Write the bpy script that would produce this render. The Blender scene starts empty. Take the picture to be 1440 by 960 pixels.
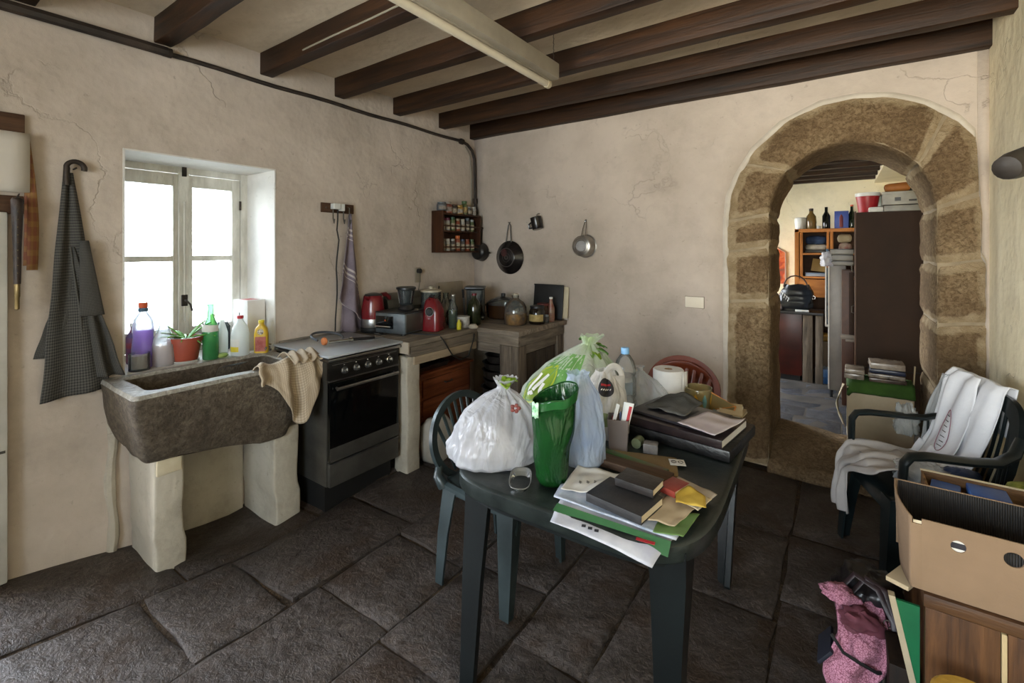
import bpy, bmesh, math, random
from mathutils import Vector, Matrix, noise
R = math.radians
PI = math.pi
random.seed(7)
C = bpy.context.scene.collection
SC = bpy.context.scene

# ---------------------------------------------------------------- camera
cam_d = bpy.data.cameras.new('camera')
cam = bpy.data.objects.new('camera', cam_d)
C.objects.link(cam)
cam.location = (0, 0, 1.5)
cam.rotation_euler = (R(90), 0, R(35.289))
cam_d.sensor_width = 36
cam_d.lens = 16.25
cam_d.shift_y = -0.0903
cam_d.clip_start = 0.02
cam_d.clip_end = 200
SC.camera = cam

# ---------------------------------------------------------------- world and exposure
SC.view_settings.view_transform = 'Standard'
SC.view_settings.look = 'None'
SC.view_settings.gamma = 1
SC.view_settings.use_curve_mapping = False
SC.view_settings.exposure = 1.75
w = bpy.data.worlds.new('world')
SC.world = w
w.use_nodes = True
wn = w.node_tree
wn.nodes.clear()
wo = wn.nodes.new('ShaderNodeOutputWorld')
bg = wn.nodes.new('ShaderNodeBackground')
tc = wn.nodes.new('ShaderNodeTexCoord')
sx = wn.nodes.new('ShaderNodeSeparateXYZ')
cr = wn.nodes.new('ShaderNodeValToRGB')
wn.links.new(tc.outputs['Generated'], sx.inputs[0])
wn.links.new(sx.outputs['Z'], cr.inputs[0])
wn.links.new(cr.outputs[0], bg.inputs[0])
wn.links.new(bg.outputs[0], wo.inputs[0])
cr.color_ramp.elements[0].position = 0.0
cr.color_ramp.elements[0].color = (0.93, 0.955, 1.0, 1)
cr.color_ramp.elements[1].position = 0.6
cr.color_ramp.elements[1].color = (0.72, 0.84, 1.0, 1)
bg.inputs[1].default_value = 8.0
SC.cycles.max_bounces = 10
SC.cycles.diffuse_bounces = 5
SC.cycles.glossy_bounces = 4
SC.cycles.transmission_bounces = 6
SC.cycles.transparent_max_bounces = 24
SC.cycles.sample_clamp_indirect = 6
SC.cycles.caustics_reflective = False
SC.cycles.caustics_refractive = False

def portal(name, loc, rot, sx, sy):
    l = bpy.data.lights.new(name, 'AREA')
    l.shape = 'RECTANGLE'; l.size = sx; l.size_y = sy
    l.cycles.is_portal = True
    o = bpy.data.objects.new(name, l); C.objects.link(o)
    o.location = loc; o.rotation_euler = rot
portal('window_portal', (-3.5, 1.17, 1.42), (0, R(-90), 0), 1.3, 0.9)
portal('door_portal', (-3.3, -0.42, 1.06), (0, R(-90), 0), 2.1, 1.2)
portal('rear_window_portal', (-0.45, -1.95, 1.5), (R(90), 0, 0), 1.8, 1.4)
portal('far_room_portal', (-2.9, 5.6, 1.35), (0, R(-90), 0), 1.6, 1.6)

# added warm fill lamp outside the rear window, brightening arch and right side
wl = bpy.data.lights.new('rear_warm_fill', 'AREA'); wl.shape = 'RECTANGLE'; wl.size = 1.7; wl.size_y = 1.3
wl.energy = 24; wl.color = (1.0, .82, .60); wl.spread = R(62)
wlo = bpy.data.objects.new('rear_warm_fill', wl); C.objects.link(wlo)
wlo.location = (-.35, -2.35, .95); wlo.rotation_euler = (R(110), 0, R(-11))

# ---------------------------------------------------------------- node materials
MATS = {}
def hexc(h):
    h = h.lstrip('#')
    f = lambda v: (v / 12.92) if v <= 0.04045 else ((v + 0.055) / 1.055) ** 2.4
    return tuple(f(int(h[i:i + 2], 16) / 255) for i in (0, 2, 4)) + (1,)
class NT:
    def __init__(s, name):
        s.m = bpy.data.materials.new(name); s.m.use_nodes = True
        s.t = s.m.node_tree; s.t.nodes.clear()
        s.out = s.n('ShaderNodeOutputMaterial')
        s.tc = s.n('ShaderNodeTexCoord')
    def n(s, typ, **k):
        x = s.t.nodes.new(typ)
        for a, b in k.items(): setattr(x, a, b)
        return x
    def l(s, a, b): s.t.links.new(a, b)
    def noise(s, scale, detail=4, rough=.6, co='Object', stretch=None, dist=0):
        x = s.n('ShaderNodeTexNoise'); x.inputs['Scale'].default_value = scale
        x.inputs['Detail'].default_value = detail; x.inputs['Roughness'].default_value = rough
        x.inputs['Distortion'].default_value = dist
        src = s.tc.outputs[co]
        if stretch:
            mp = s.n('ShaderNodeMapping'); mp.inputs['Scale'].default_value = stretch
            s.l(src, mp.inputs[0]); src = mp.outputs[0]
        s.l(src, x.inputs['Vector'])
        return x.outputs['Fac']
    def ramp(s, fac, stops):
        r = s.n('ShaderNodeValToRGB'); s.l(fac, r.inputs[0]); e = r.color_ramp.elements
        while len(e) < len(stops): e.new(0.5)
        for i, (p, c) in enumerate(stops):
            e[i].position = p
            e[i].color = hexc(c) if isinstance(c, str) else (c, c, c, 1) if not isinstance(c, tuple) else c
        return r.outputs[0]
    def mix(s, fac, a, b, mode='MIX'):
        x = s.n('ShaderNodeMix', data_type='RGBA', blend_type=mode)
        for i, v in ((0, fac), (6, a), (7, b)):
            if isinstance(v, (int, float)): x.inputs[i].default_value = v if i == 0 else (v, v, v, 1)
            elif isinstance(v, str): x.inputs[i].default_value = hexc(v)
            elif isinstance(v, tuple): x.inputs[i].default_value = v
            else: s.l(v, x.inputs[i])
        return x.outputs[2]
    def math(s, op, a, b=0.0, c=0.0):
        x = s.n('ShaderNodeMath', operation=op)
        for i, v in enumerate((a, b, c)):
            if isinstance(v, (int, float)): x.inputs[i].default_value = v
            else: s.l(v, x.inputs[i])
        return x.outputs[0]
    def bump(s, h, strength, dist=.01, prev=None):
        b = s.n('ShaderNodeBump'); b.inputs['Strength'].default_value = strength
        b.inputs['Distance'].default_value = dist
        s.l(h, b.inputs['Height'])
        if prev: s.l(prev, b.inputs['Normal'])
        return b.outputs[0]
    def prin(s, col, rough=.6, metal=0, bump=None, **k):
        p = s.n('ShaderNodeBsdfPrincipled')
        for nm, v in (('Base Color', col), ('Roughness', rough), ('Metallic', metal)):
            if isinstance(v, str): p.inputs[nm].default_value = hexc(v)
            elif isinstance(v, (int, float)): p.inputs[nm].default_value = v
            else: s.l(v, p.inputs[nm])
        for nm, v in k.items(): p.inputs[nm.replace('_', ' ')].default_value = v
        if bump: s.l(bump, p.inputs['Normal'])
        return p.outputs[0]
    def done(s, sh):
        s.l(sh, s.out.inputs[0]); return s.m

def mat(name, c1, c2=None, scale=6, rough=.55, bump=0, bscale=30, metal=0, stretch=None, lo=.35, hi=.65, **k):
    if name in MATS: return MATS[name]
    t = NT(name)
    col = t.ramp(t.noise(scale, 5, stretch=stretch), [(lo, c1), (hi, c2)]) if c2 else c1
    b = t.bump(t.noise(bscale, 4, stretch=stretch), bump) if bump else None
    MATS[name] = t.done(t.prin(col, rough, metal, b, **k))
    return MATS[name]
def glass(name, col='#ffffff', alpha=.15, rough=.03, gloss=1.0):
    """thin-walled clear material: tinted see-through plus mirror reflection by angle"""
    if name in MATS: return MATS[name]
    t = NT(name)
    tr = t.n('ShaderNodeBsdfTransparent'); tr.inputs[0].default_value = hexc(col)
    d1 = t.n('ShaderNodeBsdfDiffuse'); d1.inputs[0].default_value = hexc(col)
    d2 = t.n('ShaderNodeBsdfTranslucent'); d2.inputs[0].default_value = hexc(col)
    df = t.n('ShaderNodeMixShader'); df.inputs[0].default_value = .55; t.l(d1.outputs[0], df.inputs[1]); t.l(d2.outputs[0], df.inputs[2])
    gl = t.n('ShaderNodeBsdfGlossy'); gl.inputs['Roughness'].default_value = rough
    m1 = t.n('ShaderNodeMixShader'); m1.inputs[0].default_value = alpha
    t.l(tr.outputs[0], m1.inputs[1]); t.l(df.outputs[0], m1.inputs[2])
    lw = t.n('ShaderNodeLayerWeight'); lw.inputs[0].default_value = .25
    m2 = t.n('ShaderNodeMixShader')
    t.l(t.math('MULTIPLY', t.math('ADD', lw.outputs['Fresnel'], .02), gloss), m2.inputs[0])
    t.l(m1.outputs[0], m2.inputs[1]); t.l(gl.outputs[0], m2.inputs[2])
    MATS[name] = t.done(m2.outputs[0]); return MATS[name]
def film(name, col, alpha=.7, rough=.25, spec=.5, col2=None, cscale=5, crease=.6, bscale=14):
    """thin carrier-bag plastic: scattering, light shining through, sheen and creases"""
    if name in MATS: return MATS[name]
    t = NT(name)
    c = t.ramp(t.noise(cscale, 2), [(.4, col), (.6, col2)]) if col2 else None
    nz = t.noise(bscale, 3, .55, dist=1.4, stretch=(1, 1, .45))
    b = t.bump(nz, crease, .03)
    tl = t.n('ShaderNodeBsdfTranslucent'); tr = t.n('ShaderNodeBsdfTransparent')
    if c: t.l(c, tl.inputs[0])
    else: tl.inputs[0].default_value = hexc(col)
    tr.inputs[0].default_value = (.97, .97, .97, 1)
    p = t.prin(c if c else col, rough, 0, b, Specular_IOR_Level=spec)
    t.l(b, tl.inputs['Normal'])
    m1 = t.n('ShaderNodeMixShader'); m1.inputs[0].default_value = .35
    t.l(p, m1.inputs[1]); t.l(tl.outputs[0], m1.inputs[2])
    m2 = t.n('ShaderNodeMixShader'); m2.inputs[0].default_value = alpha
    t.l(tr.outputs[0], m2.inputs[1]); t.l(m1.outputs[0], m2.inputs[2])
    MATS[name] = t.done(m2.outputs[0]); return MATS[name]
def checks(name, c1, c2, nu, nv, rough=.9, w1=.5, c3=None):
    """woven check: thread rows along the sheet's own u and v"""
    if name in MATS: return MATS[name]
    t = NT(name)
    s = t.n('ShaderNodeSeparateXYZ'); t.l(t.tc.outputs['UV'], s.inputs[0])
    a = t.math('GREATER_THAN', t.math('FRACT', t.math('MULTIPLY', s.outputs[0], nu)), w1)
    b = t.math('GREATER_THAN', t.math('FRACT', t.math('MULTIPLY', s.outputs[1], nv)), w1)
    f = t.math('MULTIPLY', t.math('ADD', a, b), .5)
    col = t.mix(f, c1, c2)
    col = t.mix(t.math('MULTIPLY', t.noise(3, 3), .45), col, c3 or c1)
    hb = t.bump(f, .35, .004)
    hb = t.bump(t.noise(9, 4), .5, .02, hb)
    MATS[name] = t.done(t.prin(col, rough, 0, hb)); return MATS[name]

def plaster(name, c1, c2, stain, amt=.35, crack=.5):
    t = NT(name)
    base = t.ramp(t.noise(1.1, 6, .62), [(.32, c2), (.62, c1)])
    base = t.mix(t.ramp(t.noise(3.1, 7, .7), [(.5, 0.0), (.78, amt)]), base, stain)
    base = t.mix(t.ramp(t.noise(26, 3, .6), [(.66, 0.0), (.74, .35)]), base, stain)
    vo = t.n('ShaderNodeTexVoronoi', feature='DISTANCE_TO_EDGE'); vo.inputs['Scale'].default_value = .8
    nn = t.n('ShaderNodeTexNoise'); nn.inputs['Scale'].default_value = 2.2; nn.inputs['Detail'].default_value = 8
    t.l(t.tc.outputs['Object'], nn.inputs['Vector'])
    vm = t.n('ShaderNodeVectorMath', operation='SCALE'); vm.inputs['Scale'].default_value = 1.1
    t.l(nn.outputs['Color'], vm.inputs[0])
    va = t.n('ShaderNodeVectorMath', operation='ADD'); t.l(t.tc.outputs['Object'], va.inputs[0]); t.l(vm.outputs[0], va.inputs[1])
    t.l(va.outputs[0], vo.inputs['Vector'])
    cm = t.math('MULTIPLY', t.ramp(vo.outputs['Distance'], [(0, 1.0), (.006, 0.0)]), t.ramp(t.noise(1.4, 3), [(.52, 0.0), (.62, 1.0)]))
    base = t.mix(t.math('MULTIPLY', cm, crack), base, '#6e6257')
    b = t.bump(t.noise(2.2, 4), .55, .06)
    b = t.bump(t.noise(38, 5, .7), .35, .006, b)
    b = t.bump(t.math('MULTIPLY', cm, -1), .4, .01, b)
    return t.done(t.prin(base, .92, 0, b, Specular_IOR_Level=.15))
def stone(name, c1, c2, c3, scale=2.0, fine=45, bump=.9, rough=.85, fdist=.012, mort=None, margin=None):
    t = NT(name)
    base = t.ramp(t.noise(scale, 8, .7), [(.3, c1), (.5, c2), (.7, c3)])
    base = t.mix(t.ramp(t.noise(fine, 5, .75, dist=.8), [(.40, .80), (.60, 0.0)]), base, c1)
    base = t.mix(t.ramp(t.noise(fine * 2.3, 3, .7), [(.58, 0.0), (.72, .35)]), base, c3)
    if mort: base = t.mix(t.ramp(t.noise(3.3, 5, .6), [(.5, 0.0), (.6, .8)]), base, mort)
    b = t.bump(t.noise(scale * 3, 6, .7), .6, .04)
    if margin:      # old mortar smeared over the edges of each block
        at_ = t.n('ShaderNodeAttribute', attribute_name='mortar')
        mk = t.ramp(t.math('ADD', at_.outputs['Fac'], t.math('MULTIPLY', t.math('SUBTRACT', t.noise(9, 5, .7), .5), .9)), [(.42, 0.0), (.58, .85)])
        base = t.mix(mk, base, t.ramp(t.noise(14, 4), [(.35, margin), (.65, '#c0ab8a')]))
    b = t.bump(t.noise(fine * .4, 5, .7, dist=1.0), bump * .8, fdist * 1.8, b)
    b = t.bump(t.noise(fine, 6, .75, dist=.6), bump, fdist, b)
    return t.done(t.prin(base, rough, 0, b, Specular_IOR_Level=.3))
def wood(name, c1, c2, axis=0, scale=3, rough=.6, bump=.35, ring=14):
    if name in MATS: return MATS[name]
    t = NT(name)
    st = [ring, ring, ring]; st[axis] = .9
    a = t.noise(scale, 5, .65, stretch=tuple(st), dist=.4)
    c = t.ramp(a, [(.3, c1), (.68, c2)])
    c = t.mix(t.ramp(t.noise(2.3, 4), [(.45, 0.0), (.75, .5)]), c, c1)
    MATS[name] = t.done(t.prin(c, rough, 0, t.bump(a, bump, .006), Specular_IOR_Level=.3)); return MATS[name]

# ---------------------------------------------------------------- geometry
def V(*a): return Vector(a)
def disp(p, amp, freq, seed=0):
    q = p * freq + Vector((seed * 3.7, seed * 1.3, seed * 7.1))
    return noise.noise_vector(q) * amp
class G:
    def __init__(s):
        s.bm = bmesh.new(); s.uv = s.bm.loops.layers.uv.new('UVMap')
    def face(s, vs):
        try: return s.bm.faces.new(vs)
        except ValueError: return None
    def box(s, c, d, rot=None, bev=0.0):
        """c centre, d full size, rot Matrix about the centre"""
        M = Matrix.Translation(c) @ (rot.to_4x4() if rot else Matrix()) @ Matrix.Diagonal((d[0], d[1], d[2], 1))
        r = bmesh.ops.create_cube(s.bm, size=1, matrix=M)
        if bev:
            es = list({e for v in r['verts'] for e in v.link_edges})
            bmesh.ops.bevel(s.bm, geom=es, offset=bev, segments=2, affect='EDGES', profile=.6)
        return s
    def bb(s, x0, x1, y0, y1, z0, z1, bev=0.0):
        return s.box(((x0 + x1) / 2, (y0 + y1) / 2, (z0 + z1) / 2), (abs(x1 - x0), abs(y1 - y0), abs(z1 - z0)), None, bev)
    def rock(s, x0, x1, y0, y1, z0, z1, r=.01, cell=.08, amp=.006, freq=6, seed=0, warp=None):
        """rounded box with a lumpy surface"""
        def ax(a, b):
            L = [a, a + r * .3, a + r]; n = max(1, int((b - a - 2 * r) / cell))
            L += [a + r + (b - a - 2 * r) * i / n for i in range(1, n)] + [b - r, b - r * .3, b]
            return L
        X, Y, Z = ax(x0, x1), ax(y0, y1), ax(z0, z1)
        cache = {}
        def vert(x, y, z):
            k = (round(x, 5), round(y, 5), round(z, 5))
            if k not in cache:
                p = V(x, y, z)
                q = V(min(max(x, x0 + r), x1 - r), min(max(y, y0 + r), y1 - r), min(max(z, z0 + r), z1 - r))
                d = p - q
                if d.length > 1e-7: p = q + d.normalized() * r
                if warp: p = warp(p)
                if amp: p = p + disp(p, amp, freq, seed) + disp(p, amp * .4, freq * 3.1, seed + 5)
                cache[k] = s.bm.verts.new(p)
            return cache[k]
        def grid(A, B, f, flip):
            for i in range(len(A) - 1):
                for j in range(len(B) - 1):
                    vs = [f(A[i], B[j]), f(A[i + 1], B[j]), f(A[i + 1], B[j + 1]), f(A[i], B[j + 1])]
                    s.face(vs[::-1] if flip else vs)
        grid(X, Y, lambda a, b: vert(a, b, z1), False); grid(X, Y, lambda a, b: vert(a, b, z0), True)
        grid(Y, Z, lambda a, b: vert(x1, a, b), False); grid(Y, Z, lambda a, b: vert(x0, a, b), True)
        grid(X, Z, lambda a, b: vert(a, y0, b), False); grid(X, Z, lambda a, b: vert(a, y1, b), True)
        return s
    def lathe(s, prof, n=24, c=(0, 0, 0), M=None, sx=1, sy=1):
        """prof: (radius, height) pairs, turned about z, then M, then moved to c"""
        M = M or Matrix(); M = Matrix.Translation(c) @ M.to_4x4()
        rings = []
        for r, z in prof:
            if r < 1e-6: rings.append([s.bm.verts.new(M @ V(0, 0, z))])
            else: rings.append([s.bm.verts.new(M @ V(r * math.cos(2 * PI * i / n) * sx, r * math.sin(2 * PI * i / n) * sy, z)) for i in range(n)])
        for a, b in zip(rings, rings[1:]):
            for i in range(n):
                j = (i + 1) % n
                if len(a) == 1 and len(b) == 1: continue
                if len(a) == 1: s.face([a[0], b[j], b[i]])
                elif len(b) == 1: s.face([a[i], a[j], b[0]])
                else: s.face([a[i], a[j], b[j], b[i]])
        return s
    def cyl(s, c, r, h, n=20, M=None, bev=None):
        b = bev if bev is not None else min(r, h) * .12
        return s.lathe([(0, 0), (r - b, 0), (r, b), (r, h - b), (r - b, h), (0, h)], n, c, M)
    def tube(s, pts, r, n=8, closed=False, cap=True, flat=1.0, up=None):
        pts = [Vector(p) for p in pts]; N = len(pts); rings = []
        rr = r if isinstance(r, (list, tuple)) else [r] * N
        prev = None
        for i, p in enumerate(pts):
            a = pts[(i - 1) % N] if (i or closed) else p
            b = pts[(i + 1) % N] if (i < N - 1 or closed) else p
            t = (b - a)
            if t.length < 1e-9: t = V(0, 0, 1)
            t.normalize()
            if prev is None:
                u = Vector(up) if up else (V(0, 0, 1) if abs(t.z) < .9 else V(1, 0, 0))
            else: u = prev
            u = (u - t * u.dot(t))
            if u.length < 1e-6: u = t.orthogonal()
            u.normalize(); prev = u
            v = t.cross(u)
            rings.append([s.bm.verts.new(p + (u * math.cos(2 * PI * k / n) * flat + v * math.sin(2 * PI * k / n)) * rr[i]) for k in range(n)])
        M = N if closed else N - 1
        for i in range(M):
            a, b = rings[i], rings[(i + 1) % N]
            for k in range(n): s.face([a[k], a[(k + 1) % n], b[(k + 1) % n], b[k]])
        if cap and not closed:
            s.face(rings[0][::-1]); s.face(rings[-1])
        return s
    def sheet(s, f, nu, nv, wrap=False):
        vs = [[s.bm.verts.new(f(i / nu, j / nv)) for j in range(nv + 1)] for i in range(nu if wrap else nu + 1)]
        for i in range(nu):
            i2 = (i + 1) % nu if wrap else i + 1
            for j in range(nv):
                fc = s.face([vs[i][j], vs[i2][j], vs[i2][j + 1], vs[i][j + 1]])
                if fc:
                    for lp, (a, b) in zip(fc.loops, ((i, j), (i + 1, j), (i + 1, j + 1), (i, j + 1))):
                        lp[s.uv].uv = (a / nu, b / nv)
        return s
    def prism(s, poly, h, M=None, c=(0, 0, 0)):
        """poly in xy, raised by h along z"""
        M = Matrix.Translation(c) @ (M.to_4x4() if M else Matrix())
        a = [s.bm.verts.new(M @ V(x, y, 0)) for x, y in poly]; b = [s.bm.verts.new(M @ V(x, y, h)) for x, y in poly]
        s.face(a[::-1]); s.face(b)
        for i in range(len(poly)):
            j = (i + 1) % len(poly); s.face([a[i], a[j], b[j], b[i]])
        return s
    def o(s, name, m, parent=None, loc=(0, 0, 0), rot=(0, 0, 0), ang=35, solid=0, sub=0, offs=0):
        bmesh.ops.recalc_face_normals(s.bm, faces=s.bm.faces) if not solid else None
        for f in s.bm.faces: f.smooth = True
        lim = R(ang)
        for e in s.bm.edges:
            if len(e.link_faces) == 2 and e.calc_face_angle(0) > lim: e.smooth = False
        me = bpy.data.meshes.new(name); s.bm.to_mesh(me); s.bm.free()
        ob = bpy.data.objects.new(name, me); C.objects.link(ob)
        me.materials.append(m if not isinstance(m, str) else mat(m, m))
        ob.location = loc; ob.rotation_euler = rot
        if parent: ob.parent = parent
        if solid:
            md = ob.modifiers.new('thickness', 'SOLIDIFY'); md.thickness = solid; md.offset = offs
        if sub:
            md = ob.modifiers.new('smooth', 'SUBSURF'); md.levels = sub; md.render_levels = sub
        return ob
def tag(o, label, cat=None, group=None, kind=None):
    o['label'] = label
    if cat: o['category'] = cat
    if group: o['group'] = group
    if kind: o['kind'] = kind
    return o
def T(name, label, cat, loc=(0, 0, 0), rz=0, group=None, kind=None):
    o = bpy.data.objects.new(name, None); C.objects.link(o)
    o.empty_display_size = .05
    o.location = loc; o.rotation_euler = (0, 0, R(rz))
    return tag(o, label, cat, group, kind)
def dup(root, loc, rz=None, label=None):
    r = root.copy(); C.objects.link(r); r.location = loc
    if rz is not None: r.rotation_euler = (0, 0, R(rz))
    if label: r['label'] = label
    for ch in list(root.children):
        c = ch.copy(); C.objects.link(c); c.parent = r
        for g in list(ch.children):
            d = g.copy(); C.objects.link(d); d.parent = c
    return r
def rx(a): return Matrix.Rotation(R(a), 3, 'X')
def ry(a): return Matrix.Rotation(R(a), 3, 'Y')
def rz(a): return Matrix.Rotation(R(a), 3, 'Z')
def text(s, size, loc, rot, m, parent, name='lettering', ext=.0006, bold=0):
    cu = bpy.data.curves.new(name, 'FONT'); cu.body = s; cu.size = size; cu.extrude = ext
    cu.offset = bold
    cu.align_x = 'CENTER'; cu.align_y = 'CENTER'
    ob = bpy.data.objects.new(name, cu); C.objects.link(ob)
    cu.materials.append(m); ob.location = loc; ob.rotation_euler = tuple(R(a) for a in rot)
    ob.parent = parent
    return ob
def smooth(a, b, x):
    t = min(max((x - a) / (b - a), 0), 1); return t * t * (3 - 2 * t)
def interp(tab, x):
    if x <= tab[0][0]: return tab[0][1]
    for (a, b), (c, d) in zip(tab, tab[1:]):
        if x <= c: return b + (d - b) * (x - a) / (c - a)
    return tab[-1][1]
# ---------------------------------------------------------------- materials of the shell
M_wall = plaster('grey_plaster', '#c9bbae', '#ada092', '#857a70', .35, .28)
M_wallr = plaster('cream_plaster', '#fbf0d2', '#efe2bf', '#a3967a', .25, .2)
M_ceil = plaster('ceiling_plaster', '#cfbfa9', '#bcab95', '#93826f', .3, .2)
M_white = plaster('reveal_limewash', '#dfdbd5', '#d0ccc6', '#a8a39c', .25, .3)
M_pier = plaster('pier_limewash', '#b9b0a0', '#9d9484', '#6f6556', .6, .7)
M_sto = stone('granite_arch', '#5f4a31', '#92795a', '#b59e7a', 1.8, 42, 1.0, .9, .014, margin='#a08a68')
M_sink = stone('granite_sink', '#41372d', '#6b5f50', '#8a7d6c', 2.6, 34, .9, .62, .012)
M_flag = stone('flagstone', '#2f2722', '#4f4640', '#6b6059', 1.6, 30, .9, .43, .012, mort='#3a2c21')
M_grout = stone('earth_joint', '#231a12', '#4b3b2a', '#6b573f', 4, 50, .8, .9, .01)
M_beam = wood('dark_oak', '#140b06', '#412814', 0, 2.2, .55, .6, 12)
XL, XR, YB, YR, ZC, ZB = -2.99, .67, 3.57, -1.9, 2.74, 2.605

def fz(x, y):
    """gentle fall of the old floor along the window wall"""
    s = smooth(-1.9, -2.8, x)
    f = .10 - .155 * y if y < 1.2 else -.086 * (1 - smooth(1.2, 2.0, y))
    return s * max(f, -.09) if y > -.2 else s * .13
# ---------------------------------------------------------------- floor of separate flagstones
g = G()
g.sheet(lambda u, v: V(-3.3 + 4.4 * u, -2.1 + 6.3 * v, fz(-3.3 + 4.4 * u, -2.1 + 6.3 * v) - .016), 22, 30)
floor = g.o('floor', M_grout, ang=80)
tag(floor, 'worn dark flagstone floor of the kitchen with earthy joints', 'floor', kind='structure')
rnd = random.Random(11)
cols = [-3.02, -2.46, -1.90, -1.45, -1.035, -.72, -.21, .27, .70]
fix = {1: [.25, 1.06, 1.75], 2: [.45, 1.2, 1.65], 3: [.62, 1.16, 1.72], 4: [.7, 1.45, 2.15], 5: [.75, 1.46, 2.14, 2.8], 6: [1.6, 2.3, 2.85], 7: [1.5, 2.2, 2.9]}
k = 0
for ci in range(len(cols) - 1):
    x0, x1 = cols[ci], cols[ci + 1]
    ys = [-1.88]
    f = list(fix.get(ci, []))
    while ys[-1] < 3.5:
        if f and ys[-1] + .35 > f[0] - .45 and ys[-1] > f[0] - 1.0: nx = f.pop(0)
        else: nx = ys[-1] + rnd.uniform(.45, .85)
        ys.append(min(nx, 3.55))
        while f and f[0] <= ys[-1] + .2: f.pop(0)
        if 3.55 - ys[-1] < .25: ys[-1] = 3.55; break
    for y0, y1 in zip(ys, ys[1:]):
        k += 1
        gp = .005 + rnd.random() * .004
        dz = rnd.uniform(-.004, .004); tx, ty = rnd.uniform(-.006, .006), rnd.uniform(-.006, .006)
        g = G(); n = 7; sk = rnd.uniform(-.03, .03)
        def P(u, v, x0=x0, x1=x1, y0=y0, y1=y1, gp=gp, dz=dz, tx=tx, ty=ty, k=k, sk=sk):
            x = x0 + gp + (x1 - x0 - 2 * gp) * u; y = y0 + gp + (y1 - y0 - 2 * gp) * v + sk * (u - .5)
            e = min(u, 1 - u, v, 1 - v)
            p = V(x, y, fz(x, y) + dz + tx * (u - .5) + ty * (v - .5) - (.008 if e < .01 else 0))
            nv = noise.noise_vector(V(x * 4, y * 4, k * 3.1))
            p.z += nv.z * .009 + noise.noise(V(x * 13, y * 13, k)) * .0025
            if e < .01: q2 = noise.noise_vector(V(x * 9, y * 9, k)); p.x += nv.x * .014 + q2.x * .008; p.y += nv.y * .014 + q2.y * .008
            return p
        cu = [0, .04, .2, .4, .6, .8, .96, 1]
        g.sheet(lambda u, v: P(cu[round(u * n)], cu[round(v * n)]), n, n)
        ed = [e for e in g.bm.edges if len(e.link_faces) == 1]
        r = bmesh.ops.extrude_edge_only(g.bm, edges=ed)
        for vtx in [q for q in r['geom'] if isinstance(q, bmesh.types.BMVert)]: vtx.co.z -= .02
        g.o('stone', M_flag, floor, ang=50)

# ---------------------------------------------------------------- walls
def wall_grid(name, f, nu, nv, m, label, ang=60):
    g = G(); g.sheet(f, nu, nv); o = g.o(name, m, ang=ang)
    return tag(o, label, 'wall', kind='structure')
WY0, WY1, WZ0, WZ1 = .781, 1.562, .845, 2.015      # kitchen window opening
DY0, DY1, DZ1 = -1.05, .18, 2.05                   # door opening just left of the view
TH = .42
g = G()
def slab(y0, y1, z0, z1): g.bb(XL - TH, XL, y0, y1, z0, z1)
slab(YR - .3, DY0, -.1, 2.9); slab(DY0, DY1, DZ1, 2.9); slab(DY1, WY0, -.1, 2.9)
slab(WY0, WY1, -.1, WZ0); slab(WY0, WY1, WZ1, 2.9); slab(WY1, YB + .7, -.1, 2.9)
wall_left = tag(g.o('wall_left', M_wall), 'stained grey plaster wall with the deep window over the stone sink', 'wall', kind='structure')
# limewashed reveal lining
g = G(); e = .006
g.bb(XL - TH + .02, XL + .004, WY1 - e, WY1 + .002, WZ0, WZ1); g.bb(XL - TH + .02, XL + .004, WY0 - .002, WY0 + e, WZ0, WZ1)
g.bb(XL - TH + .02, XL + .004, WY0, WY1, WZ1 - e, WZ1 + .002); g.bb(XL - TH + .02, XL + .004, WY0, WY1, WZ0 - .002, WZ0 + e)
tag(g.o('trim_1', M_white), 'white limewashed reveal around the deep window opening', 'reveal', kind='structure')
# right wall and rear wall
g = G(); g.bb(XR, XR + .35, YR - .3, YB + .3, -.1, 2.9)
tag(g.o('wall_right', M_wallr), 'cream yellowish plaster wall beside the archway', 'wall', kind='structure')
g = G(); ry0, ry1 = YR - .35, YR
g.bb(XL - TH, -1.35, ry0, ry1, -.1, 2.9); g.bb(.45, XR + .35, ry0, ry1, -.1, 2.9)
g.bb(-1.35, .45, ry0, ry1, -.1, .85); g.bb(-1.35, .45, ry0, ry1, 2.2, 2.9)
tag(g.o('wall_rear', M_wall), 'plaster wall behind the viewpoint with a window opening', 'wall', kind='structure')

# arch outline as (angle-like) parameter; returns inner and outer points in the wall plane
IC, IR, IZ, IT = .035, .418, 1.735, 2.165
def inner(s):
    """s: 0 foot of left jamb .. 1 springing .. 2 springing .. 3 foot of right jamb"""
    if s <= 1: return V(-.383, 0, .02 + (IZ - .02) * s)
    if s <= 2:
        a = PI * (2 - s); return V(IC + IR * math.cos(a), 0, IZ + (IT - IZ) * math.sin(a))
    return V(.453, 0, IZ + (.02 - IZ) * (s - 2))
OUT = [(0, -.64, .02), (1, -.645, 1.70), (1.10, -.625, 1.885), (1.2, -.560, 2.035), (1.3, -.462, 2.19), (1.4, -.300, 2.335), (1.5, -.085, 2.425), (1.58, .09, 2.432),
       (1.66, .25, 2.408), (1.74, .40, 2.34), (1.82, .53, 2.235), (1.89, .615, 2.11), (2.0, .632, 1.80), (2.18, .637, 1.45), (2.2, .655, 1.42), (3, .66, .02)]
def outer(s): return V(interp([(a, b) for a, b, c in OUT], s), 0, interp([(a, c) for a, b, c in OUT], s))
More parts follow.
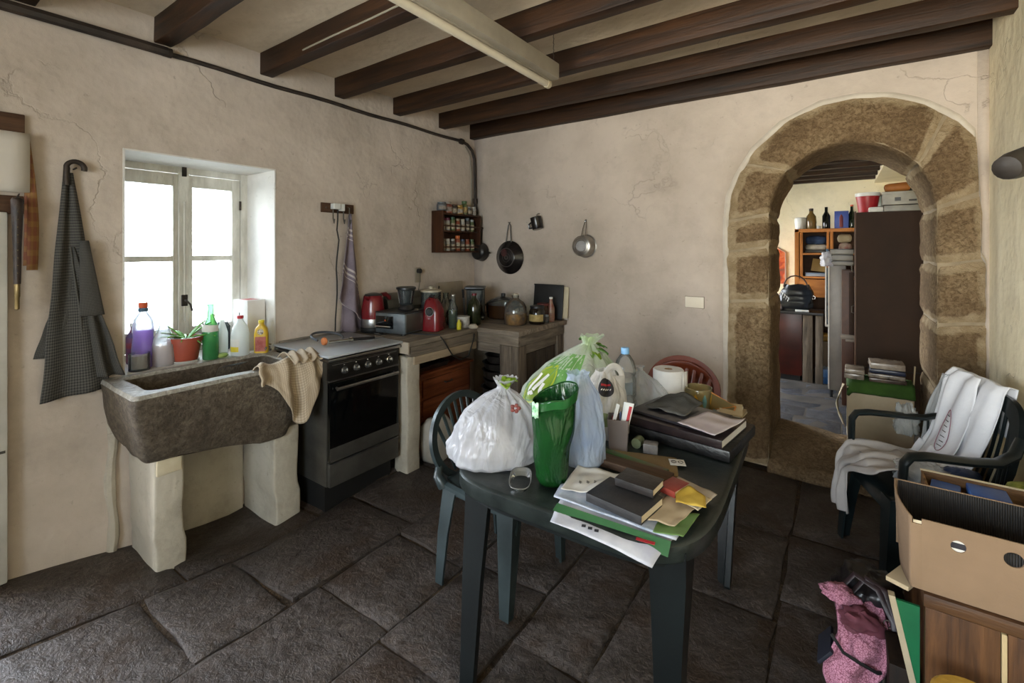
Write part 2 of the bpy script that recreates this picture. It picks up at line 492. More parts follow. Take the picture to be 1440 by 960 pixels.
# back wall with the arched opening: strips fanned from the stone's outer edge
g = G()
Z1 = 2.9
pts = [outer(s / 40) for s in range(0, 121)]
def wv(x, y, z): return g.bm.verts.new((x, y, z))
col = []
for p in pts:
    s_ = len(col) / 40
    if s_ <= 1.15: q = V(XL - .01, 0, p.z if s_ < 1.1 else p.z)
    col.append(p)
NL = 14
prev = None
for i, p in enumerate(pts):
    s_ = i / 40
    if p.x < -.30 and s_ < 1.5: tgt = V(XL - .02, 0, p.z if p.z < 2.3 else Z1)
    else: tgt = V(p.x, 0, Z1)
    if s_ > 1.95: break
    if s_ <= 1.4:
        tgt = V(XL - .02, 0, -.1 + (Z1 + .1) * (s_ / 1.4)) if True else tgt
    src = V(p.x, 0, p.z) if i else V(p.x, 0, -.1)
    row = [wv(src.x + (tgt.x - src.x) * j / NL, YB, src.z + (tgt.z - src.z) * j / NL) for j in range(NL + 1)]
    if prev:
        for j in range(NL): g.face([prev[j], row[j], row[j + 1], prev[j + 1]])
    prev = row
last = prev
R0 = [outer(s / 40) for s in range(78, 121)]
a = [last[0]] + [wv(p.x, YB, p.z) for p in R0[1:]]
b = [wv(XR + .01, YB, p.z) for p in R0]
for i in range(len(a) - 1): g.face([a[i], b[i], b[i + 1], a[i + 1]])
g.face([last[0], last[-1], wv(XR + .01, YB, Z1), b[0]])
wb = g.o('wall_back', M_wall, ang=80, solid=.10, offs=0)
bm2 = bmesh.new(); bm2.from_mesh(wb.data)
for f in bm2.faces:
    if f.normal.y > 0: f.normal_flip()
bm2.to_mesh(wb.data); bm2.free()
wb.modifiers['thickness'].offset = -1; wb.modifiers['thickness'].thickness = .08
tag(wb, 'pale cracked plaster wall with the stone archway', 'wall', kind='structure')
# core of the thick wall behind the plaster
g = G(); rcy = YB + .09
g.bb(XL - TH, -.60, rcy, YB + .66, -.1, 2.9); g.bb(.62, 1.9, rcy, YB + .66, -.1, 2.9); g.bb(-.60, .62, rcy, YB + .66, 2.36, 2.9)
tag(g.o('wall_core', M_wallr), 'thick masonry of the wall around the arched passage', 'wall', kind='structure')

# ---------------------------------------------------------------- archway of separate stones
arch = T('door_1', 'rounded granite archway with big worn blocks leading to the back room', 'archway', (0, YB, 0), kind='structure')
DEP = .64
def arch_stone(s0, s1, seed, ns):
    g = G(); lay = g.bm.verts.layers.float.new('mortar')
    # profile across: outer lip (into plaster) -> face -> rounded arris -> reveal -> back
    us = [(-.04, .03), (0, -.012), (.15, -.02), (.35, -.022), (.55, -.022), (.75, -.02), (.9, -.012), (.97, .0), (1, .03), (1, .12), (1, .25), (1, .38), (1, .52), (1, DEP)]
    rows = []
    for i in range(ns + 1):
        s = s0 + (s1 - s0) * i / ns
        I, O = inner(s), outer(s)
        edge = min(i, ns - i)
        row = []
        for j, (u, d) in enumerate(us):
            p = O + (I - O) * u
            p.y = d
            n = noise.noise_vector(p * 5.5 + V(seed * 5, 0, 0))
            m = noise.noise_vector(p * 17 + V(seed * 5, 0, 0))
            p = p + n * .011 + m * .006
            if edge == 0: p.y += .014 if j < 8 else 0; p += (O - I).normalized() * (.012 if j >= 8 else 0)
            vv = g.bm.verts.new(p); row.append(vv)
            dj = min(s - s0, s1 - s) * (1.7 if not 1 < s < 2 else 1.75)
            vv[lay] = max(smooth(.07, .01, dj) if j < 13 else 0, smooth(.34, .05, u) * (.95 if s < 1.3 else .6) if j < 8 else 0)
        rows.append(row)
    for A, B in zip(rows, rows[1:]):
        for j in range(len(us) - 1): g.face([A[j], A[j + 1], B[j + 1], B[j]])
    for Rw, sgn in ((rows[0], 1), (rows[-1], -1)):      # joint cheeks
        back = []
        for j, vtx in enumerate(Rw):
            c = vtx.co.copy(); u, d = us[j]
            if j < 8: c.y += .05
            else:
                s = s0 if sgn > 0 else s1
                c += (outer(s) - inner(s)).normalized() * .05
            back.append(g.bm.verts.new(c))
        for j in range(len(Rw) - 1): g.face([Rw[j], Rw[j + 1], back[j + 1], back[j]])
    return g.o('stone', M_sto, arch, ang=60)
gp = .006
brk = [0, .66, .87, 1.0, 1.235, 1.80, 2.0, 2.19, 2.39, 2.62, 3.0]
for i, (a_, b_) in enumerate(zip(brk, brk[1:])):
    arch_stone(a_ + gp, b_ - gp, i, max(6, int((b_ - a_) * 40)))
# joint mortar ring just behind the faces
g = G(); rows = []
for i in range(121):
    I, O = inner(i / 40), outer(i / 40)
    n = (O - I).normalized()
    row = [O + (I - O) * 0 + V(0, .012, 0), O + (I - O) * .97 + V(0, .004, 0), I + n * .018 + V(0, .03, 0), I + n * .018 + V(0, DEP, 0)]
    rows.append([g.bm.verts.new(p) for p in row])
for A, B in zip(rows, rows[1:]):
    for j in range(3): g.face([A[j], A[j + 1], B[j + 1], B[j]])
g.o('mortar', mat('mortar', '#8f7f66', '#a8977c', 9, .95, .4, 40), arch, ang=60)
# raised plaster rim round the outer edge of the stones
g = G(); rows = []
for i in range(8, 92):
    I, O = inner(i / 40), outer(i / 40); n = (O - I).normalized()
    if n.x > .3 and O.x > .6: n = V(.2, 0, 1).normalized() * .6
    row = [O - n * .004 + V(0, -.004, 0), O + n * .008 + V(0, -.014, 0), O + n * .022 + V(0, -.010, 0), O + n * .036 + V(0, .001, 0)]
    rows.append([g.bm.verts.new(p) for p in row])
for A, B in zip(rows, rows[1:]):
    for j in range(3): g.face([A[j], A[j + 1], B[j + 1], B[j]])
g.o('plaster_rim', mat('rim_plaster', '#cfc5b6', '#bcb1a2', 6, .9, .4, 30), arch, ang=60)
# worn stone threshold
thr = G()
def thz(x, y):
    t = (y + .02) / .66
    return .07 + .11 * smooth(0, .5, t) - .10 * (x + .4) * smooth(.2, 1, t)
thr.rock(-.40, .47, -.015, .64, -.05, .1, .03, .05, .012, 7, 3, warp=lambda p: V(p.x, p.y, p.z if p.z < .02 else p.z - .1 + thz(p.x, p.y)))
thr.o('threshold', M_sto, arch, ang=70)

# ---------------------------------------------------------------- ceiling and beams
g = G(); g.bb(XL - TH, XR + .35, YR - .35, YB + .3, ZC, ZC + .2)
tag(g.o('ceiling', M_ceil), 'smoke-stained plaster ceiling between the dark beams', 'ceiling', kind='structure')
bl = [('ninth', -1.7), ('eighth', -1.15), ('seventh', -.65), ('seventh', -.15), ('sixth', .385)]
beams = [(-1.7, 'dark oak ceiling beam farthest behind the viewpoint'), (-1.15, 'dark oak ceiling beam second from the rear wall'), (-.65, 'dark oak ceiling beam third from the rear wall'),
         (-.15, 'dark oak ceiling beam straight over the viewpoint'), (.385, 'dark oak ceiling beam out of frame over the hanging checked cloth'),
         (.913, 'dark ceiling beam at upper left, only its end by the wall in view'), (1.467, 'dark ceiling beam with a pale streak along its lower edge'),
         (1.992, 'dark ceiling beam fourth from the archway wall'), (2.536, 'dark ceiling beam third from the archway wall'),
         (3.065, 'dark ceiling beam second from the archway wall'), (3.50, 'rough dark ceiling beam lying against the archway wall')]
for i, (y, lab) in enumerate(beams):
    g = G(); wd = .082
    z0 = ZB - (.012 if i == 10 else 0)
    g.rock(XL - .05, XR + .03, y, y + wd, z0, ZC + .03, .007, .16, .006, 2.2, i)
    o = g.o('ceiling_beam', M_beam, ang=50)
    tag(o, lab, 'beam', 'ceiling beams', 'structure')
    if i == 6:
        g = G(); g.tube([V(x, y - .004 + .002 * math.sin(x * 9), ZB + .034 + .004 * math.sin(x * 3)) for x in [(-2.5 + .1 * q) for q in range(14)]], .005, 6)
        g.o('pale_streak', '#8e8674', o)

# ---------------------------------------------------------------- window 1 (two casements)
M_pw = mat('peeling_white_paint', '#d8d5cc', '#b9b5aa', 14, .6, .35, 50, stretch=(1, 1, .3))
M_pane = glass('window_glass', '#f4f8f8', .02, .02, .8)
win = T('window_1', 'two-casement wooden window with peeling white paint', 'window', (XL - .39, (WY0 + WY1) / 2, WZ0), kind='structure')
hw, hh = (WY1 - WY0) / 2 - .004, WZ1 - WZ0 - .004
g = G()
g.bb(-.035, .03, -hw, -hw + .045, 0, hh, .004); g.bb(-.035, .03, hw - .045, hw, 0, hh, .004)
g.bb(-.035, .03, -hw + .045, hw - .045, hh - .04, hh, .004); g.bb(-.035, .03, -hw + .045, hw - .045, 0, .04, .004)
g.o('window_frame', M_pw, win)
cw = hw - .05
for sgn in (-1, 1):
    y0, y1 = (-.05 - cw + .055, -.004) if sgn < 0 else (.004, .05 + cw - .055)
    y0, y1 = (-hw + .05, -.003) if sgn < 0 else (.003, hw - .05)
    z0, z1 = .045, hh - .045
    cas = G(); st = .05
    cas.bb(-.012, .028, y0, y0 + st, z0, z1, .004); cas.bb(-.012, .028, y1 - st, y1, z0, z1, .004)
    cas.bb(-.012, .028, y0 + st, y1 - st, z1 - .075, z1, .004); cas.bb(-.012, .028, y0 + st, y1 - st, z0, z0 + .12, .004)
    cas.bb(-.006, .022, y0 + st, y1 - st, .578, .612, .003)
    co = cas.o('casement', M_pw, win)
    for a, b in ((z0 + .12, .578), (.612, z1 - .075)):
        p = G(); p.bb(.003, .007, y0 + st, y1 - st, a, b); p.o('pane', M_pane, co)
g = G(); g.bb(.03, .045, -.028, .028, .05, hh - .03, .005); g.tube([V(.052, 0, .2), V(.052, 0, .95)], .006, 6)
g.o('centre_strip', M_pw, win)
g = G(); g.bb(.045, .06, -.016, .016, .30, .37, .003); g.tube([V(.06, 0, .335), V(.085, .0, .335), V(.088, .02, .31), V(.085, .03, .27)], .006, 8)
g.bb(.042, .055, -.012, .012, hh - .06, hh - .0, .003)
g.o('latch', mat('rusted_iron', '#2c2622', '#4a4038', 12, .6, .2, 50, .6), win)
g = G()
for z in (.2, .95): g.tube([V(.034, hw - .05, z - .03), V(.034, hw - .05, z + .03)], .007, 8)
g.o('hinge', mat('rusted_iron', '#2c2622'), win)

# rear window and door frame behind the viewpoint (seen only from elsewhere)
w2 = T('window_2', 'plain wooden window in the rear wall behind the viewpoint', 'window', (-.45, YR - .2, .85), kind='structure')
g = G()
for a, b, c, d in ((-.9, -.85, 0, 1.35), (.85, .9, 0, 1.35), (-.85, .85, 0, .05), (-.85, .85, 1.3, 1.35), (-.03, .03, .05, 1.3), (-.85, .85, .63, .66)): g.bb(a, b, -.03, .03, c, d, .004)
g.o('window_frame', M_pw, w2)
g = G(); g.bb(-.85, .85, -.003, .003, .05, 1.3); g.o('pane', M_pane, w2)
d2 = T('door_2', 'open white panelled door frame left of the hanging tools', 'door', (XL, 0, 0), kind='structure')
g = G(); g.bb(-.15, .0, DY1 - .0, DY1 + .05, 0, DZ1, .004); g.bb(-.15, .0, DY0 - .0, DY0 + .05, 0, DZ1, .004); g.bb(-.15, 0, DY0, DY1 + .05, DZ1 - .05, DZ1, .004)
g.o('door_frame', M_pw, d2)

# ---------------------------------------------------------------- ground and bare trees outside the window
M_gr = mat('outdoor_ground', '#8c8880', '#a5a29b', .8, .95)
g = G(); g.sheet(lambda u, v: V(-30 + 26.4 * u, -14 + 34 * v, -.35 + .5 * noise.noise(V(u * 6, v * 6, 0))), 20, 24)
tag(g.o('ground', M_gr), 'pale dry ground outside the window', 'ground', kind='structure')
M_bark = mat('pale_bark', '#6d665c', '#8c857a', 8, .9)
def bare_tree(loc, h, seed, lab):
    r = random.Random(seed); g = G()
    def br(p, d, L, rad, dep):
        q = [p]; n = 4
        for i in range(n): d = (d + V(r.uniform(-.2, .2), r.uniform(-.2, .2), r.uniform(-.05, .15))).normalized(); q.append(q[-1] + d * L / n)
        g.tube(q, [rad * (1 - .5 * i / n) for i in range(n + 1)], 5)
        if dep:
            for _ in range(3): br(q[r.randint(2, n)], (d + V(r.uniform(-.8, .8), r.uniform(-.8, .8), r.uniform(-.2, .6))).normalized(), L * .6, rad * .5, dep - 1)
    br(V(0, 0, 0), V(0, 0, 1), h * .45, .05, 4)
    tag(g.o('bare_tree', M_bark, loc=loc), lab, 'tree')
bare_tree((-11.5, 5.6, -.4), 4.2, 3, 'pale bare tree outside seen through the right window casement')
bare_tree((-12.5, 4.1, -.4), 3.6, 5, 'pale bare tree outside seen through the left window casement')

# ---------------------------------------------------------------- back room shell
BY0, BY1, BX0, BX1 = YB + .64, 6.95, -2.6, 1.25
g = G()
g.sheet(lambda u, v: V(BX0 + (BX1 - BX0) * u, 4.0 + 3.1 * v, .03 - .03 * v), 8, 8)
fl = g.o('floor', mat('far_joint', '#3a352f', '#575048', 4, .9), ang=80); tag(fl, 'grey slate floor of the back room seen through the arch', 'floor', kind='structure')
rnd = random.Random(4); xs = [BX0, -1.9, -1.2, -.62, -.22, .12, .6, BX1]
M_slate = stone('bluish_slate', '#3b3b3e', '#55555a', '#6b6b70', 2.2, 26, .7, .5, .008)
yy = BY0 - .1; ra = 0
while yy < BY1 - .05:
    y2 = min(yy + rnd.uniform(.28, .5), BY1)
    ra += 1; off = rnd.uniform(-.15, .15)
    for a, b in zip(xs, xs[1:]):
        g = G()
        x0 = a + off * (a > BX0) + .006; x1 = b + off * (b < BX1) - .006
        g.rock(x0, x1, yy + .006, y2 - .006, 0, .05, .006, .15, .004, 5, ra + a, warp=lambda p: V(p.x, p.y, p.z - .03 + .012 - .011 * (p.y - 4)))
        g.o('stone', M_slate, fl, ang=60)
    yy = y2
g = G(); g.bb(BX0 - .2, BX1 + .2, BY1, BY1 + .2, -.1, 2.9)
tag(g.o('wall_far', M_wallr), 'cream wall at the far end of the back room', 'wall', kind='structure')
g = G()
g.bb(BX0 - .3, BX0, BY0 - .1, 4.85, -.1, 2.9); g.bb(BX0 - .3, BX0, 6.4, BY1 + .2, -.1, 2.9); g.bb(BX0 - .3, BX0, 4.85, 6.4, -.1, .7); g.bb(BX0 - .3, BX0, 4.85, 6.4, 2.1, 2.9)
tag(g.o('wall_far_left', M_wallr), 'left wall of the back room with its window opening', 'wall', kind='structure')
g = G(); g.bb(BX1, BX1 + .2, BY0 - .1, BY1 + .2, -.1, 2.9)
g.bb(.34, BX1, 4.3, BY1, 2.28, 2.62)
tag(g.o('wall_far_right', M_wallr), 'cream right wall of the back room', 'wall', kind='structure')
g = G(); g.bb(BX0 - .3, BX1 + .2, BY0 - .1, BY1 + .2, 2.5, 2.8)
tag(g.o('ceiling', mat('far_ceiling_boards', '#2a1c12', '#3f2c1c', 4, .8)), 'dark boarded ceiling of the back room', 'ceiling', kind='structure')
for i in range(7):
    g = G(); y = 4.55 + i * .36
    g.rock(BX0, BX1 - .0, y, y + .1, 2.31, 2.54, .008, .2, .006, 2, i + 20)
    o = g.o('ceiling_beam', M_beam, ang=50)
    tag(o, 'dark beam of the back room ceiling, %s one beyond the arch' % ('first', 'second', 'third', 'fourth', 'fifth', 'sixth', 'last')[i], 'beam', 'back room beams', 'structure')
# ================================================================ common materials
M_chrome = mat('chrome', '#c9c9c9', None, rough=.18, metal=1)
M_steel = mat('brushed_steel', '#8f8f8f', '#a9a9a9', 20, .32, .05, 60, 1, stretch=(1, 1, 8))
M_black = mat('black_plastic', '#131314', '#1e1e1f', 8, .35)
M_rub = mat('black_rubber', '#101010', None, rough=.6)
M_redp = mat('red_gloss', '#64141a', '#771a20', 5, .2)
M_iron = mat('rusted_iron', '#2c2622')
M_wire = mat('grey_wire', '#5d5a55', None, rough=.4, metal=.7)
M_cream = mat('cream_paper', '#cfc3a8', '#bfae8e', 7, .9)
M_card = mat('brown_cardboard', '#9b7d5e', '#8a6c4e', 5, .9, .2, 60)
M_clear = glass('clear_glass', '#eef4f2', .10, .03, 1.1)
M_whitep = mat('white_plastic', '#dcdcd8', '#cfcfca', 5, .4)
M_orange = mat('orange_plastic', '#d2562a', None, rough=.4)
M_paper = mat('white_paper', '#d9d6d0', '#c6c2bb', 6, .85, .15, 20)
M_ink = mat('dark_ink', '#26242a', None, rough=.8)
M_redink = mat('red_ink', '#a3212a', None, rough=.6)
M_whiteink = mat('white_ink', '#eceae6', None, rough=.6)

def loft(g, loops, cap0=True, cap1=True, closed=True):
    rings = [[g.bm.verts.new(p) for p in L] for L in loops]
    n = len(rings[0])
    for a, b in zip(rings, rings[1:]):
        for i in range(n if closed else n - 1): g.face([a[i], a[(i + 1) % n], b[(i + 1) % n], b[i]])
    if cap0: g.face(rings[0][::-1])
    if cap1: g.face(rings[-1])
    return g
def rrect(x0, x1, y0, y1, z, r=.03, m=10, k=6):
    """rounded rectangle loop; m points per side, k per corner"""
    P = []
    cs = [((x1 - r), (y1 - r), 0), ((x0 + r), (y1 - r), 90), ((x0 + r), (y0 + r), 180), ((x1 - r), (y0 + r), 270)]
    for i, (cx, cy, a0) in enumerate(cs):
        for j in range(k + 1):
            a = R(a0 + 90 * j / k); P.append(V(cx + r * math.cos(a), cy + r * math.sin(a), z))
        nx, ny, na = cs[(i + 1) % 4]
        e = P[-1]; s = V(nx + r * math.cos(R(na)), ny + r * math.sin(R(na)), z)
        for j in range(1, m): P.append(e.lerp(s, j / m))
    return P

# ================================================================ stone sink
SX0, SX1, SY0, SY1 = XL + .004, -2.49, .685, 1.515
sink = T('stone_sink', 'big old carved granite sink under the window on two limewashed piers', 'sink', (XL, 0, 0))
def S(x): return x - XL
g = G()
def lump(L, amp, seed, keep=False):
    out = []
    for p in L:
        q = p.copy()
        d = disp(V(p.x, p.y, p.z), amp, 5, seed) + disp(V(p.x, p.y, p.z), amp * .45, 14, seed)
        q = q + d
        if q.x < .008: q.x = .008
        out.append(q)
    return out
m = 14
loops = [rrect(.01, S(-2.60), .80, 1.40, .50, .05, m), rrect(.01, S(-2.575), .77, 1.43, .505, .05, m), rrect(.01, S(-2.55), .735, 1.47, .56, .05, m), rrect(.01, S(-2.53), .715, 1.485, .64, .04, m), rrect(.01, S(-2.515), .70, 1.50, .72, .035, m),
         rrect(.01, S(-2.50), .69, 1.512, .79, .03, m), rrect(.01, S(-2.49), .685, 1.515, .835, .03, m), rrect(.012, S(-2.497), .692, 1.508, .852, .03, m)]
inn = [rrect(.055, S(-2.555), .755, 1.44, .853, .05, m), rrect(.062, S(-2.565), .765, 1.43, .835, .05, m), rrect(.07, S(-2.58), .78, 1.415, .76, .05, m), rrect(.085, S(-2.60), .80, 1.39, .69, .06, m), rrect(.14, S(-2.66), .87, 1.32, .665, .05, m)]
loft(g, [lump(L, .019 if i < 5 else .007 if i < 7 else .004, 2) for i, L in enumerate(loops)] + [lump(L, .003, 4) for L in inn], True, True)
gr_ = G(); loft(gr_, [[q + V(0, 0, dz) for q in lump(L, .004, 2 if k < 2 else 4)] for k, (L, dz) in enumerate(((rrect(.012, S(-2.488), .684, 1.516, .838, .03, m), 0), (rrect(.012, S(-2.496), .691, 1.509, .853, .03, m), .0025), (rrect(.055, S(-2.555), .755, 1.44, .853, .05, m), .0025), (rrect(.062, S(-2.562), .762, 1.433, .838, .05, m), 0)))], False, False); gr_.o('painted_sheen_rim', stone('rim_sheen_stone', '#7d776c', '#a39d92', '#bdb8ae', 5, 40, .5, .35, .005), sink, ang=60)  # paler rim colour paints in the window's gloss along the wet edge
for v in g.bm.verts:      # lower on the right where the underside is hewn away, a little higher at the left end
    if v.co.z < .6 and v.co.y > 1.0 and v.co.x > .1: v.co.z -= .06 * smooth(.6, .5, v.co.z) * smooth(1.0, 1.3, v.co.y)
g.o('basin', M_sink, sink, ang=50)
for (y0, y1, x1, zt, sd) in ((.80, .925, -2.63, .50, 1), (1.352, 1.50, -2.60, .45, 2)):
    g = G(); g.rock(.014, S(x1), y0, y1, fz(-2.7, y0) - .08, zt + .02, .014, .05, .007, 6, sd, warp=lambda p: V(p.x, p.y + (.01 if p.z < .1 else 0) * 1, p.z))
    g.o('pier', M_pier, sink, ang=50)
g = G(); g.rock(.012, .03, .925, 1.352, -.1, .52, .005, .06, .006, 6, 7); g.o('splash_wall', M_pier, sink, ang=50)
g = G(); g.rock(S(-2.66), S(-2.625), .81, .915, .42, .50, .006, .03, .004, 9, 3); g.o('patch_of_render', M_cream, sink, ang=50)
# plastered pipe chase beside the pier
g = G(); g.tube([V(0, .735 + .008 * math.sin(i), -.02 + i * .075) for i in range(11)], [.022 + .004 * math.sin(i * 1.7) for i in range(11)], 8)
tag(g.o('buried_pipe', M_pier, loc=(XL + .002, 0, 0)), 'limewashed drain pipe running down beside the stone sink', 'pipe')

# ================================================================ left wall hangings
# coat rack with board, out to the left edge
rack = T('coat_rack', 'dark wooden coat rack cut off by the left edge of view', 'coat rack', (XL, .3, 1.7))
for z0, z1, y1 in ((.31, .398, .128), (-.045, .035, .125)):
    g = G(); g.bb(.001, .024, -.10, y1, z0, z1, .003); g.o('rail', wood('rack_brown', '#3a2619', '#5b402d', 1), rack)
g = G(); g.tube([V(.024, .10, 0), V(.06, .10, 0), V(.075, .10, .02)], .007, 8); g.o('peg', M_iron, rack)
g = G(); g.sheet(lambda u, v: V(.045 + .004 * math.sin(v * 3), -.10 + .24 * u, .04 + .262 * v), 4, 6)
tag(g.o('blank_card', mat('greyish_card', '#c9c2b8', '#bfb7ab', 3, .85), loc=(XL, .3, 1.71), solid=.006), 'blank pale grey card hanging over the coat rack', 'card')
g = G()
for k, (w_, dy) in enumerate(((.018, 0), (.018, .01))):
    g.sheet(lambda u, v: V(.028 + .006 * k + .004 * math.sin(v * 5), dy + (u - .5) * w_ * 2 * (.4 + .6 * min(1, v * 1.6)) + .018 * math.sin(v * 2.2), -v * (.56 + .02 * k)), 3, 16)
st = tag(g.o('strap', checks('tartan_strap', '#7d4a30', '#96753f', 2, 9, .8, .6, '#5c2c26'), loc=(XL, .425, 1.985), solid=.004), 'long orange and yellow checked strap hanging from the coat rack', 'strap')
kn = T('honing_steel', 'dark studded leather tool with a brass tip hanging under the coat rack', 'tool', (XL + .09, .395, 1.71))
g = G(); g.lathe([(0, -.37), (.012, -.36), (.014, -.2), (.019, -.05), (.021, 0), (.015, .012), (0, .015)], 12); g.o('sheath', mat('dark_leather', '#1f1714', '#3b2a20', 20, .5, .4, 40), kn)
g = G(); g.lathe([(0, -.475), (.008, -.47), (.008, -.42), (.010, -.415), (.010, -.36), (0, -.36)], 10); g.o('tip', mat('dull_brass', '#8d7a55', None, rough=.35, metal=.9), kn)
g = G()
for i in range(9): g.lathe([(0, .003), (.002, .0), (.0025, -.002)], 6, (.019 - i * .0004, 0, -.05 - i * .033), ry(90))
g.o('stud', mat('dull_brass', '#8d7a55'), kn)
g = G(); g.tube([V(.0, -.0, 0), V(0, .006, .03), V(0, -.003, .01)], .003, 6); g.o('loop', M_iron, kn)
# white cupboard edge at the left
cup = T('white_cupboard', 'edge of a tall white cupboard at the far left of view', 'cupboard', (XL, .27, 0))
g = G(); g.bb(.0, .05, -.09, .103, fz(XL, .3), 1.66, .008); g.o('side_panel', mat('worn_white_board', '#bdbab2', '#a9a59b', 4, .6), cup)
g = G(); g.bb(.05, .056, -.09, .095, .62, .63); g.o('groove', mat('gap_dark', '#3a352f', None), cup)

# big hook and the checked cloth
hk = T('wall_hook', 'large dark iron hook with a curled top above the checked cloth', 'hook', (XL, .575, 1.86))
g = G()
pts = [V(.035, -.012, -.06), V(.035, -.014, -.02), V(.035, -.012, .02)] + [V(.035, .018 + .032 * math.cos(R(180 - a)), .022 + .032 * math.sin(R(a))) for a in range(15, 200, 15)]
g.tube(pts, [.012] * 3 + [.011] * 10 + [.012] * (len(pts) - 13), 10); g.o('curl', M_iron, hk, ang=60)
g = G(); g.tube([V(0, .018, .02), V(.05, .018, .022)], .004, 6); g.o('nail', M_iron, hk)
ck = T('checked_cloth', 'long dark grey checked apron hanging in folds from the iron hook', 'apron', (XL, .575, 1.86))
Mck = checks('dark_check', '#5d5a54', '#23211f', 26, 78, .95, .45, '#413f3b')
def drape(y0t, y1t, y0b, y1b, zt, zb, x0, fold, seed, skew=0, zb2=None, dp=.03):
    def f(u, v):
        y = (y0t + (y1t - y0t) * u) * (1 - v) + (y0b + (y1b - y0b) * u) * v
        wv_ = math.sin(u * fold * 2 * PI + seed + v * 1.2)
        d = dp * (.25 + .75 * v) * (.5 + .5 * wv_)
        zbb = zb if zb2 is None else zb + (zb2 - zb) * u
        return V(x0 + d + .012 * noise.noise(V(u * 3, v * 3, seed)), y + .008 * noise.noise(V(v * 4, u, seed)) * v, zt + (zbb - zt) * v + skew * u * (1 - v))
    return f
g = G(); g.sheet(drape(-.02, .012, -.105, .15, 0, -1.06, .02, 1.6, 0, zb2=-1.045), 26, 40); g.o('front_panel', Mck, ck, ang=80, solid=.006)
g = G(); g.sheet(drape(.0, .02, .06, .195, -.35, -.98, .025, 1.7, 2, zb2=-.99, dp=.045), 20, 30)
g.o('back_panel', Mck, ck, ang=80, solid=.006)
g = G(); g.sheet(drape(-.02, .03, -.12, .02, -.5, -.86, .01, 1, 4, dp=.02), 12, 14); g.o('tie', Mck, ck, ang=80, solid=.004)
g = G(); g.sheet(lambda u, v: V(.052 + .010 * math.sin(u * PI), .045 + .03 * v + (u - .5) * (.03 + .06 * v), -.32 - .36 * v), 8, 16); g.o('side_fold', Mck, ck, ang=80, solid=.006)

# conduit
pipe = T('conduit', 'dark painted conduit running under the beams and down the corner', 'pipe', (XL, 0, 0))
g = G(); g.tube([V(.031, y, 2.556 + .006 * math.sin(y * 2)) for y in [-1.2 + .12 * i for i in range(19)]], .027, 8, flat=1.0); g.o('thick_pipe', mat('brown_painted_pipe', '#1c1613', '#382c24', 9, .6, .3, 30), pipe)
g = G(); g.tube([V(.016, .96 + .12 * i, 2.558 - .022 * (i / 20) + .004 * math.sin(i)) for i in range(21)] + [V(.02, 3.44, 2.52), V(.03, 3.50, 2.47), V(.035, 3.53, 2.39), V(.035, 3.54, 2.2), V(.035, 3.545, 1.86)], .014, 8)
g.o('thin_pipe', mat('brown_painted_pipe', '#2a211c'), pipe)
g = G(); g.tube([V(.03, 3.33, 2.533), V(.03, 3.36, 2.53)], .028, 10); g.tube([V(.03, .94, 2.56), V(.03, .98, 2.56)], .026, 10); g.tube([V(.035, 3.545, 1.95), V(.035, 3.545, 2.0)], .022, 10)
g.o('coupling', M_iron, pipe)
g = G(); g.tube([V(.012, 3.42, 2.50), V(.012, 3.49, 2.42), V(.012, 3.51, 2.2), V(.012, 3.51, 1.9)], .006, 6); g.o('cable', mat('pale_cable', '#8f867a', None, rough=.6), pipe)

# key rack strip, plug, towel
kr = T('hook_strip', 'small dark wooden hook strip with a white plug on the wall above the cooker', 'hook rack', (XL, 2.01, 1.795))
g = G(); g.bb(.001, .018, -.128, .135, -.034, .034, .003); g.o('board', wood('rack_brown', '#3a2619', '#5b402d', 1), kr)
g = G()
for y in (-.095, .0, .095): g.cyl((.018, y, .0), .006, .004, 10, ry(90))
g.o('screw', M_wire, kr)
for y in (-.05, .035, .085):
    g = G(); g.tube([V(.018, y, .01), V(.034, y, .008), V(.036, y, -.08), V(.044, y + .002, -.11), V(.052, y, -.08)], .0045, 6); g.o('hook', M_wire, kr)
g = G(); g.bb(.02, .07, -.062, -.01, -.01, .03, .004); g.bb(.02, .06, .0, .03, -.02, .03, .003)
tag(g.o('plug_adaptor', M_whitep, loc=(XL, 2.01, 1.795)), 'white plug adaptor on the small wooden hook strip', 'plug')
g = G(); g.tube([V(.055, 1.985 + .012 * math.sin(i * .8) - (.01 * i if i < 3 else .0), 1.78 - .072 * i) for i in range(6)] + [V(.05, 1.975 + .008 * math.sin(i), 1.36 - .09 * i) for i in range(6)], .005, 6)
tag(g.o('power_cord', M_rub, loc=(XL, 0, 0)), 'thin black cord hanging down the wall behind the cooker', 'cord')
tw = T('dish_towel', 'mauve grey striped dish towel hanging from the hook strip', 'towel', (XL, 2.10, 1.76))
def mk_stripes():
    t = NT('mauve_stripes'); s = t.n('ShaderNodeSeparateXYZ'); t.l(t.tc.outputs['UV'], s.inputs[0])
    v = s.outputs[1]
    band = t.math('MULTIPLY', t.math('GREATER_THAN', t.math('SINE', t.math('MULTIPLY', v, 120)), .2), t.math('LESS_THAN', t.math('ABSOLUTE', t.math('SUBTRACT', t.math('FRACT', t.math('MULTIPLY', v, 2.4)), .5)), .16))
    c = t.mix(t.math('MULTIPLY', band, .75), t.ramp(t.noise(7, 3), [(.3, '#6b6069'), (.7, '#857983')]), '#c0b6b0')
    return t.done(t.prin(c, .95, 0, t.bump(t.noise(12, 4), .5, .02)))
MST = mk_stripes()
g = G(); g.sheet(drape(-.006, .01, -.115, .10, 0, -.62, .03, 1.5, 1, zb2=-.80, dp=.05), 24, 30); g.o('front_fold', MST, tw, ang=80, solid=.004)
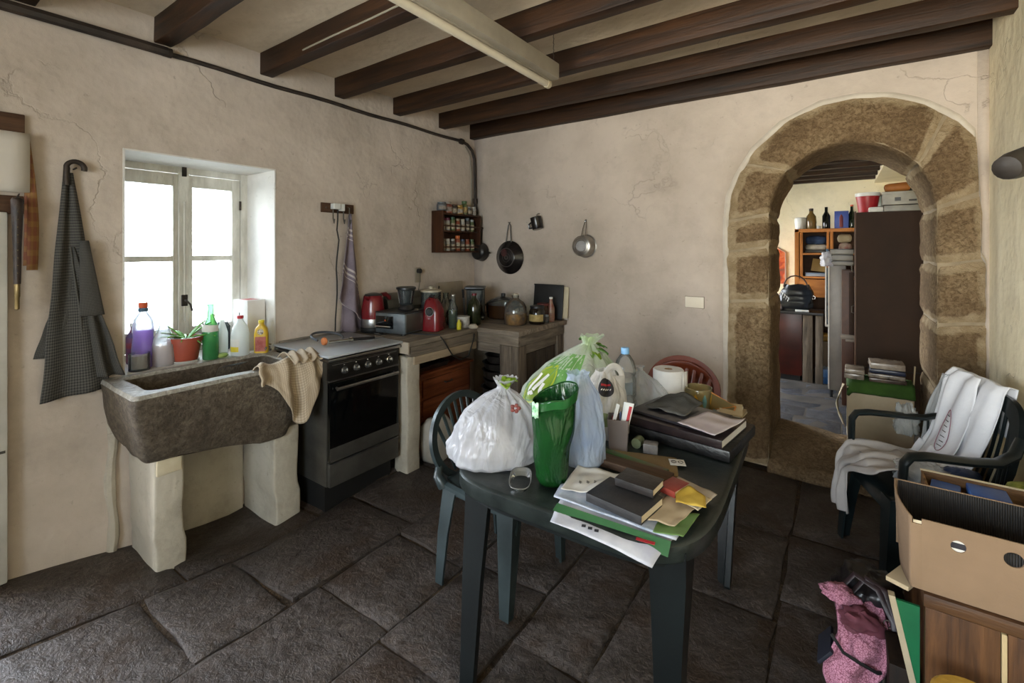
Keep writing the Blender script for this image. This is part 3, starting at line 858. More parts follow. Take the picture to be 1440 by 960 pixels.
g = G(); g.sheet(drape(.0, .012, -.07, .13, -.01, -.88, .012, 1.2, 3, dp=.03), 16, 26); g.o('back_fold', MST, tw, ang=80, solid=.004)

# ================================================================ window sill things
ZS = .851
def bottle(name, label, cat, loc, prof, m, cap=None, liquid=None, group=None, n=20, M=None, capname='cap', rzz=0):
    t = T(name, label, cat, loc, rzz, group)
    g = G(); g.lathe(prof, n, (0, 0, 0), M); g.o('body', m, t, ang=50)
    if liquid:
        lm, frac = liquid; H = prof[-1][1]
        lp = [(0, .003)] + [(max(r - .003, .001), z + .003 if i == 0 else z) for i, (r, z) in enumerate(prof) if z < H * frac and r > 0]
        rr = interp([(z, r) for r, z in prof if r > 0], H * frac) - .003
        lp += [(rr, H * frac), (0, H * frac)]
        g = G(); g.lathe(lp, n); g.o('contents', lm, t, ang=50)
    if cap:
        r, z0, h, cm = cap; g = G(); g.cyl((0, 0, z0), r, h, 16); g.o(capname, cm, t)
    return t
def liq(name, col, a=.75):
    if name in MATS: return MATS[name]
    t = NT(name); tl_ = t.n('ShaderNodeBsdfTranslucent'); tr = t.n('ShaderNodeBsdfTransparent'); tl_.inputs[0].default_value = tr.inputs[0].default_value = hexc(col)
    p = t.prin(col, .15); m1 = t.n('ShaderNodeMixShader'); m1.inputs[0].default_value = .7; t.l(p, m1.inputs[1]); t.l(tl_.outputs[0], m1.inputs[2])
    m2 = t.n('ShaderNodeMixShader'); m2.inputs[0].default_value = a * .8; t.l(tr.outputs[0], m2.inputs[1]); t.l(m1.outputs[0], m2.inputs[2])
    MATS[name] = t.done(m2.outputs[0]); return MATS[name]
tl = T('glass_cup', 'low clear glass cup with milky content at the left end of the sill', 'cup', (-3.06, .868, ZS))
g = G(); g.lathe([(0, 0), (.043, 0), (.047, .004), (.048, .092), (.045, .092), (.044, .008), (0, .008)], 24); g.o('glass', M_clear, tl)
g = G(); g.lathe([(0, .012), (.040, .012), (.040, .08), (0, .08)], 24); g.o('contents', mat('pinkish_wax', '#c3a9ad', None, rough=.6), tl)
t = bottle('detergent_bottle', 'tall clear bottle half full of purple liquid with an orange cap', 'bottle', (-3.13, .905, ZS),
           [(0, 0), (.044, 0), (.05, .006), (.052, .1), (.046, .17), (.05, .22), (.042, .262), (.024, .292), (.018, .3), (.018, .315)], glass('cloudy_plastic', '#f2f5f8', .3, .15, .8), (.021, .325, .03, M_orange), (liq('purple_liquid', '#b58ad6', .9), .66))
g = G(); g.cyl((0, 0, .305), .023, .02, 16); g.o('collar', mat('slate_blue_plastic', '#4f6f8a', None, rough=.4), t)
bottle('cleaner_bottle', 'narrow bottle with red and blue label half hidden at the sill corner', 'bottle', (-3.27, .90, ZS),
       [(0, 0), (.03, 0), (.033, .006), (.033, .15), (.014, .19), (.014, .21)], mat('blue_red_label', '#9c3a32', '#2f4f86', 14, .5, stretch=(.2, .2, 1)), (.016, .21, .02, M_whitep))
t = bottle('jug_bottle', 'cloudy clear jug with a side handle left of the potted plant', 'jug', (-3.085, .985, ZS),
       [(0, 0), (.05, 0), (.055, .008), (.055, .11), (.048, .15), (.03, .195), (.02, .22), (.02, .235), (0, .235)], glass('cloudy_plastic', '#e9eef2'), None, (liq('pale_peach_liquid', '#d8c6bd', .7), .5))
g = G(); g.tube([V(-.02, -.02, .20), V(-.03, -.055, .2), V(-.035, -.065, .16), V(-.03, -.05, .125)], .007, 8); g.o('handle', glass('cloudy_plastic', '#e9eef2'), t)
# potted aloe
pt = T('potted_plant', 'small spiky green plant in a terracotta coloured pot on the window sill', 'potted plant', (-3.07, 1.085, ZS))
g = G(); g.lathe([(0, 0), (.064, 0), (.072, .012), (.070, .016), (.06, .006), (0, .006)], 28); g.o('saucer', mat('grey_saucer', '#a9a6a0', None, rough=.4), pt)
g = G(); g.lathe([(0, .01), (.058, .01), (.062, .02), (.078, .115), (.078, .118), (.085, .119), (.087, .145), (.080, .146), (.077, .122), (0, .122)], 32); g.o('pot', mat('terracotta_plastic', '#8f3f2d', '#a04a35', 4, .5), pt)
g = G(); g.cyl((0, 0, .118), .077, .014, 20); g.o('soil', mat('potting_soil', '#2b2018', '#4a3a2c', 30, .95, .8, 60), pt)
Mlf = mat('plant_green', '#4f8a2f', '#7cae4a', 12, .45)
r = random.Random(5)
for i in range(12):
    a = i * 2.4 + r.uniform(-.2, .2); L = r.uniform(.09, .15); up = r.uniform(.3, 1.2); g = G()
    if i == 0: a, L, up = R(-85), .13, .75
    if i == 1: a, L, up = R(70), .15, .9
    def lf(u, v, a=a, L=L, up=up):
        wd = .013 * math.sin(PI * min(1, .12 + v * .88)) ** .6 * (1 - v * .6)
        rr = .012 + L * v * math.cos(up * .8); zz = .13 + L * math.sin(up) * v - .05 * v * v * (1.2 - up * .6)
        sd = (u - .5) * 2 * wd
        return V(rr * math.cos(a) - sd * math.sin(a), rr * math.sin(a) + sd * math.cos(a), zz + abs(u - .5) * .012)
    g.sheet(lf, 4, 9); g.o('leaf', Mlf, pt, solid=.003, ang=80)
bottle('green_bottle', 'green bottle with pale label and long neck right of the potted plant', 'bottle', (-3.03, 1.20, ZS),
       [(0, 0), (.038, 0), (.042, .006), (.042, .17), (.034, .21), (.017, .25), (.014, .31), (.017, .315), (.017, .325), (0, .325)], glass('green_glass', '#a8d9b0', .2, .05, 1), None, (liq('green_liquid', '#6fd0a2', .7), .58))
g = G(); g.sheet(lambda u, v: V(.0432 * math.cos(R(-150 + 190 * u)), .0432 * math.sin(R(-150 + 190 * u)), .165 + .05 * v * (1 - .3 * u)), 16, 2)
lb = g.o('label', M_paper); lb.parent = [o for o in C.objects if o.name == 'green_bottle'][0]
bottle('slim_green_bottle', 'slim olive bottle behind the white jug on the sill', 'bottle', (-3.14, 1.255, ZS),
       [(0, 0), (.028, 0), (.03, .006), (.03, .15), (.013, .2), (.012, .25), (0, .252)], glass('olive_glass', '#b9c27a', .4, .08, 1))
bottle('white_bottle', 'plain small white bottle squeezed between green bottle and dark jar', 'bottle', (-3.06, 1.275, ZS),
       [(0, 0), (.028, 0), (.031, .006), (.031, .14), (.02, .18), (.014, .2), (.014, .22), (0, .222)], film('milky_plastic', '#d9dcd8', .85, .3, .5, crease=0))
bottle('dark_jar', 'dark glass jar at the back of the sill beside the casement', 'jar', (-3.26, 1.36, ZS),
       [(0, 0), (.04, 0), (.044, .008), (.044, .15), (.03, .17), (.03, .18), (0, .18)], glass('smoky_glass', '#4a5558', .5, .05, 1))
g = G(); g.lathe([(0, 0), (.02, .002), (.03, .012), (.022, .024), (0, .028)], 16, sx=1, sy=1.3)
tag(g.o('soap_lump', mat('lime_soap', '#7d9a4a', '#a8bd74', 10, .5), loc=(-3.02, 1.255, ZS)), 'small lumpy green scourer lying on the sill', 'scourer')
t = bottle('bleach_jug', 'white plastic cleaner bottle with red cap and yellow label', 'bottle', (-2.985, 1.345, ZS),
       [(0, 0), (.045, 0), (.05, .008), (.05, .13), (.042, .17), (.022, .205), (.016, .215), (.016, .225)], film('milky_plastic', '#d9dcd8'), (.018, .225, .018, mat('red_plastic', '#b32028', None, rough=.35)))
g = G(); g.sheet(lambda u, v: V(.0508 * math.cos(R(-120 + 90 * u)), .0508 * math.sin(R(-120 + 90 * u)), .03 + .075 * v), 10, 2); g.o('label', M_paper, t)
g = G(); g.sheet(lambda u, v: V(.0514 * math.cos(R(-115 + 80 * u)), .0514 * math.sin(R(-115 + 80 * u)), .03 + .03 * v), 10, 1); g.o('label_band', mat('yellow_label', '#c9b32a', None, rough=.5), t)
t = T('yellow_bottle', 'flat yellow bottle with a red label at the right end of the sill', 'bottle', (-2.945, 1.452, ZS), 50)
g = G(); loft(g, [[V(p.x, p.y, z) for p in rrect(-a, a, -.022, .022, 0, .018, 3, 4)] for a, z in ((.036, 0), (.04, .004), (.04, .12), (.034, .155), (.02, .172), (.015, .178), (.015, .19))]); g.o('body', mat('yellow_plastic', '#c9a428', None, rough=.4), t)
g = G(); g.cyl((0, 0, .19), .017, .016, 12); g.o('cap', mat('yellow_cap', '#d6c22c', None, rough=.4), t)
g = G(); g.bb(-.03, .03, -.0235, -.0215, .015, .105, .0); g.o('label', mat('red_label', '#8f3a30', '#b0685a', 20, .6), t)
g = G(); g.lathe([(0, 0), (.018, 0), (.018, .002), (0, .002)], 16, (0, -.0215, .135), rx(90)); g.lathe([(0, 0.002), (.008, .002), (.008, .003), (0, .003)], 12, (0, -.0215, .135), rx(90)); g.o('emblem', mat('emblem_cream', '#ded3b8', '#3a2a28', 60, .6), t)
t = T('carton_box', 'white carton with red printed top in the right corner of the window', 'box', (-3.15, 1.475, ZS), 0)
g = G(); g.box((0, 0, .16), (.15, .12, .32), rz(8), .002); g.o('carton', mat('white_carton', '#dedad6', '#cfcac5', 4, .6), t)
g = G(); g.box((0, 0, .3205), (.1, .08, .001), rz(8)); g.o('printed_top', mat('red_label', '#8f3a30'), t)
g = G(); g.box((-.0, -.061, .18), (.006, .002, .12), rz(8)); g.o('printed_line', M_ink, t)
t = T('faucet', 'small chrome tap at the right end of the sink by the cooker', 'tap', (-2.955, 1.505, ZS + .005))
g = G(); g.lathe([(0, 0), (.014, 0), (.014, .012), (.008, .016), (.008, .03), (0, .03)], 12); g.o('body', M_chrome, t)
g = G(); g.tube([V(0, 0, .026), V(.02, -.02, .035), V(.05, -.045, .03), V(.055, -.05, .02)], .006, 8); g.o('spout', M_chrome, t)
g = G(); g.box((0, 0, .04), (.03, .008, .008), rz(30), .002); g.o('handle', M_chrome, t)

# beige towel over the sink's right end
Mbt = checks('beige_weave', '#b9a68d', '#8a7660', 38, 44, .95, .42, '#cdbfa9')
bt = T('sink_towel', 'crumpled beige check towel draped over the right front corner of the stone sink', 'towel', (-2.50, 1.42, .86))
def tow(u, v):
    # v 0 inside the basin .. .4 rim .. 1 bottom tip ; u along the rim
    y = -.22 + .36 * u
    wv_ = math.sin(u * 17 + 2 * v) * .013 + math.sin(u * 31 + 1) * .006
    if v < .3: t = v / .3; x = -.16 + .11 * t; z = -.02 - .03 * (1 - t) + .012 * math.sin(u * 25)
    elif v < .45: t = (v - .3) / .15; x = -.05 + .07 * t; z = -.02 + .045 * math.sin(PI * t * .6 + .3) + .012 * math.sin(u * 17)
    else:
        t = (v - .45) / .55; drop = (.08 + .27 * math.exp(-((u - .58) / .26) ** 2)) * 1.0
        x = .02 + .02 * t + .02 * math.sin(t * 2); z = .015 - drop * t; y += .04 * (t) * (u - .2); wv_ *= 1 + t
    return V(x + wv_ + .01 * noise.noise(V(u * 5, v * 6, 1)), y + .015 * noise.noise(V(u * 4, v * 4, 9)), z)
g = G(); g.sheet(tow, 44, 40); g.o('cloth', Mbt, bt, ang=80, solid=.005)
g = G(); g.sheet(lambda u, v: V(-.14 + .19 * v + .008 * math.sin(u * 20), -.03 + .17 * u, .012 + .035 * math.sin(v * PI) + .012 * math.sin(u * 20 + v * 5)), 26, 14); g.o('upper_fold', Mbt, bt, ang=80, solid=.005)
g = G()
for i in range(9):
    y0 = -.27 + i * .014
    g.tube([V(-.30 + .02 * i * .2, y0 + .02, -.12), V(-.31, y0 - .012, -.07), V(-.30, y0, -.025), V(-.25, y0 + .02, -.005)], .0018, 5)
tag(g.o('wire_rack', M_wire, loc=(-2.50, 1.42, .865)), 'wire drying rack hidden in the sink beside the beige towel', 'dish rack')

# ================================================================ cooker
st = T('cooker', 'dark steel gas cooker with a closed glass lid between sink and worktop', 'cooker', (-2.99, 1.565, 0))
M_dst = mat('dark_enamel_steel', '#57544f', '#6d6a64', 6, .38, .03, 60, .75)
M_ov = mat('black_oven_glass', '#060606', None, rough=.08)
M_pan = mat('dark_panel', '#1c1a18', '#262320', 8, .3, 0, 30, .4)
D = .585; W = .515
g = G(); g.bb(.01, D - .02, 0, W, .115, .84, .004); g.o('side_body', M_dst, st)
g = G(); g.bb(.02, D - .06, .015, W - .015, -.06, .115); g.o('plinth', mat('plinth_black', '#0e0d0c', None, rough=.6), st)
g = G(); g.bb(.0, D + .02, -.012, W + .012, .845, .862, .003); g.o('worktop_rim', M_steel, st)
g = G(); g.bb(-.0, D + .03, -.02, W + .018, .872, .886, .004); g.o('lid', mat('pale_lid', '#a9adb2', '#bcc0c4', 3, .3, 0, 30, .25), st)
g = G(); g.bb(D - .02, D + .006, 0, W, .735, .84, .004); g.o('control_panel', M_pan, st)
g = G(); g.bb(D + .006, D + .009, .02, W - .02, .822, .826); g.bb(D + .004, D + .01, .0, W, .728, .735); g.o('trim_line', M_steel, st)
for i in range(5):
    y = .10 + i * .083
    g = G(); M = ry(90); g.lathe([(0, 0), (.021, 0), (.021, .006), (.016, .01), (.014, .026), (.011, .028), (0, .028)], 18, (D + .006, y, .782), M)
    kb = g.o('knob', mat('grey_knob', '#6d6a66', None, rough=.3, metal=.7) if i < 4 else M_chrome, st)
    g = G(); g.bb(D + .034, D + .036, y - .0015, y + .0015, .782, .795); g.o('pointer', M_whiteink, kb)
    g = G(); g.bb(D + .0062, D + .0068, y - .004, y + .004, .812, .816); g.o('mark', M_whiteink, st)
dr = G(); dr.bb(D - .018, D + .01, .004, W - .004, .265, .722, .004); od = dr.o('oven_door', M_ov, st)
g = G(); g.bb(D + .01, D + .013, .004, W - .004, .265, .345, .001); g.o('lower_rail', M_dst, od)
g = G(); g.tube([V(D + .04, .03, .69), V(D + .04, W - .03, .69)], .010, 10); g.tube([V(D + .01, .045, .69), V(D + .04, .045, .69)], .007, 8); g.tube([V(D + .01, W - .045, .69), V(D + .04, W - .045, .69)], .007, 8)
g.o('handle', M_steel, od)
g = G(); g.bb(D - .018, D + .008, .004, W - .004, .118, .255, .004); dw = g.o('drawer', M_dst, st)
g = G(); g.bb(D + .006, D + .013, .004, W - .004, .249, .257, .002); g.o('drawer_edge', M_steel, dw)
g = G(); g.bb(-.0, .02, .02, W - .02, .862, .90, .004); g.o('hinge_strip', M_steel, st)
# spray hose with an orange end lying on the lid
hs = T('shower_hose', 'black and chrome hand hose with an orange end lying on the cooker lid', 'hose', (-2.67, 1.80, .889))
g = G(); g.tube([V(-.03 + .075 * math.cos(R(a)), -.05 + .105 * math.sin(R(a)), .012 + .055 * (.5 - .5 * math.cos(R(a * .9)))) for a in range(20, 320, 20)], .008, 8); g.o('hose', mat('grey_hose', '#4a4d52', None, rough=.35), hs)
g = G(); g.tube([V(.03, -.08, .02), V(.045, -.02, .02), V(.06, .05, .018)], .011, 10); g.tube([V(.06, .05, .018), V(.063, .07, .018)], .017, 10); g.o('chrome_body', M_chrome, hs)
g = G(); g.lathe([(0, 0), (.024, 0), (.026, .006), (.022, .018), (0, .02)], 16, (.025, -.10, .03), rx(90)); g.o('orange_end', mat('orange_rubber', '#c97a4a', None, rough=.5), hs)
g = G(); g.tube([V(.06, .07, .018), V(.08, .15, .013), V(.095, .22, .011)], .010, 10); g.o('dark_grip', M_black, hs)
g = G(); g.tube([V(.095, .22, .011), V(.11, .30, .010)], [.012, .008], 10); g.o('chrome_tip', M_chrome, hs)
# ================================================================ worktop along the window wall
M_grw = wood('weathered_worktop', '#4a4239', '#8a7d6d', 1, 3, .7, .5, 10)
M_grx = wood('weathered_bench', '#574c41', '#988a79', 0, 3, .75, .5, 10)
M_raw = wood('pale_raw_batten', '#85745f', '#a8957b', 1, 3, .75, .4, 9)
wt = T('worktop', 'weathered grey wooden worktop along the window wall, right of the cooker', 'worktop', (XL, 0, 0))
g = G()
g.bb(.004, .66, 2.115, 2.815, .845, .88, .005); g.o('top_board', M_grw, wt)
g = G(); g.bb(.60, .655, 2.13, 2.82, .775, .842, .004); g.o('upper_rail', M_grw, wt)
g = G(); g.bb(.615, .65, 2.17, 2.82, .715, .772, .004); g.o('pale_batten', M_raw, wt)
g = G(); g.rock(.50, .635, 2.115, 2.235, -.02, .775, .012, .06, .006, 7, 5); g.o('masonry_post', M_pier, wt)
g = G(); g.bb(.1, .16, 2.115, 2.17, 0, .845); g.o('rear_post', M_grw, wt)
g = G(); g.bb(.004, .66, 2.10, 2.113, .80, .878, .002); g.o('end_strip', mat('pale_edge', '#a99c8a', None, rough=.6), wt)
# white tin of plaster / sack under the worktop beside the post
t = T('paper_sack', 'pale paper sack standing under the worktop beside the post', 'sack', (-2.36, 2.40, 0), 0)
g = G(); loft(g, [[V(p.x, p.y, z) + disp(V(p.x, p.y, z), .02, 9, 3) for p in rrect(-a, a, -b, b, 0, .03, 4, 4)] for a, b, z in ((.07, .10, 0), (.08, .11, .02), (.08, .11, .16), (.07, .10, .24), (.03, .09, .29))])
g.o('sack', mat('sack_paper', '#a49c90', '#8c8477', 5, .9), t, ang=70)
# drawer chest under the worktop
ch = T('drawer_chest', 'reddish brown wooden drawer chest tucked under the worktop', 'drawers', (-2.95, 2.385, 0))
Mch = wood('reddish_chest', '#4f2614', '#854a2c', 1, 2.5, .45, .2, 10)
g = G(); g.bb(0, .42, 0, .58, .0, .56, .004); g.o('carcass', Mch, ch)
g = G(); g.bb(-.0, .45, -.01, .59, .56, .578, .004); g.o('top_panel', Mch, ch)
for i in range(3):
    z0 = .39 - i * .15
    g = G(); g.bb(.42, .437, .03, .55, z0, z0 + .132, .006); d = g.o('drawer', Mch, ch)
    g = G(); g.tube([V(.437, .25, z0 + .08), V(.455, .255, z0 + .075), V(.455, .325, z0 + .075), V(.437, .33, z0 + .08)], .005, 6); g.o('handle', M_iron, d)
t = T('metal_tray', 'dark metal tray on top of the drawer chest', 'tray', (-2.70, 2.55, .579), 0)
g = G(); loft(g, [rrect(-.15, .15, -.17, .17, 0, .02, 2, 3), rrect(-.165, .165, -.185, .185, .035, .02, 2, 3), rrect(-.16, .16, -.18, .18, .037, .02, 2, 3), rrect(-.147, .147, -.167, .167, .004, .02, 2, 3)]); g.o('tray', mat('tray_metal', '#55504a', '#3e3934', 6, .35, metal=.7), t)
g = G(); g.bb(-.10, .08, -.12, .10, .005, .04, .006); tag(g.o('baking_tin', mat('dark_tin', '#26221f', None, rough=.4, metal=.6), loc=(-2.70, 2.55, .586)), 'dark baking tin lying in the metal tray', 'tin')
# block bench against the back wall
bh = T('corner_bench', 'rough grey wooden bench with a small cupboard in the far corner', 'bench', (-2.99, 3.565, 0))
g = G(); g.rock(.08, 1.055, -.745, 0, .845, .885, .006, .2, .004, 5, 3); g.o('top_board', M_grx, bh)
g = G(); g.rock(.20, 1.035, -.72, -.685, .765, .843, .005, .2, .004, 5, 4); g.o('front_rail', M_grx, bh)
g = G(); g.rock(1.0, 1.035, -.70, -.02, .765, .843, .005, .2, .004, 5, 6); g.o('side_rail', M_grw, bh)
g = G(); g.rock(.62, .90, -.70, -.66, .69, .76, .005, .2, .004, 5, 7); g.o('lower_rail', M_grx, bh)
M_post = wood('weathered_post', '#3f362d', '#75685a', 2, 3, .75, .5, 9)
for x0, x1, y0, y1 in ((.86, .975, -.72, -.66), (.975, 1.03, -.72, -.60), (.975, 1.03, -.12, -.03)):
    g = G(); g.rock(x0, x1, y0, y1, 0, .765, .006, .2, .005, 5, x0 * 9); g.o('leg', M_post, bh)
g = G(); g.rock(.985, 1.02, -.60, -.12, .69, .762, .005, .2, .003, 5, 8); g.o('door_lintel', M_grw, bh)
for i in range(3):
    g = G(); g.rock(.985, 1.01, -.595 + i * .158, -.445 + i * .158, .06, .685, .004, .2, .003, 5, 20 + i); g.o('plank', wood('dark_plank', '#241d17', '#4a3e32', 2, 3, .75, .5, 9), bh)
# stack of dark pans under the bench
for i, (r_, h, z) in enumerate(((.17, .10, .0), (.155, .09, .105), (.16, .075, .20), (.14, .08, .28), (.145, .06, .365), (.13, .07, .43), (.135, .055, .505), (.12, .06, .565))):
    t = T('stacked_pan', ['broad dark pan at the foot of the stack under the corner bench', 'second pan from the floor in the dark stack', 'third pan from the floor in the dark stack', 'fourth pan from the floor in the dark stack',
                          'fifth pan from the floor in the dark stack', 'third pan from the top of the dark stack', 'second pan from the top of the dark stack', 'topmost pan of the dark stack under the corner bench'][i], 'pan', (-2.32 + .012 * math.sin(i * 2), 3.10 + .01 * math.cos(i * 3), z), 0, 'pans stacked under the bench')
    g = G(); g.lathe([(0, 0), (r_ * .86, 0), (r_ * .93, .01), (r_, h * .8), (r_ + .012, h), (r_, h), (r_ - .008, h * .8), (r_ * .85, .012), (0, .012)], 26)
    g.o('body', mat('sooty_enamel', '#141210', '#2e2925', 9, .35, .1, 20), t)
    g = G(); g.tube([V(r_ - .005, -.03, h * .7), V(r_ + .03, -.02, h * .75), V(r_ + .03, .02, h * .75), V(r_ - .005, .03, h * .7)], .005, 6); g.o('handle', M_iron, t)

# ================================================================ things on the worktop (z = .88)
ZW = .882
kt = T('electric_kettle', 'red electric kettle with a steel base ring at the left end of the worktop', 'kettle', (-2.86, 2.235, ZW), 0)
g = G(); g.lathe([(0, 0), (.09, 0), (.094, .006), (.094, .03), (.088, .034)], 30); g.o('base', M_black, kt)
g = G(); g.lathe([(.086, .034), (.089, .04), (.087, .095), (.086, .10)], 30); g.o('steel_band', M_steel, kt)
g = G(); g.lathe([(.086, .10), (.087, .105), (.085, .16), (.078, .22), (.070, .262), (.066, .27)], 30); g.tube([V(.02, -.06, .25), V(.035, -.085, .262), V(.04, -.10, .268)], [.02, .014, .006], 8); g.o('body', M_redp, kt)
g = G(); g.lathe([(.066, .268), (.06, .28), (.03, .288), (0, .29)], 24); g.o('lid', M_black, kt)
g = G(); g.tube([V(.015, .06, .27), V(.02, .10, .272), V(.02, .132, .25), V(.02, .138, .2), V(.018, .128, .14), V(.01, .09, .10)], [.013, .014, .015, .014, .012, .01], 10, flat=1.2); g.o('handle', mat('dark_red_grip', '#5c1518', None, rough=.35), kt)
# black bread bin behind
t = T('bread_bin', 'dark green bread bin with a curved lid behind the kettle', 'bread bin', (-2.895, 2.61, ZW), 0)
g = G(); loft(g, [[V(x, y, z) for x, z in ((-.085, 0), (.085, 0), (.085, .16), (.07, .22), (.02, .255), (-.05, .26), (-.085, .25))] for y in (-.27, -.262, .262, .27)]); g.o('body', mat('greenish_black_metal', '#22241f', '#35372f', 6, .4, metal=.3), t)
g = G(); loft(g, [[V(x, y, z) for x, z in ((.088, .165), (.074, .224), (.022, .26), (-.05, .266), (-.05, .262), (.02, .255), (.07, .22), (.085, .16))] for y in (-.273, .273)]); g.o('roll_lid', mat('olive_grey_lid', '#5b574b', '#4a463c', 6, .35, metal=.4), t)
# toaster oven
to = T('mini_oven', 'small steel countertop oven with a black front beside the kettle', 'mini oven', (-2.66, 2.33, ZW), 12)
g = G(); g.bb(-.13, .13, -.13, .15, .012, .155, .006); g.o('housing', mat('bluish_steel', '#6f7880', '#8b949b', 8, .28, metal=.8), to)
g = G(); g.bb(.10, .1345, -.12, .155, .02, .15, .004); g.o('side_panel', mat('greyish_steel', '#5e5b56', None, rough=.35, metal=.7), to)
g = G(); g.bb(-.12, .03, -.137, -.128, .045, .135, .003); dd = g.o('door', M_ov, to)
g = G(); g.tube([V(-.11, -.155, .062), V(.02, -.155, .062)], .007, 8); g.tube([V(-.10, -.13, .062), V(-.10, -.155, .062)], .004, 6); g.tube([V(.01, -.13, .062), V(.01, -.155, .062)], .004, 6); g.o('handle', M_chrome, dd)
g = G(); g.bb(-.131, .131, -.132, .152, .155, .165, .004); g.o('top_plate', M_black, to)
for x in (-.10, .10):
    for y in (-.105, .12):
        g = G(); g.cyl((x, y, 0), .018, .014, 12); g.o('foot', M_black, to)
g = G(); g.cyl((-.035, -.139, .105), .005, .003, 10, rx(90)); g.o('indicator', mat('amber_lens', '#c05a28', None, rough=.3), to)
# blender on top of the mini oven
bl_ = T('small_blender', 'small glass jug blender with a black lid standing on the mini oven', 'blender', (-2.655, 2.375, ZW + .166))
g = G(); g.lathe([(0, 0), (.058, 0), (.06, .006), (.05, .03), (.047, .034), (0, .034)], 24); g.o('base', M_black, bl_)
g = G(); g.lathe([(.042, .034), (.05, .05), (.062, .125), (.066, .15), (.063, .15), (.059, .125), (.046, .052), (0, .045)], 24); g.o('jug', glass('smoky_clear', '#b9c2c4', .12, .03, 1.6), bl_)
g = G(); g.lathe([(.068, .148), (.074, .152), (.074, .165), (.06, .17), (0, .172)], 24); g.o('lid', M_black, bl_)
g = G(); 
for a in range(0, 360, 60): g.tube([V(.05 * math.cos(R(a)), .05 * math.sin(R(a)), .05), V(.063 * math.cos(R(a)), .063 * math.sin(R(a)), .14)], .0022, 5)
rb = g.o('glass_rib', M_steel, bl_); rb['kind'] = 'stuff'
# juicer / red machine
rm = T('red_juicer', 'upright glossy red kitchen machine with a round black dial', 'food processor', (-2.52, 2.53, ZW), 20)
g = G(); loft(g, [[V(p.x + ox, p.y, z) for p in rrect(-a, a, -b, b, 0, .03, 3, 5)] for a, b, z, ox in ((.062, .075, 0, 0), (.068, .08, .006, 0), (.068, .078, .06, 0), (.065, .072, .14, .0), (.055, .062, .2, -.006), (.04, .05, .235, -.014), (.018, .03, .25, -.02))]); g.o('body', M_redp, rm)
g = G(); g.lathe([(0, 0), (.03, 0), (.03, .006), (.024, .012), (0, .012)], 20, (.0, -.076, .15), rx(90)); g.o('dial', M_black, rm)
g = G(); g.lathe([(.031, 0), (.034, 0), (.034, .004), (.031, .004)], 20, (0, -.076, .15), rx(90)); g.bb(-.008, .008, -.083, -.078, .095, .1); g.o('dial_ring', M_steel, rm)
g = G(); g.bb(-.06, .06, -.07, .07, -.0, .012, .004); g.o('base', M_black, rm)
g = G(); g.tube([V(-.04, 0, .235), V(-.02, 0, .262), V(.0, 0, .25)], .014, 8); g.o('lever', M_black, rm)
t = T('storage_canister', 'tall clear canister with a domed lid behind the red machine', 'canister', (-2.64, 2.62, ZW))
g = G(); g.lathe([(0, 0), (.075, 0), (.078, .008), (.078, .28), (.075, .28), (.074, .01), (0, .01)], 26); g.o('body', M_clear, t)
g = G(); g.lathe([(.082, .28), (.082, .292), (.07, .298), (.02, .305), (.018, .318), (.025, .325), (0, .328)], 26); g.o('lid', mat('cloudy_lid', '#a39a86', None, rough=.3), t)
g = G(); g.lathe([(0, .01), (.071, .012), (.07, .17), (0, .175)], 20); g.o('contents', mat('flour', '#8f8573', '#a79d8a', 9, .9), t)
bottle('herb_bottle', 'clear glass bottle with green herbs beside the red machine', 'bottle', (-2.47, 2.69, ZW), [(0, 0), (.032, 0), (.036, .005), (.036, .16), (.018, .2), (.016, .245), (.018, .25), (0, .25)], M_clear, (.019, .25, .012, M_chrome), (liq('herb_green', '#4b6b2a', .85), .55))
bottle('oil_cruet', 'small clear oil cruet with dark stopper behind the white cup', 'cruet', (-2.59, 2.80, ZW), [(0, 0), (.034, 0), (.036, .005), (.036, .10), (.016, .14), (.015, .19), (0, .19)], M_clear, (.017, .19, .02, M_black), (liq('amber_oil', '#7a5a22', .85), .3))
bottle('clear_carafe', 'tall narrow clear carafe standing by the leaning board', 'carafe', (-2.70, 2.85, ZW), [(0, 0), (.04, 0), (.045, .006), (.045, .15), (.025, .2), (.022, .24), (.026, .25), (.023, .25), (0, .12)], M_clear)
bottle('yellow_tube', 'small bright yellow bottle in front of the white cup', 'bottle', (-2.385, 2.665, ZW), [(0, 0), (.016, 0), (.018, .004), (.018, .05), (.010, .062), (.010, .075), (0, .075)], mat('lemon_plastic', '#b8ae22', None, rough=.4))
t = T('enamel_cup', 'white patterned enamel pot between yellow bottle and oil bottle', 'pot', (-2.43, 2.76, ZW))
g = G(); g.lathe([(0, 0), (.05, 0), (.054, .005), (.056, .08), (.053, .08), (.05, .008), (0, .008)], 24); g.o('cup', mat('speckled_enamel', '#b9b5ad', '#6f6b66', 22, .4), t)
g = G(); g.lathe([(.057, .08), (.057, .086), (0, .09)], 24); g.o('lid', mat('white_enamel', '#c7c4bd', None, rough=.3), t)
g = G(); g.lathe([(0, 0), (.03, .0), (.036, .012), (.02, .03), (0, .034)], 12, sx=1.2); tag(g.o('garlic_bulb', mat('garlic_skin', '#b6ab98', None, rough=.6), loc=(-2.335, 2.775, ZW)), 'pale lump of garlic lying between white pot and dark bottle', 'garlic')
bottle('olive_oil_bottle', 'big dark olive oil bottle with a red cap at the worktop end', 'bottle', (-2.43, 2.90, ZW + .004), [(0, 0), (.052, 0), (.056, .006), (.056, .14), (.044, .185), (.02, .215), (.018, .235), (0, .235)], glass('dark_olive_glass', '#4a5230', .45, .04, 1.4), (.02, .235, .018, M_redp), (liq('dark_oil', '#2e2a10', .95), .8))
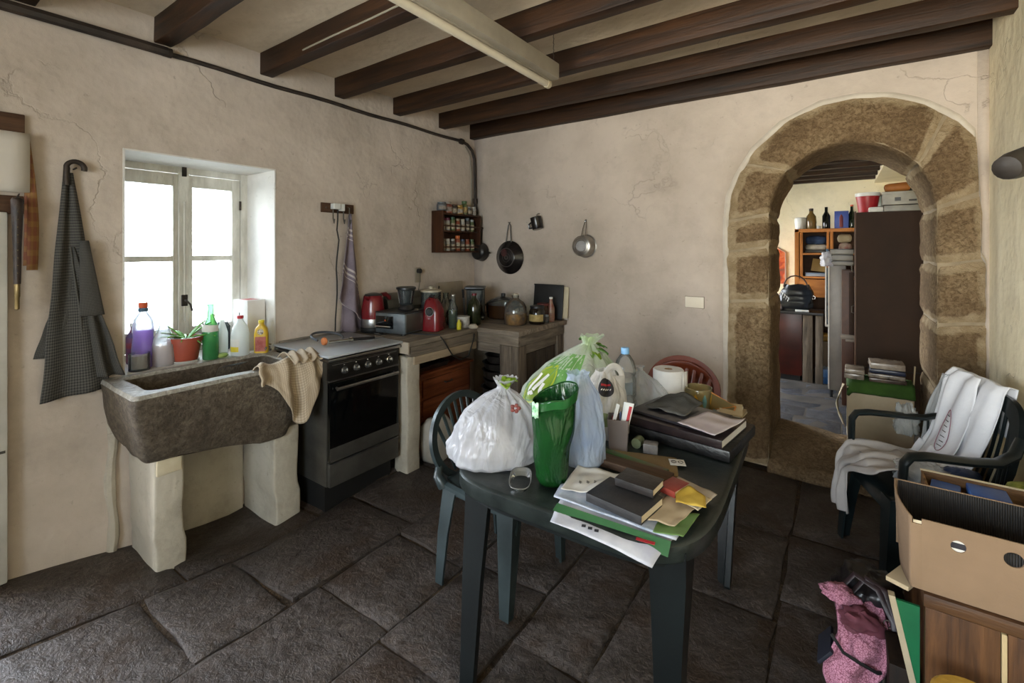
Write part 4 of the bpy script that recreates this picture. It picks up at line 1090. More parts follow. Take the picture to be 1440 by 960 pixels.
t = T('black_spatula', 'black handled knife sticking up behind the oil bottle', 'knife', (-2.50, 2.86, ZW)); g = G(); g.box((0, 0, .12), (.02, .004, .24), rx(6), .001); g.o('blade', M_steel, t); g = G(); g.box((0, -.016, .255), (.018, .012, .07), rx(6), .004); g.o('handle', M_black, t)
# coffee maker
cm = T('coffee_maker', 'black drip coffee maker with a clear jug in the corner', 'coffee maker', (-2.62, 3.14, .886), 35)
g = G(); g.bb(-.085, .085, -.09, .10, 0, .03, .008); g.o('base', M_black, cm)
g = G(); g.bb(-.08, .08, .03, .10, .03, .26, .01); g.o('tower', M_black, cm)
g = G(); g.bb(-.088, .088, -.09, .105, .262, .285, .008); g.o('lid', M_black, cm)
g = G(); g.lathe([(.03, .145), (.06, .15), (.075, .19), (.078, .258), (0, .258)], 22, (0, -.02, 0)); g.o('filter_holder', M_clear, cm)
g = G(); g.lathe([(0, .032), (.06, .034), (.068, .06), (.064, .11), (.048, .14), (.05, .15)], 22, (0, -.025, 0)); jg = g.o('jug', glass('coffee_glass', '#2d211b', .5, .03, 1.5), cm)
g = G(); g.tube([V(-.01, -.07, .14), V(-.01, -.115, .135), V(-.01, -.12, .08), V(-.01, -.09, .055)], .008, 8); g.o('handle', M_black, jg)
# casserole
cp = T('glass_casserole', 'dark casserole pot with a domed glass lid on the corner bench', 'pot', (-2.46, 3.34, .886), 0)
g = G(); g.lathe([(0, 0), (.13, 0), (.145, .012), (.155, .11), (.158, .12), (.153, .12), (.142, .015), (0, .012)], 30); g.o('pot', glass('brown_glass', '#6b4a30', .55, .04, 1.3), cp)
g = G(); g.lathe([(0, .014), (.135, .02), (.145, .06), (0, .065)], 24); g.o('contents', mat('stew', '#6b4a2a', '#8a6a3f', 20, .6), cp)
g = G(); g.lathe([(.158, .12), (.15, .135), (.11, .165), (.05, .185), (0, .19)], 30); ld = g.o('lid', M_clear, cp)
g = G(); g.cyl((0, 0, .19), .02, .028, 14); g.o('knob', M_black, ld)
for s_ in (-1, 1):
    g = G(); g.tube([V(s_ * .15, -.04, .10), V(s_ * .185, -.03, .105), V(s_ * .185, .03, .105), V(s_ * .15, .04, .10)], .007, 8); g.o('handle', M_black, cp)
# glass jug with amber fruit
t = bottle('preserve_jug', 'large round glass jug of amber preserves at the bench front', 'jug', (-2.16, 3.10, .886), [(0, 0), (.085, 0), (.092, .008), (.093, .09), (.09, .14), (.07, .18), (.035, .205), (.028, .212), (.03, .24), (.026, .24)], M_clear, (.03, .236, .014, mat('cloudy_lid', '#a39a86')), (mat('amber_fruit', '#5c3a12', '#a56c1e', 26, .35, .6, 30), .38))
t = bottle('coffee_jar', 'dark glass jar with a black lid and cream label', 'jar', (-2.03, 3.225, .886), [(0, 0), (.062, 0), (.066, .006), (.066, .10), (.058, .118), (.055, .13), (0, .13)], mat('dark_jar_glass', '#1f1710', None, rough=.1), (.06, .128, .02, M_black))
g = G(); g.sheet(lambda u, v: V(.0668 * math.cos(R(-170 + 160 * u)), .0668 * math.sin(R(-170 + 160 * u)), .025 + .055 * v), 18, 2); g.o('label', mat('cream_label', '#b39b62', '#8f7a4a', 30, .7), t)
bottle('jam_jar', 'jar with a dark red lid behind the labelled coffee jar', 'jar', (-2.06, 3.37, .886), [(0, 0), (.05, 0), (.055, .006), (.055, .11), (.046, .125), (.046, .135), (0, .135)], glass('jam_glass', '#7a3a2a', .5, .05, 1.2), (.052, .13, .022, mat('dark_red_lid', '#5c1f1c', None, rough=.4)))
bottle('sauce_bottle', 'pale sauce bottle with red label at the right bench corner', 'bottle', (-2.00, 3.40, .886), [(0, 0), (.028, 0), (.031, .005), (.031, .11), (.014, .165), (.013, .19), (0, .19)], mat('sauce_beige', '#8f7d66', '#7a2a22', 14, .4, stretch=(.3, .3, 1.2)), (.015, .19, .016, M_whitep))
bottle('small_spice_jar', 'tiny clear jar in front of the sauce bottle', 'jar', (-1.985, 3.30, .886), [(0, 0), (.02, 0), (.022, .004), (.022, .055), (0, .055)], M_clear, (.02, .055, .014, M_steel))
# boards leaning on the walls
t = T('black_tray', 'black square tray leaning on the back wall over the bench', 'tray', (-2.10, 3.52, .886), 0)
g = G(); g.box((0, 0, .15), (.30, .012, .30), rx(-7), .006); g.o('panel', mat('matt_black_tray', '#151516', '#1e1e1f', 5, .5), t)
g = G()
for a, b, c, d in ((0, .295, .30, .012), (0, .005, .30, .012)): g.box((a, -.006 + (.15 - b) * .12 * -1, b), (c, .01, d), rx(-7))
g.o('rim', M_black, t)
g = G(); g.box((0, 0, .15), (.05, .008, .27), rx(-6), .003); tag(g.o('pale_board', M_cream, loc=(-1.935, 3.54, .886)), 'narrow pale board leaning behind the black tray', 'board')
t = T('cutting_board', 'pale rectangular cutting board with a wire loop leaning in the corner', 'cutting board', (-2.945, 3.18, .886), 0)
g = G(); g.box((0, 0, .155), (.016, .34, .31), ry(-5), .008); g.o('board', mat('pale_board', '#9e9280', '#8a7e6d', 4, .6), t)
g = G(); g.tube([V(.012, -.17, .28), V(.02, -.185, .25), V(.02, -.18, .2)], .006, 6); g.o('loop', M_iron, t)
g = G(); g.tube([V(0, 0, 0), V(.0, .02, .15), V(0, .06, .22), V(0, .07, .26)], .003, 5)
tag(g.o('wire_whisk', M_wire, loc=(-2.88, 3.05, .886)), 'thin wire leaning on the pale cutting board', 'wire')
so = T('wall_plug', 'black round plug in a wall socket above the canister', 'plug', (XL, 2.80, 1.31))
g = G(); g.bb(.001, .012, -.03, .03, -.10, .03, .003); g.o('socket_plate', mat('aged_plate', '#8d8271', None, rough=.5), so)
g = G(); g.cyl((.012, 0, 0), .022, .03, 14, ry(90)); g.o('plug', M_black, so)
g = G(); g.tube([V(.035, 0, 0), V(.045, -.01, -.08), V(.03, -.02, -.2), V(.04, -.01, -.32)], .004, 6); g.o('cable', M_wire, so)
g = G(); g.tube([V(-2.58, 2.30, .885), V(-2.45, 2.36, .884), V(-2.34, 2.40, .885), V(-2.318, 2.42, .85), V(-2.32, 2.52, .72), V(-2.33, 2.62, .665), V(-2.32, 2.70, .68), V(-2.318, 2.76, .80), V(-2.33, 2.78, .84)], .005, 6)
tag(g.o('appliance_cord', M_rub), 'black appliance cord looping down over the worktop edge', 'cord')
g = G(); g.tube([V(-2.60, 2.13, .006 + ZW), V(-2.70, 2.14, ZW + .006)], .006, 6)
tag(g.o('grey_rod', M_wire, loc=(-.05, .02, 0)), 'short grey metal rod lying at the cooker end of the worktop', 'rod')

# ================================================================ spice rack
sr = T('spice_rack', 'dark wooden two-shelf spice rack high in the corner', 'spice rack', (XL, 2.97, 1.467))
Msr = wood('spice_rack_wood', '#241209', '#4a2812', 2, 2.5, .5, .2, 10)
for nm, a in (('side', (.002, .14, 0, .018, 0, .375)), ('side', (.002, .14, .512, .53, 0, .355)), ('shelf', (.002, .14, .018, .512, 0, .016)), ('shelf', (.002, .135, .018, .512, .185, .199)), ('top', (.002, .14, .018, .512, .34, .355)), ('back', (.002, .008, .018, .512, .016, .34))):
    g = G(); g.bb(*a, .002); g.o(nm, Msr, sr)
for z in (.045, .235):
    g = G(); g.bb(.132, .139, .018, .512, z, z + .012, .001); g.o('rail', Msr, sr)
def jar(label, y, z, r_, h, body, capm, cat='spice jar', grp='spice jars in the corner rack', nm='spice_jar', x=.085):
    t = T(nm, label, cat, (XL + x, 2.97 + y, 1.467 + z + .001), 0, grp)
    g = G(); g.lathe([(0, 0), (r_ * .9, 0), (r_, .004), (r_, h * .72), (r_ * .8, h * .8), (0, h * .8)], 14); g.o('jar', body, t)
    g = G(); g.cyl((0, 0, h * .8), r_ * .86, h * .2, 12); g.o('lid', capm, t)
    g = G(); g.sheet(lambda u, v: V((r_ + .0006) * math.cos(R(-80 + 170 * u)), (r_ + .0006) * math.sin(R(-80 + 170 * u)), h * (.15 + .4 * v)), 8, 1); g.o('label', mat('jar_label_%d' % (int(y * 1000) % 4), ['#b5a88f', '#9a8f86', '#b89a5a', '#a5a5a0'][int(y * 1000) % 4], '#6f6255', 60, .7), t)
cap = lambda n, c: mat('lid_' + n, c, None, rough=.4)
mj = [mat('spice_' + n, a, b, 25, .35) for n, a, b in (('paprika', '#6b2a1a', '#8f4a2a'), ('herb', '#3f4a2a', '#5c6340'), ('pepper', '#2f2822', '#5a5048'), ('salt', '#8f8a82', '#a8a39a'), ('curry', '#8a6424', '#a5803a'))]
row = [('wide grey tin at the left end on top of the spice rack', .045, .375, .045, .075, mat('grey_tin', '#4f5358', None, rough=.4), cap('grey', '#5f6468')), ('jar with pale lid second on top of the spice rack', .125, .355, .04, .105, mj[0], cap('pale', '#8f8578')),
       ('low jar with a square label on top of the spice rack', .20, .355, .036, .085, mj[2], cap('brown', '#4a3a2c')), ('round yellow jar on top of the spice rack', .275, .355, .04, .085, mj[4], cap('gold', '#96762f')),
       ('tall green bottle on top of the spice rack', .35, .355, .03, .13, mj[1], cap('green', '#3f5a34')), ('small dark jar right of the green bottle on the rack top', .42, .355, .028, .08, mj[2], cap('steel', '#7d7f80')), ('end jar with a pale cap on the rack top', .485, .355, .026, .085, mj[3], cap('whiteish', '#a5a29b'))]
for a in row: jar(a[0], a[1], a[2], a[3], a[4], a[5], a[6])
ups = [('magenta', '#8f2a4f', 3), ('plum', '#6b2444', 3), ('forest', '#2f4f34', 1), ('buff', '#8f7a5c', 0), ('ivory', '#aaa28f', 3), ('slate', '#4a555c', 2), ('silver', '#8f9290', 1)]
for i, (n, c, k) in enumerate(ups):
    jar('%s lidded jar on the upper shelf of the spice rack' % n, .052 + i * .068, .199, .024, .115 + .012 * (i % 3 == 2), mj[k], cap(n, c))
lows = [('cream', '#a59b84', 3), ('chalk', '#b0aba0', 3), ('ash', '#8a8880', 2), ('bright orange', '#c0642a', 0), ('navy', '#2f3a4f', 2), ('rust', '#7a4028', 0), ('moss', '#4a5a3a', 1)]
for i, (n, c, k) in enumerate(lows):
    jar('%s lidded jar on the lower shelf of the spice rack' % n, .052 + i * .068, .016, .025, .11 + .03 * (i == 3), mj[k], cap(n.replace(' ', '_'), c))

# ================================================================ back wall things
ld = T('black_ladle_pan', 'small black pan hanging in the corner below the spice rack', 'pan', (-2.88, YB, 1.52), 0)
g = G(); g.lathe([(0, .10), (.055, .10), (.075, .085), (.088, .03), (.092, .02), (.088, .02), (.07, .08), (0, .094)], 22, (0, 0, -.05), rx(90)); g.o('bowl', mat('sooty_enamel', '#141210'), ld)
g = G(); g.tube([V(0, -.03, .03), V(0, -.02, .12), V(0, -.015, .17), V(.012, -.015, .185), V(0, -.012, .19)], .007, 8); g.o('handle', M_iron, ld)
g = G(); g.tube([V(.09, -.03, -.05), V(.115, -.035, -.055), V(.13, -.035, -.06)], .009, 8); g.o('side_grip', M_chrome, ld)
Mfp = mat('black_enamel_pan', '#141212', '#221c1b', 12, .22)
fp = T('frying_pan', 'large black frying pan hanging by its long wire handle on the back wall', 'pan', (-2.545, YB, 1.42))
MX = rz(-14) @ rx(90)
g = G(); g.lathe([(0, .062), (.088, .062), (.095, .058), (.125, .025), (.155, .008), (.158, .004), (.15, .0), (0, .0)], 36, (0, -.008, 0), rx(90)); g.o('pan', Mfp, fp)
g = G(); g.lathe([(.082, .0625), (.086, .066), (.09, .0625)], 36, (0, -.008, 0), rx(90)); g.lathe([(.012, .0625), (.016, .066), (.02, .0625)], 20, (0, -.008, 0), rx(90)); g.lathe([(.04, .0625), (.041, .064), (.043, .0625)], 30, (0, -.008, 0), rx(90))
g.o('raised_ring', mat('ring_grey', '#4a4442', None, rough=.3), fp)
g = G(); g.lathe([(0, 0), (.035, 0), (.035, .001), (0, .001)], 20, (-.025, -.0705, .045), rx(90)); g.o('worn_red_mark', mat('worn_red', '#4a1c1c', '#2a1414', 30, .5), fp)
g = G(); g.tube([V(-.03, -.03, .145), V(-.022, -.022, .23), V(-.014, -.015, .30), V(0, -.014, .325), V(.014, -.015, .30), V(.02, -.022, .23), V(.03, -.03, .145)], .006, 8); g.o('handle', M_wire, fp)
g = G(); g.tube([V(0, .0, .335), V(0, -.03, .325), V(.0, -.034, .335)], .003, 6); g.o('nail', M_iron, fp)
mg = T('black_mug', 'little black tin mug hanging tilted from a nail on the back wall', 'mug', (-2.215, YB, 1.72))
g = G(); M = ry(-14); g.lathe([(0, -.055), (.045, -.055), (.05, -.05), (.05, .05), (.053, .055), (.05, .055), (.046, -.04), (0, -.045)], 22, (0, -.055, .01), M); g.o('cup', Mfp, mg)
g = G(); g.tube([V(-.045, -.055, -.03), V(-.08, -.055, -.035), V(-.085, -.055, -.0), V(-.06, -.055, .02)], .008, 8); g.o('handle', Mfp, mg)
g = G(); g.tube([V(0, 0, .10), V(.0, -.03, .10), V(-.006, -.05, .085), V(.012, -.055, .07)], .004, 6); g.o('hook', M_wire, mg)
sp_ = T('saucepan', 'small shiny steel saucepan hanging bottom outward on the back wall', 'pan', (-1.755, YB, 1.525))
g = G(); g.lathe([(0, .095), (.075, .095), (.083, .09), (.087, .08), (.09, .005), (.10, .0), (.088, .0)], 36, (0, -.004, 0), rx(90)); g.o('pan', mat('worn_steel', '#b9b4ac', '#96918a', 16, .3, metal=.85), sp_)
g = G(); g.lathe([(0, .0955), (.045, .0955), (.047, .098), (.05, .0955)], 30, (0, -.004, 0), rx(90)); g.lathe([(.062, .0955), (.064, .098), (.067, .0955)], 30, (0, -.004, 0), rx(90)); g.o('base_ring', M_steel, sp_)
g = G(); g.tube([V(-.018, -.05, .085), V(-.014, -.03, .15), V(-.008, -.012, .20), V(0, -.01, .212), V(.008, -.012, .20), V(.014, -.03, .15), V(.018, -.05, .085)], .004, 8); g.o('handle', M_chrome, sp_)
g = G(); g.tube([V(0, 0, .212), V(0, -.02, .215), V(.012, -.024, .222)], .004, 6); g.o('nail', M_iron, sp_)
so = T('wall_socket', 'cream double wall socket on the back wall left of the archway', 'socket', (-.872, YB, 1.107))
g = G(); g.bb(-.069, .069, -.003, 0, -.043, .043, .001); g.o('dark_border', mat('socket_dark', '#6e6455', None, rough=.5), so); g = G(); g.bb(-.066, .066, -.012, -.003, -.04, .04, .003); g.o('plate', mat('aged_socket', '#ddd2be', None, rough=.45), so)  # darker backing plate, slightly larger than the socket plate
g = G(); g.lathe([(.0, -.002), (.02, -.002), (.021, .0), (.024, .002), (.024, 0)], 24, (-.03, -.010, 0), rx(90)); g.o('outlet', mat('socket_dark', '#6e6455', None, rough=.5), so)
for x in (-.036, -.024):
    g = G(); g.cyl((x, -.0085, 0), .0028, .003, 8, rx(90)); g.o('hole', M_black, so)
g = G(); g.bb(.01, .055, -.013, -.0095, -.022, .022, .002); g.o('switch', mat('aged_socket', '#ddd2be'), so)

# ================================================================ fluorescent lamp
lf = T('strip_light', 'long unlit fluorescent strip light hanging on thin chains below the beams', 'lamp', (-1.31, 2.24, 2.45))
g = G(); g.bb(-.0, .045, -1.55, 0, -.01, .075, .003); g.o('housing', mat('dusty_white_metal', '#8f877a', '#a39a8b', 5, .5), lf)
g = G(); g.tube([V(-.022, -1.53, -.028), V(-.022, -.03, -.028)], .019, 14); g.o('tube', mat('frosted_tube', '#cfc5b2', '#bdb3a0', 3, .25), lf)
g = G(); g.tube([V(-.022, -.03, -.028), V(-.022, .0, -.028)], .022, 12); g.tube([V(-.022, -1.56, -.028), V(-.022, -1.53, -.028)], .022, 12); g.o('lamp_holder', mat('old_ivory', '#b8ab90', None, rough=.4), lf)
g = G(); g.bb(-.042, -.0, -1.55, -.005, -.012, -.004, .001); g.o('reflector', mat('dusty_white_metal', '#8f877a'), lf)
for y in (-.02, -1.45):
    g = G(); zt = .28
    for i in range(14): g.tube([V(.02 + .004 * (i % 2), y, .07 + i * .0155), V(.02 - .004 * (i % 2), y + .003, .086 + i * .0155)], .0018, 5)
    c_ = g.o('chain', M_wire, lf); c_['kind'] = 'stuff'
g = G(); g.tube([V(.02, -.02, .10), V(.012, -.018, .05), V(.03, -.016, .0)], .005, 6); g.o('hanger', M_iron, lf)
# log end by the right wall
g = G(); g.tube([V(-.0, 0, .03), V(-.06, -.07, .0), V(-.125, -.145, -.03), V(-.15, -.175, -.042), V(-.155, -.182, -.045)], [.055, .055, .053, .045, .02], 16)
tag(g.o('wooden_peg', mat('charred_wood', '#241f1b', '#3d3630', 8, .5, .3, 20), loc=(XR - .0, 2.70, 1.85)), 'thick dark rounded wooden peg sticking out of the right wall', 'peg')
# ================================================================ green plastic table
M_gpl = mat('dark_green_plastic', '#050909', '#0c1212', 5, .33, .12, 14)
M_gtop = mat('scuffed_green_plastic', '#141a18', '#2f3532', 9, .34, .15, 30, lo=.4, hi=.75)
TZ = .70
tb = T('garden_table', 'dark green scuffed plastic garden table heaped with bags and papers', 'table', (-.76, 1.86, 0), 2)
def sup(a, b, n, N=64):
    P = []
    for i in range(N):
        t = 2 * PI * i / N; c, s = math.cos(t), math.sin(t)
        P.append((a * math.copysign(abs(c) ** (2 / n), c), b * math.copysign(abs(s) ** (2 / n), s)))
    return P
g = G(); a, b, n = .455, .645, 5.5
L = []
for da, z in ((-.012, TZ - .055), (-.004, TZ - .057), (0, TZ - .05), (0, TZ - .008), (-.006, TZ - .001), (-.014, TZ + .001), (-.05, TZ), (-.3, TZ)): L.append([V(x, y, z) for x, y in sup(a + da, b + da, n)])
loft(g, L, False, True); g.o('tabletop', M_gtop, tb, ang=40)
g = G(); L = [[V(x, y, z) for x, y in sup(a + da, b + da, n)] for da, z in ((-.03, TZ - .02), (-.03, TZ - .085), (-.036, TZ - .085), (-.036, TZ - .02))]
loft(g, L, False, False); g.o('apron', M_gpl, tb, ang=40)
for sx_, sy_ in ((-1, -1), (1, -1), (-1, 1), (1, 1)):
    g = G(); x1, y1 = .415, .59
    tx, ty, bx_, by_ = sx_ * (x1 - .015), sy_ * (y1 - .015), sx_ * (x1 - .035), sy_ * (y1 - .20 if sy_ > 0 else y1 - .0)
    if sx_ < 0 and sy_ < 0: tx, ty, bx_, by_ = -.37, -.575, -.325, -.66
    def leg_sec(cx, cy, z, w1, w2):
        q = [(0, 0), (w1, 0), (w1, .022), (.03, .03), (.022, w1), (0, w1)]
        return [V(cx - sx_ * x, cy - sy_ * y, z) for x, y in q]
    L = [leg_sec(tx, ty, TZ - .03, .11, 0), leg_sec(tx, ty, TZ - .12, .10, 0), leg_sec((tx + bx_) / 2, (ty + by_) / 2, .35, .078, 0), leg_sec(bx_, by_, .012, .055, 0), leg_sec(bx_, by_, 0, .05, 0)]
    if sx_ * sy_ < 0: L = [l[::-1] for l in L]
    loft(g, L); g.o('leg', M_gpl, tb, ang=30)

# ================================================================ plastic chairs
def slat(pts, w_, th, m, par, name='slat'):
    g = G(); g.tube(pts, w_, 8, flat=th); return g.o(name, m, par, ang=50)
def chair_leg(m, par, top, foot, w0, w1, out):
    """L shaped tapering leg"""
    g = G(); L = []
    for t in (0, .15, .5, .97, 1):
        c = Vector(top).lerp(Vector(foot), t); c.x += out[0] * t * (1 - t) ; c.y += out[1] * t * (1 - t)
        w_ = w0 + (w1 - w0) * min(t, .97)
        sx_, sy_ = out[2], out[3]
        q = [(0, 0), (w_, 0), (w_, .012), (.016, .018), (.012, w_ * .8), (0, w_ * .8)]
        l = [V(c.x - sx_ * x, c.y - sy_ * y, c.z) for x, y in q]
        L.append(l[::-1] if sx_ * sy_ < 0 else l)
    loft(g, L); return g.o('leg', m, par, ang=30)
def seat_sheet(x0, x1, wf, wb, z, m, par, dip=.02, th=.012):
    g = G()
    def f(u, v):
        x = x1 + (x0 - x1) * v; hw_ = (wf + (wb - wf) * v) * (1 - .10 * (1 - v) ** 6)
        y = (u - .5) * 2 * hw_
        e = abs(u - .5) * 2
        zz = z - dip * math.sin(PI * min(1, v * .95 + .05)) * (1 - e ** 4) - .045 * max(0, e - .88) / .12 - .06 * max(0, .08 - v) / .08
        return V(x, y, zz)
    g.sheet(f, 22, 18); return g.o('seat', m, par, ang=60, solid=th)

def bistro_chair(name, label, loc, rzz, m, top=.79):
    t = T(name, label, 'chair', loc, rzz)
    seat_sheet(-.20, .21, .215, .19, .44, m, t)
    # back ring leaning back
    zc, rzv, ryv = top - .205, .20, .225
    def ring(a, k=1.0): zz = zc + rzv * k * math.sin(a); return V(-.215 - (zz - .44) * .22, ryv * k * math.cos(a), zz)
    g = G()
    N = 44; secs = []
    for i in range(N):
        a_ = 2 * PI * i / N; o = ring(a_, 1.0); i_ = ring(a_, .84); 
        th = V(.016, 0, .004)
        secs.append([o - th * .3, o + th, i_ + th * .8, i_ - th * .3])
    secs.append(secs[0])
    loft(g, secs[:-1] + [secs[0]], False, False); g.o('back_ring', m, t, ang=35)
    for i in range(8):
        f_ = (i - 3.5) / 3.5
        yt = f_ * .165; yb = f_ * .085
        at_ = math.asin(max(-1, min(1, math.sqrt(max(0, 1 - (yt / (ryv * .86)) ** 2)))))
        zt = zc + rzv * .86 * math.sin(at_); zb = .45
        P = [V(-.215 - (z - .44) * .22 + .006 * math.sin(PI * k), yb + (yt - yb) * k, z) for k, z in [(q / 6, zb + (zt - zb) * q / 6) for q in range(7)]]
        g = G(); g.tube(P, .010, 6, flat=.45, up=(1, 0, 0)); g.o('slat', m, t, ang=50)
    for s_ in (-1, 1):
        chair_leg(m, t, (.205, s_ * .21, .43), (.20, s_ * .235, 0), .085, .045, (.02, s_ * .02, 1, s_))
        chair_leg(m, t, (-.185, s_ * .20, .44), (-.205, s_ * .235, 0), .075, .04, (-.03, s_ * .02, -1, s_))
        g = G(); g.tube([V(-.19, s_ * .195, .425), V(-.21, s_ * .215, .47), ring(R(0 if s_ > 0 else 180) - s_ * .5, .95)], [.03, .022, .018], 8); g.o('back_support', m, t, ang=50)
    g = G(); L = [V(.2, -.2, .425), V(.0, -.212, .425), V(-.19, -.195, .43)]; g.tube(L, .018, 6); g.tube([V(p.x, -p.y, p.z) for p in L], .018, 6); q_ = g.o('seat_rim', m, t, ang=50); q_['kind'] = 'stuff'
    return t
M_gch = mat('grey_green_plastic', '#1d2627', '#323c3d', 5, .32, .05, 20)
M_brn = mat('red_brown_plastic', '#5a2614', '#74341c', 5, .35)
bistro_chair('plastic_chair', 'grey green plastic chair with a round slatted back left of the table', (-1.28, 1.735, 0), 0, M_gch)
bistro_chair('plastic_chair', 'reddish brown plastic chair behind the table, only its rounded back showing', (-.80, 2.72, 0), -90, M_brn, .83)
brc = [o for o in C.objects if o.name == 'plastic_chair.001'][0]
g = G(); g.sheet(lambda u, v: V(-.218 - (.625 + .17 * math.sin(PI * v) * 1 - .44) * .22, (u - .5) * .40 * math.sqrt(max(.05, 1 - (2 * v - 1) ** 2 * .0)), 0) + V(0, 0, .60 + .20 * math.sqrt(max(0, 1 - ((u - .5) * 1.9) ** 2)) * v), 20, 6); g.o('back_panel', M_brn, brc, solid=.008)

# armchair at the right with high slatted back
M_dgc = mat('dark_slate_plastic', '#0f1617', '#1b2324', 5, .3, .05, 20)
ac = T('garden_armchair', 'dark slate green plastic armchair by the right wall, piled with white cloth', 'chair', (.305, 2.815, 0), 198)
ac.scale = (.84, 1, 1)
seat_sheet(-.20, .255, .24, .20, .43, M_dgc, ac)
def bk(y, z): return V(-.20 - (z - .43) * .26 - .0 * y, y, z)
prof = []
for i in range(33):
    k = i / 32; a_ = PI * k
    c, s = math.cos(a_), math.sin(a_)
    prof.append((math.copysign(abs(c) ** .5, c) * .225, .60 + .28 * abs(s) ** .55))
frame = [(.175, .42)] + [(.205, .5)] + prof + [(-.205, .5), (-.175, .42)]
g = G(); secs = []
for y, z in frame:
    o = bk(y, z); i_ = bk(y * .80, .50 + (z - .5) * .84 if z > .5 else z + .01)
    th = V(.018, 0, .004); secs.append([o - th * .4, o + th, i_ + th * .8, i_ - th * .3])
loft(g, secs, True, True); g.o('back_frame', M_dgc, ac, ang=35)
g = G(); g.sheet(lambda u, v: bk((u - .5) * .36, .425 + .05 * v) + V(.004, 0, 0), 8, 2); g.o('back_base', M_dgc, ac, solid=.014)
for i in range(9):
    f_ = (i - 4) / 4
    yt = f_ * .155; yb = f_ * .135; zt = .83 - .05 * abs(f_) ** 3
    g = G(); g.tube([bk(yb + (yt - yb) * q / 6, .46 + (zt - .46) * q / 6) + V(.008 - .012 * math.sin(PI * q / 6), 0, 0) for q in range(7)], .0095, 6, flat=.5, up=(1, 0, 0)); g.o('slat', M_dgc, ac, ang=50)
for s_ in (-1, 1):
    chair_leg(M_dgc, ac, (.25, s_ * .235, .43), (.29, s_ * .262, 0), .11, .06, (.02, s_ * .03, 1, s_))
    chair_leg(M_dgc, ac, (-.185, s_ * .205, .44), (-.235, s_ * .255, 0), .085, .05, (-.03, s_ * .03, -1, s_))
    g = G()
    P = [V(.205, s_ * .25, .40), V(.215, s_ * .262, .52), V(.21, s_ * .268, .61), V(.185, s_ * .27, .642), V(.12, s_ * .272, .65), V(-.05, s_ * .272, .647), V(-.16, s_ * .262, .65), V(-.235, s_ * .24, .68), V(-.275, s_ * .222, .74)]
    W_ = [.030, .029, .029, .029, .029, .028, .028, .026, .022]
    g.tube(P, W_, 10, flat=.55, up=(0, 0, 1) if False else (1, 0, .0)); g.o('armrest', M_dgc, ac, ang=50)
    g = G(); g.tube([V(.20, s_ * .245, .405), V(.0, s_ * .25, .40), V(-.10, s_ * .245, .43), V(-.19, s_ * .215, .50)], .018, 8); g.o('seat_side', M_dgc, ac, ang=50)
    for q in range(3):
        g = G(); x = -.155 - q * .022; g.tube([V(x, s_ * (.232 - q * .006), .47), V(x - .02, s_ * (.258 - q * .008), .645)], .006, 6); g.o('side_slat', M_dgc, ac)

# ================================================================ carrier bags
def bag(name, label, loc, rx_, ry_, h, m, seed, off=(0, 0), rzz=35, k=11, prof=None, cat='bag', fold=.10, lump_=.10, part='film', nu=110, nv=60, neck=.88, top_h=1.0):
    prof = prof or [(0, .80), (.05, .95), (.22, 1.0), (.45, .86), (.65, .58), (.8, .27), (neck, .10), (neck + .035, .13), (1, .26)]
    t = T(name, label, cat, loc, rzz)
    def f(u, v):
        a_ = 2 * PI * u
        Rv = interp(prof, v)
        A = fold * (.25 + 1.1 * smooth(.3, .85, v))
        ph = .6 * math.sin(v * 5 + seed) + seed
        fd = (abs(math.sin(k * a_ / 2 + ph)) ** .7 - .5) + .5 * (abs(math.sin(k * .5 * 2.3 * a_ // 1 * 0 + (k + 4) * a_ / 2 + seed * 2)) - .5)
        nz = noise.noise(V(math.cos(a_) * 1.6, math.sin(a_) * 1.6, v * 2.5 + seed * 3))
        n2 = noise.noise(V(math.cos(a_) * 5, math.sin(a_) * 5, v * 7 + seed))
        n3 = abs(noise.noise(V(math.cos(a_) * 3.2 + seed, math.sin(a_) * 3.2, v * 3.0))) + .5 * abs(noise.noise(V(math.cos(a_) * 8, math.sin(a_) * 8 + seed, v * 6)))
        rr = Rv * (1 + A * fd + lump_ * nz * (1.3 - v) + .035 * n2 + .11 * (.3 - n3) * (1 if v < neck - .1 else .3))
        w_ = v ** 1.3
        return V(rr * rx_ * math.cos(a_) + off[0] * w_, rr * ry_ * math.sin(a_) + off[1] * w_, h * (v + .02 * fd * v) * 1.0 + .004)
    g = G(); g.sheet(f, nu, nv, wrap=True)
    base = [f(i / 24, 0) for i in range(24)]
    g.face([g.bm.verts.new(V(p.x, p.y, .003)) for p in base])
    bm_ = g.bm
    g.o(part, m, t, ang=70)
    return t, f
M_bagw = film('white_bag_film', '#cfcfd4', .66, .2, .7, '#e2e2e7', crease=.8, bscale=8)
M_bagc = film('clear_bag_film', '#dfe3e6', .38, .15, .7, crease=.9, bscale=12)
M_bagg = film('leafy_bag_film', '#d9dfd2', .72, .25, .6, '#a9c48a', 5, .6)
M_bagb = film('bluish_bag_film', '#aebfdd', .55, .2, .6, '#cdd9ea', 6, .8)
M_green = film('green_bag_film', '#174d1f', .92, .2, .8, '#113c17', 4, .7, 10)
M_lime = mat('lime_leaf', '#5f7d1c', '#7a9626', 10, .4)
M_leafd = mat('leaf_dark_green', '#3f6a2a', '#6f8f45', 14, .5)
